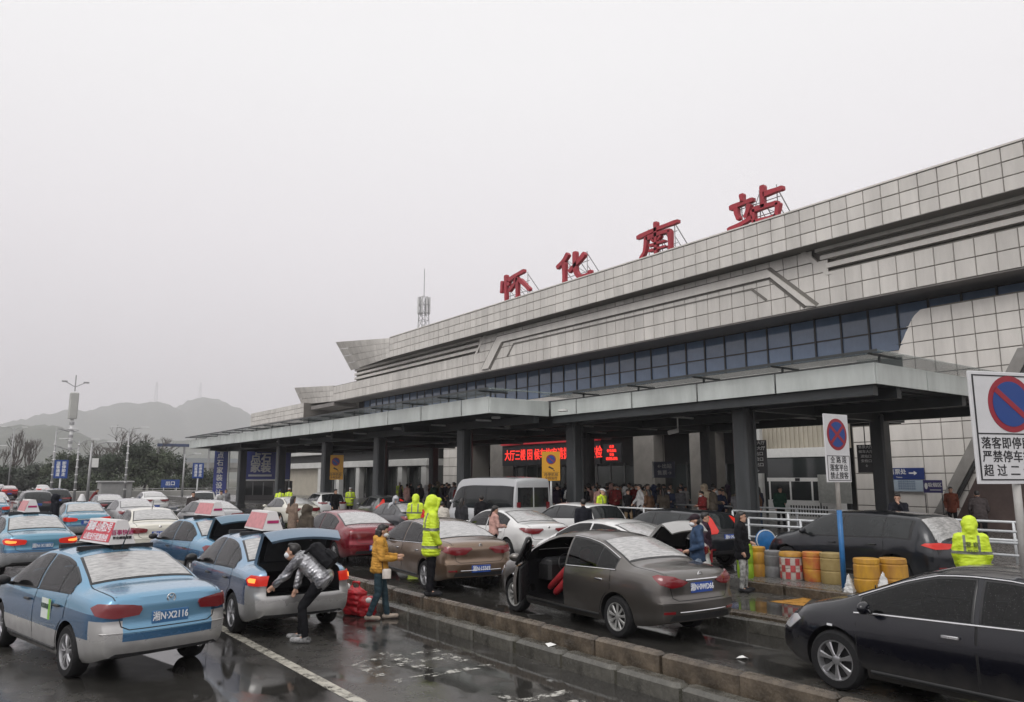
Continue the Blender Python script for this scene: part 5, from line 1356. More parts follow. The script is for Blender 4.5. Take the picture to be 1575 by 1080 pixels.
def person_parts(pk, kind, hands=True, fine=False):
    """kind: coat length etc; returns list of (name, mesh, material key)"""
    ck = ('person', pk, kind, fine)
    if ck in CACHE: return CACHE[ck]
    p = POSES[pk]; vx = .0105 if fine else .019; out = []
    HF = headframe(p); hd = p['head']
    def H(x, y, z): return hd+HF@Vector((x, y, z))
    mb = MB()
    mb.ell(hd+HF@Vector((-.01,0,.03)), (.092,.076,.098), 16, 10, HF); mb.ell(H(.018,0,-.05), (.068,.06,.075), 14, 8, HF)
    mb.ell(H(.088,0,-.012), (.02,.014,.025), 8, 6, HF); mb.ell(H(.065,0,-.085), (.03,.035,.026), 8, 6, HF)
    for s in (1,-1): mb.ell(H(-.01,s*.078,-.0), (.02,.011,.032), 8, 6, HF)
    mb.cap(p['neck']-(p['neck']-p['chest'])*.2, hd-HF@Vector((.015,0,.06)), .055, .05)
    mb.cap(p['chest'], p['neck'], .10, .06); mb.cap(p['pel'], p['chest'], .10, .10)
    for S in 'LR':
        mb.cap(p['neck']-(p['neck']-p['chest'])*.25, p['sh'+S], .05, .05); mb.cap(p['sh'+S], p['el'+S], .045, .038); mb.cap(p['el'+S], p['wr'+S], .037, .026)
        mb.cap(p['pel'], p['hip'+S], .09, .075); mb.cap(p['hip'+S], p['knee'+S], .07, .05); mb.cap(p['knee'+S], p['ank'+S], .048, .035); mb.cap(p['ank'+S], p['toe'+S], .034, .026)
        d = (p['wr'+S]-p['el'+S]).normalized(); side = d.cross(Vector((0,1,0))).normalized() if abs(d.y) < .9 else Vector((1,0,0)); nrm = d.cross(side).normalized(); w = p['wr'+S]
        pc = w+d*.055; mb.cap(w, w+d*.075, .027, .032)
        for k, (o, l) in enumerate(((-.027,.062),(-.009,.074),(.010,.069),(.027,.053))):
            a = w+d*.085+side*o; m_ = a+d*l*.5; e_ = a+d*l*.86+nrm*(-.022)
            mb.cap(a-d*.02, m_, .0115, .0105, 7); mb.cap(m_, e_, .0105, .009, 7)
        a = w+d*.03-side*.028; mb.cap(a, a+d*.04-side*.03, .013, .011, 7)
    out.append(('body', remesh(mb, 'body', .0105 if fine else .016, 2), 'skin'))
    mb = MB()
    for s in (1,-1): mb.ell(H(.081, s*.032, .018), (.012,.013,.009), 8, 6, HF)
    out.append(('eyes', mb.mesh('eyes', M_dark, True), 'eye'))
    # trousers and shoes
    mb = MB(); g = 1.12 if 'wide' in kind else 1.0
    mb.ell(p['pel']+Vector((0,0,.0)), (.125,.165,.12), 14, 10)
    for S in 'LR':
        mb.cap(p['hip'+S]+Vector((0,0,.02)), p['knee'+S], .098, .070*g); mb.cap(p['knee'+S], p['ank'+S]+Vector((0,0,.02)), .070*g, .055*g)
    out.append(('trousers', remesh(mb, 'trousers', vx, 3, .012), 'trousers'))
    mb = MB()
    for S in 'LR':
        a, t = p['ank'+S], p['toe'+S]; d = (t-a); d.z = 0; d.normalize()
        mb.cap(a-d*.05+Vector((0,0,-.035)), t+d*.03+Vector((0,0,.008)), .047, .042); mb.cap(a+Vector((0,0,.0)), a-d*.01+Vector((0,0,-.03)), .05, .05)
        mb.box(0,0,0,0,0,0) if False else None
    out.append(('shoes', remesh(mb, 'shoes', vx, 2), 'shoes'))
    # jacket
    mb = MB(); T = 1.12 if 'puffy' in kind else 1.0
    ax = (p['neck']-p['pel']).normalized(); s_ = Vector((0,1,0)); f_ = s_.cross(ax); TF = Matrix((f_, s_, ax)).transposed()
    hem = -.36 if 'long' in kind.split() else (-.20 if 'mid' in kind else -.06)
    key = [(hem-.02,.150,.185),(hem+.06,.158,.195),(-.02,.150,.188),(.10,.138,.178),(.22,.138,.184),(.36,.138,.196),(.44,.115,.175),(.50,.085,.11)]
    for zz in np.arange(hem, .49, .045):
        rx, ry = np.interp(zz, [k_[0] for k_ in key], [k_[1] for k_ in key])*T, np.interp(zz, [k_[0] for k_ in key], [k_[2] for k_ in key])*T
        c_ = p['pel']+ax*zz if zz >= 0 else p['pel']+(ax*.35+Vector((0,0,.65)))*zz
        if zz >= 0: c_ = p['pel']+(p['neck']-p['pel'])*(zz/.52)
        mb.ell(c_, (rx, ry, .075), 18, 8, TF)
    for S in 'LR':
        mb.cap(p['neck'].lerp(p['chest'], .3), p['sh'+S], .085*T, .075*T); mb.cap(p['sh'+S], p['el'+S], .072*T, .060*T); mb.cap(p['el'+S], p['wr'+S]-(p['wr'+S]-p['el'+S])*.05, .060*T, .047*T)
    mb.cap(p['neck']-ax*.05, p['neck']+ax*.025, .082, .072)
    if 'hooddown' in kind: mb.ell(p['neck']-f_*.07+ax*.0, (.075,.115,.075), 12, 8, TF)
    if 'hoodup' in kind:
        mb.cap(p['neck']-ax*.06-f_*.01, hd-HF@Vector((.03,0,.06)), .125, .118)
        mb.ell(H(-.04,0,.025), (.132,.128,.15), 18, 12, HF); mb.ell(H(-.11,0,-.06), (.07,.09,.10), 12, 8, HF); mb.ell(H(.05,0,.095), (.085,.092,.045), 14, 8, HF)
        for s in (1,-1): mb.cap(H(.055,s*.088,-.10), H(.075,s*.075,.09), .026, .03)
    out.append(('jacket', remesh(mb, 'jacket', vx, 5, .014 if 'hoodup' in kind else (.020 if 'puffy' in kind else .014)), 'jacket'))
    if 'hoodup' not in kind:
        mb = MB()
        if 'cap' in kind:
            mb.ell(H(-.012,0,.065), (.105,.09,.078), 16, 10, HF); mb.cap(H(.06,-.04,.06), H(.135,-.0,.045), .02, .016); mb.cap(H(.06,.04,.06), H(.135,.0,.045), .02, .016)
        elif 'police' in kind:
            mb.ell(H(-.01,0,.10), (.115,.10,.045), 16, 8, HF); mb.cap(H(.05,0,.08), H(.115,0,.06), .04, .03)
        else:
            mb.ell(H(-.03,0,.045), (.098,.086,.098), 16, 10, HF); mb.ell(H(.035,0,.10), (.055,.07,.035), 12, 8, HF)
            if 'longhair' in kind: mb.cap(H(-.075,0,.0), H(-.10,0,-.24), .075, .045); mb.cap(H(-.05,.05,.0), H(-.07,.06,-.2), .04, .03); mb.cap(H(-.05,-.05,.0), H(-.07,-.06,-.2), .04, .03)
            elif 'ponytail' in kind: mb.cap(H(-.10,0,.02), H(-.15,0,-.20), .035, .028)
        out.append(('cap' if 'cap' in kind else ('police_cap' if 'police' in kind else 'hair'), remesh(mb, 'hair', vx, 2), 'hair'))
        if 'cap' in kind or 'police' in kind:
            mb = MB(); mb.ell(H(-.05,0,-.01), (.06,.08,.07), 12, 8, HF); out.append(('hair', mb.mesh('hair', M_dark, True), 'dark'))
    if 'mask' in kind:
        mb = MB(); mb.ell(H(.045,0,-.052), (.068,.064,.05), 14, 10, HF); out.append(('face_mask', mb.mesh('mask', M_white, True), 'mask'))
    if 'pack' in kind:
        mb = MB(); c = p['chest']-f_*.22
        bx = MB().bbox(-.06,.11,-.14,.14,-.27,.17,.05).bbox(-.11,-.05,-.11,.11,-.25,-.04,.04); mb.add([c+TF@Vector(q_) for q_ in bx.v], bx.f)
        for s in (1,-1): mb.cap(c+ax*.12+s_*s*.1, p['chest']+ax*.15+f_*.10+s_*s*.12, .022, .02); mb.cap(p['chest']+ax*.15+f_*.10+s_*s*.12, p['chest']-ax*.1+f_*.10+s_*s*.15, .02, .018)
        mb.cap(c+ax*.22+s_*.03, c+ax*.22-s_*.03, .015, .015)
        out.append(('backpack', remesh(mb, 'backpack', vx, 1, .014), 'pack'))
    CACHE[ck] = out; return out
def cloth(name, col, var=.25, vs=9, rough=.8, **k): return pm('cloth_'+name, col, rough, var=var, vs=vs, bump=.3, bs=16, spec=.12, **k)
M_skin = pm('skin', (.46, .27, .19), .5, var=.08, vs=8); M_hair = pm('black_hair', (.012, .010, .009), .45); M_mask = pm('face_mask_white', (.6, .62, .64), .7)
M_shoe = cloth('shoe_black', (.02,.02,.022)); M_shoew = cloth('shoe_white', (.5,.48,.45)); M_jean = cloth('jeans', (.03,.055,.075)); M_trk = cloth('trousers_black', (.010,.010,.012))
def hivis(name, bands, straps=True, wave=True):
    """lime rain jacket with printed grey reflective tape"""
    m = pm(name, (.56, .72, .03), .55, bump=.45, bs=7)
    t = m.node_tree; b = t.nodes['Principled BSDF']; N = t.nodes.new; L = t.links.new
    c = N('ShaderNodeTexCoord'); s = N('ShaderNodeSeparateXYZ'); L(c.outputs['Object'], s.inputs[0])
    acc = None
    def rng(sock, a, bb):
        g = N('ShaderNodeMath'); g.operation = 'COMPARE'; g.inputs[1].default_value = (a+bb)/2; g.inputs[2].default_value = (bb-a)/2; L(sock, g.inputs[0]); return g.outputs[0]
    outs = [rng(s.outputs[2], a, bb) for a, bb in bands]
    if straps:
        ab = N('ShaderNodeMath'); ab.operation = 'ABSOLUTE'; L(s.outputs[1], ab.inputs[0])
        k = N('ShaderNodeMath'); k.operation = 'MULTIPLY'; L(rng(ab.outputs[0], .085, .125), k.inputs[0]); L(rng(s.outputs[2], bands[-1][1], 1.45), k.inputs[1]); outs.append(k.outputs[0])
    for o in outs:
        if acc is None: acc = o
        else:
            g = N('ShaderNodeMath'); g.operation = 'MAXIMUM'; L(acc, g.inputs[0]); L(o, g.inputs[1]); acc = g.outputs[0]
    mx = N('ShaderNodeMix'); mx.data_type = 'RGBA'; mx.inputs[6].default_value = (.56,.72,.03,1); mx.inputs[7].default_value = (.17,.18,.15,1)
    L(acc, mx.inputs[0]); L(mx.outputs[2], b.inputs['Base Color']); return m
M_hv = hivis('hi_vis_jacket', [(.83,.88),(1.14,1.19)])
def person(label, xy, hd, pk, kind, mats, group=None, h=1.72, z=0., fine=False, extra=None):
    t = thing('person', label, 'person', (xy[0], xy[1], z), R(90-hd), group); s = h/1.70; t.scale = (s, s, s)
    dflt = dict(skin=M_skin, eye=M_dark, trousers=M_trk, shoes=M_shoe, hair=M_hair, dark=M_hair, mask=M_mask, pack=cloth('pack_black', (.014,.014,.016)), jacket=M_trk); dflt.update(mats)
    for nm, me, mk in person_parts(pk, kind, True, fine):
        o = put(nm, me, t); setmat(o, dflt[mk])
    if extra: extra(t)
    return t
G_off = 'officers in lime rain jackets'
cl = cloth
M_silverj = pm('silver_foil_jacket', (.66,.66,.68), .26, metal=.6, col2=(.10,.10,.11), vs=6, bump=.8, bs=9)
def sneakers(t):
    pass
person('man in a shiny silver jacket bending into the open taxi boot', (4.66, 11.38), -47, 'bend', 'puffy pack mask0', dict(jacket=M_silverj, shoes=cloth('sneaker', (.5,.5,.5), col2=(.02,.02,.02), vs=10)), h=1.72, fine=True)
def purse(t):
    b = MB().bbox(.06,.22,-.26,-.17,.76,.93,.02).build('handbag', pm('pale_handbag', (.5,.46,.42), .5, var=.2, vs=12), t, True, 50)
    MB().tube([(.07,-.22,.92),(.03,-.21,1.2),(-.02,.0,1.46),(-.08,.12,1.3)], .008, 5).build('bag_strap', M_blk, b)
    MB().box(.36,.44,-.05,.035,1.10,1.115).build('phone', M_blk, t)
person('woman in a mustard yellow jacket looking at her phone', (6.26, 12.42), 118, 'phone', 'puffy hooddown longhair mask', dict(jacket=cl('mustard', (.52,.27,.055)), trousers=cl('teal_jeans', (.035,.06,.075)), shoes=cl('beige_shoes', (.36,.30,.25))), h=1.58, fine=True, extra=purse)
person('hooded officer in lime jacket on the kerb by the bronze sedan', (6.95, 11.85), 112, 'officer', 'mid puffy hoodup', dict(jacket=M_hv), G_off, 1.64, .40, True)
person('hooded officer in lime jacket behind the dark red sedan', (13.2, 23.6), 40, 'officer', 'mid puffy hoodup', dict(jacket=M_hv), G_off, 1.78)
person('officer facing the camera in lime jacket and white cap', (20.0, 43.8), 215, 'stand2', 'mid puffy police mask', dict(jacket=M_hv, hair=cl('white_cap', (.5,.5,.5))), G_off, 1.78)
person('bareheaded lime jacketed officer at the leftmost canopy column', (16.6, 46.5), 30, 'stoop', 'mid puffy cap', dict(jacket=M_hv, hair=cl('navy_cap', (.02,.025,.04))), G_off, 1.75)
person('officer in lime jacket just right of the leftmost canopy column', (17.6, 47.6), 60, 'stand', 'mid puffy police', dict(jacket=M_hv, hair=cl('white_cap', (.5,.5,.5))), G_off, 1.72)
person('officer in lime jacket standing at the white railing before the entrance', (20.75, 22.4), 170, 'stand2', 'mid puffy police', dict(jacket=M_hv, hair=cl('white_cap', (.5,.5,.5))), G_off, 1.74, .2)
person('officer in lime jacket far off between two wing pillars', (28.5, 53.5), 230, 'stand', 'mid puffy police', dict(jacket=M_hv, hair=cl('white_cap', (.5,.5,.5))), G_off, 1.72, .3)
def jing(t):
    for tt, z, sz in (('警 察', 1.30, .085), ('POLICE', 1.20, .045)):
        lettering(tt, sz, pm('jacket_print', (.12,.15,.03), .6), t, (-.195, 0, z), (R(90), 0, R(-90)), 'jacket_lettering', .003, .002)
person('hooded officer seen from behind at the right beside the charcoal SUV', (14.05, 6.12), 62, 'officer', 'mid puffy hoodup', dict(jacket=M_hv), G_off, 1.70, .0, True, jing)
person('man in a denim jacket and cap at the raised boot of the white sedan', (11.75, 10.05), -48, 'stand2', 'hooddown cap mask', dict(jacket=cl('denim', (.035,.06,.11)), trousers=cl('pale_jeans', (.20,.24,.30)), hair=cl('dark_cap', (.03,.02,.025))), h=1.68, z=.0)
person('person in black coat and flower patterned trousers by the barrels', (14.0, 10.75), 150, 'stand2', 'mid puffy longhair', dict(trousers=cl('floral', (.01,.01,.012), col2=(.45,.45,.43), vs=11)), h=1.66)
person('woman in a pink jacket beside the white sedan with green plate', (12.7, 18.2), 100, 'phone', 'ponytail', dict(jacket=cl('pink', (.50,.30,.26))), h=1.60)
person('man in a black coat behind the white hatchback', (15.9, 18.0), 30, 'stand', 'mid', dict(jacket=cl('near_black', (.012,.013,.018))), h=1.72)
person('woman in a cream jacket behind the bronze sedan roof', (14.3, 23.6), 20, 'stoop', 'puffy', dict(jacket=cl('cream', (.45,.42,.37))), h=1.6)
person('person in dark coat next to the cream jacket', (15.4, 24.1), 60, 'stand', 'mid longhair', dict(jacket=cl('charcoal', (.03,.03,.034))), h=1.62)
person('broad man in black beside the silver minibus', (16.6, 24.6), 20, 'stand', 'puffy', dict(), h=1.70)
person('person in a red jacket behind the hooded officer on the kerb', (12.6, 22.0), 80, 'stoop', 'puffy', dict(jacket=cl('bright_red', (.45,.02,.025))), h=1.66)
person('person in a pale silver coat behind the second hooded officer', (14.7, 28.0), 200, 'stoop', 'puffy hoodup', dict(jacket=cl('pale_silver', (.42,.43,.45))), h=1.7)
person('person in a long brown coat left of the dark red sedan', (10.6, 28.2), 70, 'stand2', 'long longhair', dict(jacket=cl('taupe', (.21,.155,.12))), h=1.70)
person('person with black hair and mask behind the open boot lid', (6.55, 18.4), 60, 'stand2', 'hooddown mask', dict(jacket=cl('charcoal', (.03,.03,.034))), h=1.56)
person('man in a dark olive coat at the side of the dark red sedan', (7.75, 19.6), 75, 'stand2', 'puffy hoodup', dict(jacket=cl('olive', (.075,.062,.048))), h=1.66)
person('man in a black coat in front of the white car by the yellow sign', (16.6, 38.2), 160, 'stand', 'mid', dict(), h=1.78)
person('man in a dark jacket beside the white crossover on the left', (9.6, 38.4), 190, 'stand', 'mid', dict(jacket=cl('dark_brown', (.05,.042,.042))), h=1.72)
person('person in a white coat left of the leftmost canopy column', (13.4, 47.8), 170, 'stoop', 'puffy', dict(jacket=cl('white_coat', (.55,.55,.55))), h=1.7)
person('person in grey beside the white coat at the column', (14.3, 49.5), 200, 'stand', 'puffy', dict(jacket=cl('mid_grey', (.16,.16,.17))), h=1.66)
person('person in a black hood between the far left taxis', (3.5, 33.6), 80, 'stand', 'puffy hoodup', dict(jacket=cl('near_black', (.012,.013,.018))), h=1.74)
person('person in a maroon top beside the black SUV', (8.4, 60.0), 120, 'stoop', 'mid', dict(jacket=cl('maroon', (.16,.03,.035))), h=1.7)
person('person in patterned shirt among the taxis at far left', (1.6, 33.0), 30, 'stand', 'mid', dict(jacket=cl('patterned', (.05,.05,.09), col2=(.4,.4,.45), vs=12)), h=1.62)
person('man leaning with his hand at his face behind the charcoal SUV', (21.0, 10.9), 250, 'chin', 'mid', dict(jacket=cl('near_black', (.012,.013,.018))), h=1.68, z=.3)
person('person in a rust brown coat beside the purple sign', (33.5, 15.2), 240, 'stand', 'mid', dict(jacket=cl('rust', (.16,.05,.03))), h=1.70, z=.3)
person('person in a dark padded coat in front of the brown plinth', (27.0, 11.4), 60, 'stoop', 'mid puffy', dict(jacket=cl('dark_brown', (.05,.042,.042))), h=1.72, z=.3)
person('person carrying a red bag near the patterned trousers', (14.2, 11.9), 140, 'stand', 'puffy', dict(jacket=cl('dark_plum', (.035,.02,.03))), h=1.58, extra=lambda t: MB().bbox(.02,.16,.2,.46,.52,.84,.03).build('carrier_bag', pm('red_bag', (.42,.02,.035), .5), t))
# the crowd before the entrance
colours = [('black',(.012,.012,.014)),('charcoal',(.035,.035,.04)),('navy blue',(.02,.03,.07)),('white',(.5,.5,.5)),('khaki',(.16,.14,.09)),('pink',(.30,.20,.19)),('red',(.17,.022,.022)),('grey',(.17,.17,.18)),('brown',(.11,.06,.035)),('olive',(.06,.065,.04)),('beige',(.36,.30,.22)),('dark green',(.02,.06,.04)),('purple',(.045,.03,.055))]
legs = [('black trousers',(.012,.012,.014)),('blue jeans',(.04,.07,.13)),('grey trousers',(.12,.12,.12)),('tan trousers',(.22,.16,.10))]
shapes = [('stand','mid puffy mask','dark haired'),('stand2','puffy longhair','long haired'),('walk','mid','walking'),('phone','puffy mask','phone reading'),('stand','puffy hoodup','hooded'),('stand2','puffy pack cap','capped backpack wearing')]
used = set(); q = 0
spots = []
for k in range(1500):
    x = rnd.triangular(22.6, 33.5, 24.0); y = rnd.uniform(19.5, 45)
    fx = (y-18)/(28)
    if any((x-a)**2+(y-b)**2 < .26 for a, b in spots): continue
    if y < 23 and rnd.random() < .6: continue
    if any(abs(x-a) < .8 and abs(y-b) < .8 for a, b in ((22.3,25.75),(31.2,25.75),(31.2,34.8),(22.3,16.8))): continue
    spots.append((x, y))
    if len(spots) >= 185: break
for x, y in spots:
    for tr in range(200):
        ci, li, si = rnd.choices(range(13), weights=[6,5,4,3,2,1.5,1.2,3,2,2,1.6,1.4,1])[0], rnd.choices(range(4), weights=[6,3,2,1])[0], rnd.randrange(6)
        if (ci, li, si) not in used: break
    used.add((ci, li, si)); c, l, s = colours[ci], legs[li], shapes[si]
    person('%s person in %s jacket and %s before the entrance' % (s[2], c[0], l[0]), (x, y), rnd.uniform(0, 360), s[0], s[1], dict(jacket=cloth(c[0], c[1]), trousers=cloth(l[0], l[1])), 'crowd waiting before the entrance', rnd.uniform(1.56, 1.80), .3)
# ---------------------------------------------------------------- signs, barriers, barrels, posts
def board(t, w, h, z, mat, name='board', d=.03, y=0):
    return MB().bbox(-w/2, w/2, y-d/2, y+d/2, z, z+h, .006).build(name, mat, t)
def nopark(par, cx, cz, r, yf):
    ring = MB().prism([(cx+r*math.cos(a), cz+r*math.sin(a)) for a in np.linspace(0, 2*math.pi, 41)[:-1]], (0, yf, 0), (1,0,0), (0,0,1), (0,-.004,0)).build('red_ring', M_red, par)
    MB().prism([(cx+r*.80*math.cos(a), cz+r*.80*math.sin(a)) for a in np.linspace(0, 2*math.pi, 41)[:-1]], (0, yf-.0042, 0), (1,0,0), (0,0,1), (0,-.004,0)).build('blue_disc', M_blue, ring)
    a = R(-38); u = Vector((math.cos(a), 0, math.sin(a))); v = Vector((-math.sin(a), 0, math.cos(a))); hw = r*.82; ht = r*.10
    MB().prism([(-hw,-ht),(hw,-ht),(hw,ht),(-hw,ht)], Vector((cx, yf-.0085, cz)), u, v, (0,-.003,0)).build('red_slash', M_red, ring)
M_sgn = pm('sign_white', (.60, .60, .61), .4, var=.05, vs=4)
# large no stopping sign at the right edge
t = thing('road_sign', 'large white no stopping sign with black border at the right edge', 'sign', (10.12, 3.83, 0), R(-21))
SW, SH, SZ = 1.16, 1.31, 2.33
b = board(t, SW, SH, SZ, M_sgn); 
mb = MB()
for (x0,x1,z0,z1) in ((-SW/2+.04,SW/2-.04,SZ+.04,SZ+.055),(-SW/2+.04,SW/2-.04,SZ+SH-.055,SZ+SH-.04),(-SW/2+.04,-SW/2+.062,SZ+.056,SZ+SH-.056),(SW/2-.062,SW/2-.04,SZ+.056,SZ+SH-.056),(-SW/2+.063,SW/2-.063,SZ+.57,SZ+.585)): mb.box(x0,x1,-.019,-.0155,z0,z1)
mb.build('black_border', M_blk, b)
nopark(b, 0, SZ+.93, .335, -.0155)
for s, z, sp in (('落客即停即走', SZ+.46, 1.0), ('严禁停车等候', SZ+.305, 1.0), ('超 过 二 分 钟', SZ+.145, 1.0)): lettering(s, .145, M_blk, b, (-SW/2+.09, -.0165, z), FACE_S, 'lettering', .001, .0012, align='LEFT', spacing=1.04)
M_postw = pm('post_white_worn', (.50,.48,.45), .5, col2=(.60,.59,.57), vs=5); M_postb = pm('post_blue', (.02,.13,.33), .45, var=.15, vs=9)
MB().tube([(.03,.05,1.25),(.03,.05,SZ+.9)], .045, 14).build('post', M_postw, t, True); MB().tube([(.03,.05,-.0),(.03,.05,1.25)], .052, 14).build('post_sleeve', M_postb, t, True)
# narrow one by the barrels
t = thing('road_sign', 'narrow white no stopping sign on a white and blue post by the barrels', 'sign', (14.95, 8.96, .19), R(-4))
SW, SH, SZ = .80, 1.40, 2.12
b = board(t, SW, SH, SZ, M_sgn); mb = MB()
for (x0,x1,z0,z1) in ((-SW/2+.03,SW/2-.03,SZ+.03,SZ+.042),(-SW/2+.03,SW/2-.03,SZ+.53,SZ+.542),(-SW/2+.03,-SW/2+.042,SZ+.043,SZ+.529),(SW/2-.042,SW/2-.03,SZ+.043,SZ+.529)): mb.box(x0,x1,-.019,-.0155,z0,z1)
mb.build('black_border', M_blk, b); nopark(b, 0, SZ+.98, .33, -.0155)
MB().prism([(-.27,-.033),(.27,-.033),(.27,.033),(-.27,.033)], Vector((0, -.0242, SZ+.98)), Vector((.76,0,.65)), Vector((-.65,0,.76)), (0,-.003,0)).build('red_slash', M_red, b)
for s, z in (('全 路 段', SZ+.445), ('落客平台', SZ+.285), ('禁止接客', SZ+.125)): lettering(s, .15, M_blk, b, (0, -.0165, z), FACE_S, 'lettering', .001, .0012)
MB().tube([(0,.05,1.55),(0,.05,SZ+1.0)], .045, 14).build('post', M_postw, t, True); MB().tube([(0,.05,0),(0,.05,1.55)], .052, 14).build('post_sleeve', M_postb, t, True)
# yellow camera enforcement signs
M_ysgn = pm('sign_yellow', (.60, .30, .015), .4)
for (x, y, lb) in ((20.5, 25.2, 'yellow no stopping camera sign beside the front canopy column'), (20.6, 47.5, 'yellow no stopping camera sign far back at the left canopy columns')):
    t = thing('road_sign', lb, 'sign', (x, y, 0), R(-36)); w = .76 if y < 30 else 1.0; h = w*1.58; z0 = 2.28
    b = board(t, w, h, z0, M_ysgn); nopark(b, 0, z0+h*.73, w*.27, -.0155)
    mb = MB(); mb.prism([(-.16,.09),(.12,-.04),(.15,.03),(-.1,.16)], (0,-.0157,z0+h*.40), (w,0,0), (0,0,w), (0,-.003,0)); mb.prism([(.12,-.09),(.19,-.12),(.2,-.07),(.14,-.03)], (0,-.0157,z0+h*.40), (w,0,0), (0,0,w), (0,-.003,0)); mb.build('camera_symbol', M_blk, b)
    mb = MB(); mb.box(-w*.46,w*.46,-.019,-.0155,z0+h*.285,z0+h*.295); mb.build('divider', M_blk, b)
    lettering('违停抓拍', w*.20, M_blk, b, (0,-.0165,z0+h*.20), FACE_S, 'lettering', .001, .001); lettering('全程监控', w*.17, M_blk, b, (0,-.0165,z0+h*.08), FACE_S, 'lettering', .001, .001)
    MB().tube([(0,.05,0),(0,.05,z0+h*.6)], .045, 10).build('post', M_steelw, t, True)
# tall blue double signs on the left
for (x, y, lb, sc) in ((8.75, 82, 'blue upright road sign left of the bare poles', .74), (20.3, 80, 'blue upright road sign left of the canopy end', .66)):
    t = thing('road_sign', lb, 'sign', (x, y, 0), R(-20)); w, h, z0 = 1.55*sc, 2.25*sc, 2.35
    b = board(t, w, h, z0, M_blue, d=.06); lettering('送\n客\n通\n道', .46*sc, M_white, b, (-.32*sc,-.035,z0+h*.5), FACE_S, 'lettering', .001, .006, line=1.0); lettering('即\n停\n即\n走', .46*sc, M_white, b, (.32*sc,-.035,z0+h*.5), FACE_S, 'lettering', .001, .006, line=1.0)
    MB().tube([(0,.08,0),(0,.08,z0+1)], .07, 10).build('post', M_steelw, t, True)
t = thing('road_sign', 'small low blue sign in front of the hedge', 'sign', (28.5, 128, 0), R(-12)); b = board(t, 2.6, 1.2, .9, M_blue, d=.06); lettering('出口', .7, M_white, b, (0,-.035,1.5), FACE_S, 'lettering', .001, .01)
MB().tube([(-.9,.05,0),(-.9,.05,1.2)], .06, 8).tube([(.9,.05,0),(.9,.05,1.2)], .06, 8).build('post', M_steelw, t)
# hanging black signs, wall signs, LED boards
M_ptx = pm('sign_text_white', (.62,.62,.60), .5)
for (x, y, z0, lb, ls) in ((22.9, 16.75, 2.55, 'black hanging sign with white lettering on the front canopy column', ['售票大厅','候车大厅','进站口','安检口','出站口','↓']), (30.8, 17.2, 2.6, 'black hanging sign with white lettering on the rear canopy column', ['售票大厅','候车大厅','进站口','安检口','↓'])):
    t = thing('hanging_sign', lb, 'sign', (x, y, z0), R(-50)); b = MB().bbox(-.33,.33,-.04,.04,0,1.15,.01).build('board', M_blk, t)
    for i, s in enumerate(ls): lettering(s, .14, M_ptx, b, (0,-.042,1.05-i*.19), FACE_S, 'lettering', .001, .001)
    MB().tube([(0,0,1.15),(0,0,4.62-z0)], .02, 6).build('hanger', M_cst, t)
t = thing('hanging_sign', 'small blue direction sign hanging in the dark entrance', 'sign', (31, 28.6, 2.4), R(-55)); b = MB().bbox(-.6,.6,-.05,.05,0,.85,.01).build('board', pm('navy_board', (.012,.02,.06), .4), t)
lettering('←出站', .26, M_ptx, b, (.05,-.052,.6), FACE_S, 'lettering', .001, .001); lettering('售票→', .26, M_ptx, b, (.05,-.052,.25), FACE_S, 'lettering', .001, .001); MB().box(-.6,-.52,-.056,-.0505,0.02,.83).build('white_strip', M_white, b); MB().tube([(0,0,.85),(0,0,2.22)], .02, 6).build('hanger', M_cst, t)  # the strip at the board end is plain white
def wallsign(lb, y0, y1, z0, z1, mat, X=35.93, cat='sign', nm='wall_sign', d=.05):
    t = thing(nm, lb, cat, (X, (y0+y1)/2, z0)); w = abs(y1-y0)
    b = MB().bbox(-d,0,-w/2,w/2,0,z1-z0,.008).build('board', mat, t); return t, b, w, z1-z0
t, b, w, h = wallsign('navy wall sign with white arrow on the tiled wall', 17.35, 19.05, 2.32, 2.85, pm('navy_sign', (.012,.03,.14), .35))
lettering('售票处', .27, M_ptx, b, (-.052,.36,.34), FACE_W, 'lettering', .001, .003); lettering('Tickets', .10, M_ptx, b, (-.052,.30,.10), FACE_W, 'lettering', .001, .001)
MB().prism([(-.18,-.03),(.05,-.03),(.05,-.10),(.2,.0),(.05,.10),(.05,.03),(-.18,.03)], (-.0505,-.34,.29), (0,-1,0), (0,0,1), (-.003,0,0)).build('arrow', M_ptx, b)
t, b, w, h = wallsign('pale notice panel below the navy arrow sign', 17.4, 18.95, 1.78, 2.30, pm('notice_pale_blue', (.30,.36,.42), .5), nm='wall_notice', cat='notice')
for k in range(4): lettering('旅客须知乘车安检', .10, pm('notice_ink', (.12,.17,.25), .5), b, (-.052,0,.45-k*.11), FACE_W, 'lettering', .001, .001)
t = thing('standing_sign', 'purple smoking area sign on two slim legs by the tiled wall', 'sign', (34.9, 16.55, .3), 0); M_pur = pm('purple_board', (.035,.03,.12), .4)
b = MB().bbox(-.03,.03,-.4,.4,1.45,2.0,.01).build('board', M_pur, t); lettering('吸烟区', .2, M_ptx, b, (-.033,-.1,1.78), FACE_W, 'lettering', .001, .002); MB().ell((-.035,.27,1.74),(.006,.07,.14),10,6).build('symbol', M_ptx, b); MB().box(-.036,-.0305,-.35,.12,1.56,1.59).build('underline', M_ptx, b)
for s in (-.36,.36): MB().tube([(0,s,0),(0,s,1.46)], .018, 6).build('leg', M_blk, t)
M_led = pm('led_red', (.3,.01,.01), .5, emit=(1,.045,.03), es=1.15)
t, b, w, h = wallsign('long LED board with bright red lettering over the entrance', 38.2, 49.4, 3.3, 4.85, M_blk, 35.4, 'LED board', 'led_board', .12)
lettering('大厅三楼 因 候车旅客请提前排队安检', .86, M_led, b, (-.13, w/2-.35, h*.48), FACE_W, 'lettering', .01, .010, align='LEFT', sx=.78)
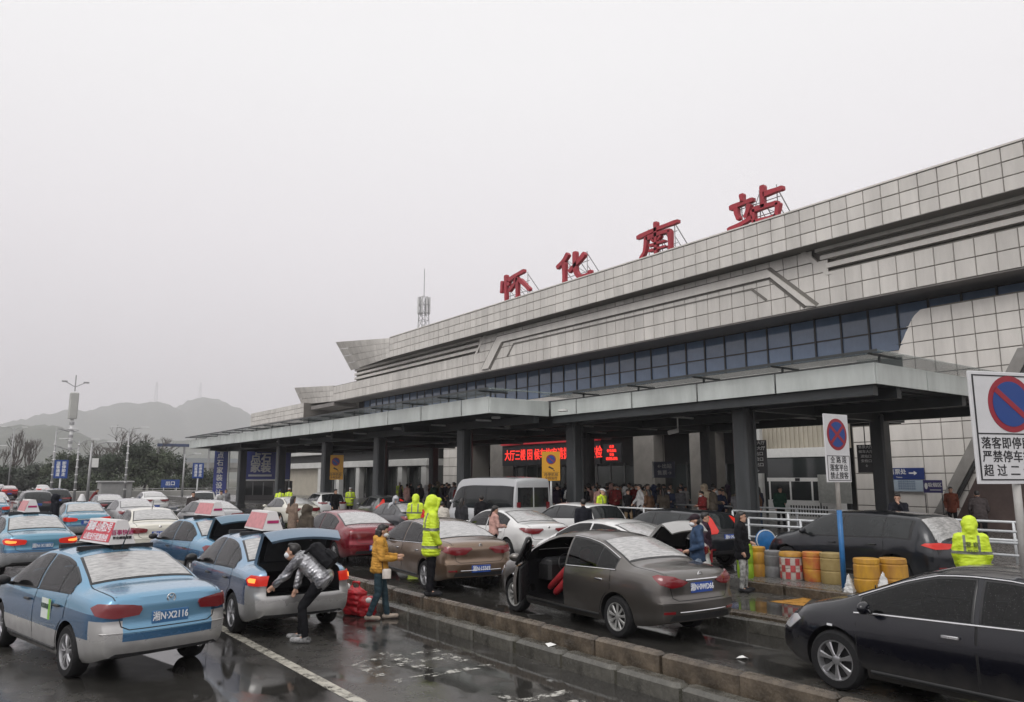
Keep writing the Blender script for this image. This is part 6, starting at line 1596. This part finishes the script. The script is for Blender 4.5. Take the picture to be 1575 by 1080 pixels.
lettering('0', 1.0, M_led, b, (-.13, -w/2+.75, h*.5), FACE_W, 'lettering', .01, .02)
MB().box(-.3,.0,-w/2,w/2,h+.02,h+.22).build('red_strip', pm('red_light_strip', (.3,.01,.02), .5, emit=(1,.05,.06), es=.12), b)
t, b, w, h = wallsign('small LED board of four red text lines right of the long one', 36.2, 37.9, 3.4, 4.6, M_blk, 35.4, 'LED board', 'led_board', .12)
for k, s in enumerate(('欢迎', '怀化南站', '安检', '请排队进站')): lettering(s, .22, M_led, b, (-.13,0,h-.20-k*.26), FACE_W, 'lettering', .01, .003)
# advertising hoardings at the left end
t = thing('advert_hoarding', 'blue advert hoarding with large white characters at the canopy end', 'billboard', (24.4, 72.6, .3), R(-40)); M_bb = pm('advert_blue', (.02,.05,.20), .4, col2=(.05,.05,.26), vs=.35)
b = MB().bbox(-2.45,2.45,-.12,.12,1.95,4.6,.03).build('board', M_bb, t); lettering('点石\n家装', 1.0, M_ptx, b, (-.35,-.125,3.45), FACE_S, 'lettering', .002, .03, line=.9)
MB().box(-1.5,.75,-.13,-.1205,2.22,2.40).build('strapline', M_ptx, b); MB().box(-2.45,2.45,-.16,.0,1.80,1.94).build('ledge', M_white, b)
MB().box(-2.2,2.2,-.05,1.5,.0,1.8).build('kiosk', pm('kiosk_dark', (.06,.055,.055), .4), t)
k_ = MB().box(-1.9,1.9,-.09,-.055,.5,1.7).build('kiosk_window', M_dgl, t); 
for q in (-1.0,.0,1.0): MB().box(q-.04,q+.04,-.12,-.091,.5,1.7).build('kiosk_mullion', pm('door_metal'), t)
for q in (-2.3, 2.3): MB().tube([(q,.2,0),(q,.2,2.35)], .08, 8).build('leg', M_steelw, t)
t = thing('advert_banner', 'tall narrow blue advert banner left of the hoarding', 'banner', (20.6, 73.4, 0), R(-38)); b = MB().bbox(-.62,.62,-.06,.06,.35,4.9,.02).build('board', M_bb, t); lettering('点\n石\n家\n装\n设\n计', .62, M_ptx, b, (-.05,-.065,2.7), FACE_S, 'lettering', .002, .012, line=1.1)
MB().tube([(.75,0,0),(.75,0,5)], .06, 8).build('post', M_steelw, t)
# service booth with LED display
t = thing('service_booth', 'white glazed service booth with a red LED strip by the tiled wall', 'booth', (35.1, 23.0, .3)); t.scale = (.33, .90, 1.03)
MB().box(.0,2.2,-2.0,2.3,3.05,3.5).build('roof', M_white, t)
MB().box(.3,2.2,-2.0,2.3,2.05,3.05).build('upper_cabin', M_dark, t); MB().box(-.02,.3,-2.05,2.35,1.86,2.04).build('fascia', M_white, t)
MB().box(.05,.2,-2.0,2.3,2.06,3.0).build('upper_glass', M_dgl, t)
for q in np.linspace(-1.9, 2.2, 4): MB().box(-.01,.12,q-.05,q+.05,.95,1.86).build('post', M_white, t)
MB().box(.05,.2,-2.0,2.3,.95,1.855).build('lower_glass', M_dgl, t); MB().box(-.02,2.2,-2.05,2.35,.0,.94).build('counter', M_white, t)
MB().box(-.05,-.021,-1.98,-1.35,1.88,2.02).build('led_strip', M_led, t); MB().box(-.04,-.021,.2,.5,1.88,2.02).build('camera', M_blk, t)
mb = MB()
for k in range(14): mb.box(-.06,-.03,-1.4+k*.17,-1.32+k*.17,.2,.7)
mb.build('grille_field', M_blk, t)['kind'] = 'stuff'
MB().bbox(-.5,.3,2.6,3.0,0,4.6,.04).build('side_pier', M_wing, t)
t = thing('notice_board', 'pale notice board standing right of the service booth', 'notice board', (34.5, 20.95, .3)); MB().bbox(-.03,.03,-.85,.85,.9,2.25,.01).build('board', pm('notice_paper', (.42,.43,.40), .5, var=.15, vs=6), t)
for q in (-.8,.8): MB().tube([(.05,q,0),(.05,q,2.2)], .03, 6).build('leg', M_cst, t)
# ---- railings
M_rail = pm('railing_white', (.55,.57,.58), .4, var=.1, vs=6)
def railing(lb, x, y0, y1, z0, hs, pitch=2.2, m=None, grp='white railings along the platform edge', disc=None):
    t = thing('railing', lb, 'railing', (x, y0, z0), 0, grp); Lr = y1-y0
    for h in hs: MB().tube([(0,0,h),(0,Lr,h)], .032, 8).build('rail', m or M_rail, t, True)
    n = max(1, int(round(Lr/pitch)))
    pmh = MB().tube([(0,0,0),(0,0,max(hs))], .035, 8).mesh('post', m or M_rail, True)
    for k in range(n+1): put('post', pmh, t, (0, Lr*k/n, 0))
    return t
railing('white railing behind the charcoal SUV, nearest to the road', 20.2, 11.6, 15.2, 0, (.35,.62,.98,1.18))
railing('white railing behind the hooded officer at the right', 20.2, 2.5, 9.6, 0, (.35,.62,.9,1.16))
railing('long white railing on the platform behind the nearer ones', 21.75, 2.0, 17.0, .3, (.55,1.0))
railing('white railing in front of the crowd left of the front column', 21.6, 19.0, 25.0, .3, (.4,.95))
railing('white railing between crowd and minibus', 21.7, 26.6, 34.0, .3, (.4,.95))
railing('second row of white railing inside the platform', 26.0, 15.0, 24.5, .3, (.5,.95), grp='inner railings before the booth')
M_disc = pm('blue_disc_face', (.012,.12,.32), .35, var=.3, vs=5)
for (x, y, z, lb) in ((19.4, 14.05, .62, 'blue round disc on the end of the railing left of the SUV'), (20.0, 9.85, .80, 'blue round disc on the railing at the right edge post'), (21.3, 25.3, 1.0, 'blue round disc on the railing by the lime officer')):
    t = thing('railing_disc', lb, 'disc', (x, y, z), R(-30), 'blue discs on the railing ends'); MB().lathe([(0,-.05),(.26,-.05),(.30,-.02),(.30,.03),(0,.05)], 24, 'y').build('disc', M_disc, t, True, 40)
    MB().tube([(.28*math.cos(a), -.035, .28*math.sin(a)) for a in np.linspace(0, 2*math.pi, 25)], .018, 6, False).build('rim', M_rail, t); MB().tube([(0,.05,-z),(0,.05,0)], .04, 8).build('post', M_rail, t)
for (x, y, lb) in ((21.2, 24.4, 'blue panel on the railing next to the lime officer'), (20.6, 13.0, 'small blue panel fixed on the railing behind the SUV bonnet')):
    t = thing('barrier_board', lb, 'panel', (x, y, .3), 0); MB().bbox(-.03,.03,-.45 if x > 21 else -.16,.45 if x > 21 else .16,.12,.92,.01).build('panel', pm('blue_panel', (.02,.035,.12), .4, var=.3, vs=6), t); MB().tube([(0,-.4,0),(0,-.4,1.05)], .03, 6).build('post', M_rail, t)
# ---- barrels on the island
def barrel(lb, x, y, r, h, m, top=None, z=.19, check=False):
    t = thing('traffic_barrel', lb, 'barrel', (x, y, z), rnd.uniform(0, 3), 'water filled barrels on the island'); h *= .93; r *= .95
    MB().lathe([(0,0),(r*.93,0),(r,.03),(r*1.0,h*.38),(r*.96,h*.40),(r*.96,h*.43),(r,h*.45),(r,h*.80),(r*.955,h*.82),(r*.955,h*.85),(r*.99,h*.87),(r*.97,h*.985),(r*.9,h),(0,h)], 26).build('drum', m, t, True, 35)
    from mathutils import noise
    dr = t.children[0].data; sd_ = rnd.uniform(0, 50)
    for v_ in dr.vertices: v_.co += Vector((v_.co.x, v_.co.y, 0)).normalized()*noise.noise(v_.co*4+Vector((sd_,0,0)))*.022
    if top: MB().lathe([(r*.99,h*.86),(r*1.03,h*.87),(r*1.04,h*.97),(r*.95,h*1.03),(0,h*1.04)], 26).build('lid', top, t, True, 35)
    if check:
        for row in range(3):
            for k in range(14):
                if (k+row) % 2: continue
                a0, a1 = 2*math.pi*k/14, 2*math.pi*(k+1)/14; zz0, zz1 = h*(.06+row*.25), h*(.06+row*.25+.25); vs = []
                for a in np.linspace(a0, a1, 4): vs += [((r+.004)*math.cos(a), (r+.004)*math.sin(a), zz0), ((r+.004)*math.cos(a), (r+.004)*math.sin(a), zz1)]
                MB().add(vs, [(i*2,i*2+2,i*2+3,i*2+1) for i in range(3)]).build('red_check', pm('check_red', (.34,.05,.05), .5, var=.2, vs=8), t)
    return t
M_by = pm('barrel_yellow', (.55,.30,.02), .5, col2=(.30,.14,.035), vs=4.5, space='World', stretch=(1,1,.4)); M_bd = pm('barrel_faded', (.33,.25,.10), .6, col2=(.24,.17,.06), vs=6); M_bg = pm('barrel_grey', (.16,.16,.165), .6, var=.25, vs=6); M_bw = pm('barrel_pale', (.45,.40,.36), .6, var=.15, vs=6); M_bl = pm('barrel_lime', (.25,.42,.02), .5, var=.2, vs=6); M_bo = pm('barrel_yellow_red', (.48,.26,.03), .55, col2=(.38,.06,.03), vs=4)
barrel('lime green barrel beside the flower patterned trousers', 14.75, 11.25, .19, .80, M_bl)
barrel('yellow barrel behind the lime green one', 15.25, 11.3, .21, .70, M_by)
barrel('dark grey barrel between yellow and red checked ones', 15.4, 11.0, .20, .62, M_bg)
barrel('red and white checked barrel with yellow top', 15.3, 10.45, .25, .62, M_bw, M_by, check=True)
barrel('yellow barrel with red smear left of the faded one', 15.5, 10.02, .24, .66, M_bo)
barrel('faded tan barrel left of the blue sign post', 15.45, 9.55, .255, .68, M_bd)
barrel('large bright yellow barrel with white bag, left of a pair', 14.8, 8.42, .26, .70, M_by)
barrel('large bright yellow barrel, right of a pair near the black sedan', 15.25, 8.12, .27, .70, M_by)
t = thing('plastic_bag', 'crumpled white bag leaning on the large yellow barrels', 'bag', (14.62, 7.98, .2), .5)
mb = MB().add([(-.2,-.16,0),(.2,-.14,0),(.22,.16,0),(-.18,.17,0),(.03,.02,.46),(-.06,.05,.40)], [(3,2,1,0),(0,1,4),(1,2,4),(2,3,5,4),(3,0,4,5)]); me = remesh(mb, 'bag', .016, 1, .035); o = put('bag', me, t); setmat(o, pm('white_plastic_bag', (.5,.5,.49), .5, bump=1, bs=14))
t = thing('plastic_bag', 'small white bag on the left side of the yellow barrel pair', 'bag', (14.5, 8.62, .2), .2); o = put('bag', me, t); o.scale = (.55,.6,.8); setmat(o, pm('white_plastic_bag'))
# red luggage beside the woman
t = thing('luggage_bag', 'red bulging bag on the road behind the woman in yellow', 'bag', (6.16, 13.12, 0), .4); mb = MB(); mb.bbox(-.15,.15,-.2,.2,.01,.46,.07); mb.tube([(0,-.10,.42),(0,-.07,.56),(0,.07,.56),(0,.10,.42)], .022, 6); o = put('bag_body', remesh(mb, 'bagb', .016, 4, .03), t); setmat(o, pm('red_bag_fabric', (.42,.012,.02), .45, var=.35, vs=8, bump=.6, bs=9))
MB().ell((-.15,.05,.5),(.03,.05,.05),8,6).build('bag_label', M_white, t)
t = thing('luggage_bag', 'red bag on the ground right behind the jeans of the woman', 'bag', (6.26, 12.86, 0), .9); mb = MB(); mb.bbox(-.12,.12,-.16,.16,.01,.34,.06); o = put('bag_body', remesh(mb, 'bagc', .016, 4, .03), t); setmat(o, pm('red_bag_fabric')); MB().ell((-.1,-.05,.28),(.04,.06,.05),8,6).build('bag_label', M_white, t)
# litter
for k, (x, y, lb) in enumerate(((6.72, 8.3, 'scrap of white paper on the lower step of the near island'), (5.9, 6.4, 'scrap of white paper on the wet road near the island'), (8.9, 6.9, 'scrap of white litter on the road behind the grey sedan'), (6.72, 4.7, 'scrap of white litter on the near island at the bottom edge'))):
    t = thing('litter', lb, 'litter', (x, y, .2 if k in (0,3) else .004), k); MB().add([(-.07,-.04,.004),(.06,-.05,.02),(.08,.04,.006),(-.05,.05,.03),(0,0,.045)], [(0,1,4),(1,2,4),(2,3,4),(3,0,4)]).build('paper', M_white, t)

# ---------------------------------------------------------------- far left: poles, masts, trees, elevated road
M_pole = pm('galvanised_pole', (.33,.33,.335), .5, metal=.3, var=.15, vs=6); M_lampw = pm('lamp_panel_white', (.6,.6,.6), .4)
def lamp_post(lb, x, y, H, arms=2, garland=True):
    t = thing('street_lamp', lb, 'street lamp', (x, y, 0), rnd.uniform(-.3,.3), 'street lamps on the left')
    MB().tube([(0,0,0),(0,0,H)], 0, 10, rs=[.13,.07]).build('pole', M_pole, t, True)
    for s in ((1,-1) if arms == 2 else (1,)):
        a = MB().tube([(0,0,H-.5),(s*.5,0,H-.05),(s*1.3,0,H+.1)], .04, 6).build('arm', M_pole, t)
        MB().bbox(s*1.45-.4, s*1.45+.4, -.14,.14,H+.06,H+.18,.03).build('lamp_head', M_lampw, a)
    if garland:
        for k in range(7): MB().lathe([(0,-.16),(.15,-.02),(.15,.02),(0,.16)], 8, c=(.0,0,1.2+k*.75)).build('decor_lamp', M_lampw, t)
lamp_post('tall twin arm street lamp in front of the bare trees', 15.6, 90, 7.6)
lamp_post('street lamp right of the blue sign on the left', 11.0, 90, 6.2)
lamp_post('street lamp at the left edge of the blue sign', 8.9, 90, 7.2, 1)
lamp_post('plain street lamp with a white box, nearest the road', 9.2, 68, 5.1, 1, False)
MB().box(.1,.55,-.1,.1,2.2,2.9).build('white_box', M_white, thing('pole_cabinet', 'white box fixed to the plain street lamp', 'cabinet', (9.2, 68, 1.0)))
lamp_post('small street lamp far away at the left edge', 4.6, 120, 6.4, 1, False)
lamp_post('street lamp under the bare trees at the far left', 8.8, 150, 10.5, 2, False)
lamp_post('street lamp beside the canopy end', 21.8, 92, 5.0, 1, False)
# white monument-like mast
t = thing('antenna_mast', 'white antenna mast with a panelled box and lamp arms above the hedge', 'mast', (18.1, 160, 0))
MB().tube([(0,0,0),(.0,0,14.5)], 0, 12, rs=[.36,.28]).build('mast_pole', M_lampw, t, True)
for k in range(8): MB().lathe([(.41,0),(.41,.5)], 12, c=(0,0,5+k*1.15)).build('mast_collar', M_pole, t)
MB().bbox(-.72,.72,-.6,.6,13.0,17.8,.2).build('panel_box', pm('mast_box', (.40,.40,.38), .5, var=.1, vs=1), t)
MB().tube([(0,0,18),(0,0,21.0)], .1, 6).tube([(0,0,18.8),(-1.6,0,19.7)], .07, 5).tube([(0,0,18.8),(1.6,0,19.7)], .07, 5).box(-2.2,-1.3,-.2,.2,19.6,19.85).box(1.3,2.2,-.2,.2,19.6,19.85).build('top_arms', M_pole, t)
for z in (7.4, 10.6): MB().tube([(-1.6,0,z+.4),(0,0,z),(1.2,0,z+.3)], .1, 5).box(-2.0,-1.3,-.2,.2,z+.35,z+.55).build('side_arm', M_pole, t)
# lattice telecom tower behind the roof
t = thing('telecom_tower', 'steel lattice telecom tower rising behind the station roof', 'tower', (70, 123.5, 0))
def lattice(t, w0, w1, z0, z1, n, r, nm):
    mb = MB()
    for k in range(n):
        a, b2 = z0+(z1-z0)*k/n, z0+(z1-z0)*(k+1)/n; wa, wb = w0+(w1-w0)*k/n, w0+(w1-w0)*(k+1)/n
        ca = [(wa,wa),(-wa,wa),(-wa,-wa),(wa,-wa)]; cb = [(wb,wb),(-wb,wb),(-wb,-wb),(wb,-wb)]
        for i in range(4):
            j = (i+1) % 4
            mb.tube([(*ca[i],a),(*cb[i],b2)], r, 4); mb.tube([(*ca[i],a),(*cb[j],b2)], r*.6, 4); mb.tube([(*cb[i],b2),(*cb[j],b2)], r*.6, 4)
    mb.build(nm, M_pole, t)
lattice(t, 1.9, .55, 0, 36, 24, .075, 'lattice_mast'); MB().tube([(0,0,36),(0,0,41.5)], .07, 6).build('spike', M_pole, t)
for z, n in ((35.2, 8), (33.6, 8), (29.8, 6)):
    MB().tube([(1.05*math.cos(a), 1.05*math.sin(a), z-.9) for a in np.linspace(0, 6.283, 17)], .05, 5, False).build('ring_platform', M_pole, t)
    for k in range(n):
        a = 2*math.pi*k/n; MB().box(1.1*math.cos(a)-.13, 1.1*math.cos(a)+.13, 1.1*math.sin(a)-.13, 1.1*math.sin(a)+.13, z-.8, z+.7).build('antenna', M_lampw, t)
# pylons on the hill
for x, z0, lb in ((598, 284, 'faint pylon on the left hill top'), (750, 292, 'faint pylon on the right hill top')):
    t = thing('hill_pylon', lb, 'pylon', (x, 3000, z0-8)); lattice(t, 5, 1.4, 0, 72, 7, .38, 'lattice_mast'); MB().box(-14,14,-.4,.4,52,52.8).box(-11,11,-.4,.4,62,62.8).build('cross_arm', M_pole, t)
# elevated road
t = thing('elevated_road', 'grey concrete elevated road behind the canopy end', 'viaduct', (60, 170, 0)); M_conc = pm('concrete', (.26,.255,.24), .7, var=.2, vs=.6)
MB().box(-26,40,-4,4,3.6,4.4).build('deck', M_conc, t); MB().box(-26,40,-4.2,-4.0,4.4,5.5).build('parapet', M_conc, t); MB().box(-26,40,-3,-2.6,5.4,6.4).build('sound_wall', pm('noise_wall', (.30,.32,.33), .5), t)
for k in range(7): MB().bbox(-24+k*9.5,-22.4+k*9.5,-1.5,1.5,0,3.6,.1).build('pier', M_conc, t)
t = thing('gantry', 'dark blue gantry frame beyond the canopy end', 'gantry', (31, 150, 0)); MB().box(-.2,9,-.4,.4,8.0,8.5).build('beam', pm('gantry_blue', (.05,.07,.14), .5), t)
for q in (0, 4.4, 8.8): MB().tube([(q,0,0),(q,0,8)], .18, 6).build('leg', M_pole, t)
railing('pale guard rail along the far road', 0, 0, 42, 0, (.55,.95), 3, M_pole, grp='guard rails at the far road').rotation_euler = (0,0,R(-78))
bpy.context.scene.objects['railing.006'].location = (20, 112, 0)
t = thing('planter_wall', 'long grey planter wall at the end of the parking lot', 'wall', (9, 100, 0)); MB().bbox(0,42,0,1.0,0,.9,.05).build('wall', M_conc, t)
t = thing('site_cabin', 'small grey cabin by the tall street lamp', 'cabin', (14.2, 96, 0)); MB().bbox(0,3.2,0,2.4,0,1.9,.08).build('walls', pm('cabin_grey', (.25,.25,.245), .6, var=.1, vs=2), t); MB().box(-.15,3.35,-.15,2.55,1.9,2.05).build('roof', pm('cabin_roof', (.4,.4,.4), .6), t)
# ---- trees
M_bark = pm('bark', (.06,.05,.045), .9, var=.25, vs=3)
def leafmat(n, c): 
    m = pm(n, c, .75, var=.38, vs=.5); return m
def leafy(lb, x, y, h, r, col, seed, cat='tree', nm='evergreen_tree', n=9000, tr=.16):
    rr = random.Random(seed); t = thing(nm, lb, cat, (x, y, 0), 0, 'evergreen trees and bushes on the left')
    mb = MB(); mb.tube([(0,0,0),(.1,0,h*.35),(.05,.1,h*.8)], 0, 8, rs=[.22,.16,.05])
    cl_ = []
    for k in range(34):
        a = rr.uniform(0, 6.28); q = rr.uniform(.15, 1); zz = rr.uniform(tr, .95); rad = r*math.sqrt(max(.05, 1-((zz-.45)/.62)**2))*q**.5*.85
        c = Vector((rad*math.cos(a), rad*math.sin(a), zz*h)); cl_.append((c, rr.uniform(.24,.40)*r)); 
        if k < 9: mb.tube([(0.05,0,h*max(.15, zz-.3)), tuple(c*.6+Vector((0,0,c.z*.36))), tuple(c)], 0, 5, rs=[.07,.05,.02])
    mb.build('trunk', M_bark, t, True)
    vs, fs = [], []
    for k in range(n):
        c, cr_ = cl_[rr.randrange(len(cl_))]
        d = Vector((rr.gauss(0,1), rr.gauss(0,1), rr.gauss(0,1))).normalized(); p = c+d*cr_*rr.uniform(.45,1.12)*(1 if d.z > -.4 else .7)
        if p.z < .15: continue
        u = Vector((rr.gauss(0,1), rr.gauss(0,1), rr.gauss(0,.5))).normalized(); w = u.cross(d).normalized(); s = rr.uniform(.10,.24)*(.55+r*.13)
        o = len(vs); vs += [tuple(p-u*s), tuple(p+w*s*.55), tuple(p+u*s), tuple(p-w*s*.55)]; fs.append((o,o+1,o+2,o+3))
    MB().add(vs, fs).build('crown', leafmat('leaves_%s' % col[0], col[1]), t)
G1, G2, G3 = ('dark', (.028,.042,.022)), ('mid', (.045,.06,.03)), ('grey', (.045,.055,.04))
leafy('dark rounded evergreen tree under the bare branches', 24.8, 140, 7.6, 4.6, G1, 1, n=12000); leafy('mid green evergreen tree behind the tall street lamp', 27.6, 138, 6.6, 4.0, G2, 2)
leafy('dark evergreen tree at the right end of the row', 31.2, 143, 6.3, 3.6, G1, 3); leafy('grey green bush tree left of the dark rounded tree', 21.2, 146, 5.6, 3.2, G3, 4)
leafy('bushy evergreen tree behind the blue sign', 16.2, 150, 6.2, 3.4, G2, 5); leafy('low evergreen tree right of the antenna mast', 19.4, 152, 6.0, 3.2, G1, 6)
leafy('low dark bush at the far left', 9.5, 160, 3.8, 4.0, G1, 7); leafy('low wide bush at the left edge of the picture', 5.0, 165, 3.6, 4.2, G2, 8); leafy('dark bush between left bushes and blue sign', 13.0, 158, 4.4, 3.4, G3, 9)
leafy('low hedge bush in front of the elevated road', 34.5, 132, 3.2, 3.4, G1, 10, n=3200); leafy('low hedge bush under the small blue sign', 29.0, 131, 2.4, 3.0, G2, 11, n=3200)
leafy('hedge bush at the planter wall', 19.0, 126, 2.6, 4.0, G2, 12, n=3600); leafy('hedge bush left of the planter', 14.6, 128, 2.4, 3.6, G1, 13, n=3200)
def bare(lb, x, y, h, seed, spread=.5, depth=5):
    rr = random.Random(seed); t = thing('bare_tree', lb, 'tree', (x, y, 0), 0, 'bare winter trees on the left'); trunk = MB(); tw = MB()
    def br(p, d, l, r, k):
        q = p+d*l; mid = p+d*l*.5+Vector((rr.uniform(-.1,.1), rr.uniform(-.1,.1), 0))*l
        (trunk if k < 2 else tw).tube([p, mid, q], 0, 5 if k < 3 else 3, rs=[r, r*.85, r*.68])
        if k >= depth: return
        for i in range(rr.choice((2,3,3)) if k else 5):
            nd = (d+Vector((rr.gauss(0,spread), rr.gauss(0,spread), rr.uniform(.0,.35)))).normalized(); br(q if k else p+d*l*rr.uniform(.55,1), nd, l*rr.uniform(.60,.82), r*.62, k+1)
    br(Vector((0,0,0)), Vector((0,0,1)), h*.32, h*.022, 0); trunk.build('trunk', M_bark, t, True); tw.build('crown', pm('twigs', (.075,.062,.056), .9), t)
bare('bare spreading tree above the dark rounded evergreen', 25.0, 148, 12.0, 21, .5); bare('bare tree right of the tall street lamp', 29.0, 150, 11.6, 22, .45); bare('bare tree left of the tall street lamp', 22.2, 152, 10.0, 23, .45)
bare('slender bare poplar at the far left', 10.5, 170, 11.5, 24, .22); bare('thin bare tree beside the far left poplar', 12.8, 172, 11.0, 25, .25); bare('thin bare tree at the left edge', 6.0, 175, 8.5, 26, .3); bare('twiggy bare tree between poplar and mast', 8.4, 168, 8.0, 27, .35)
# ---------------------------------------------------------------- air
hz = MB().box(-2000, 3000, -400, 4000, -1.2, 380).build('haze', None or pm('haze_volume')); tag(hz, kind='stuff')
m = bpy.data.materials.new('pale_haze'); m.use_nodes = True; t_ = m.node_tree; t_.nodes.clear()
o_ = t_.nodes.new('ShaderNodeOutputMaterial'); v_ = t_.nodes.new('ShaderNodeVolumePrincipled'); v_.inputs['Color'].default_value = (.93,.92,.95,1); v_.inputs['Density'].default_value = .00036; v_.inputs['Anisotropy'].default_value = .0
t_.links.new(v_.outputs[0], o_.inputs['Volume']); hz.data.materials.clear(); hz.data.materials.append(m)
bpy.data.scenes.remove(BENCH)
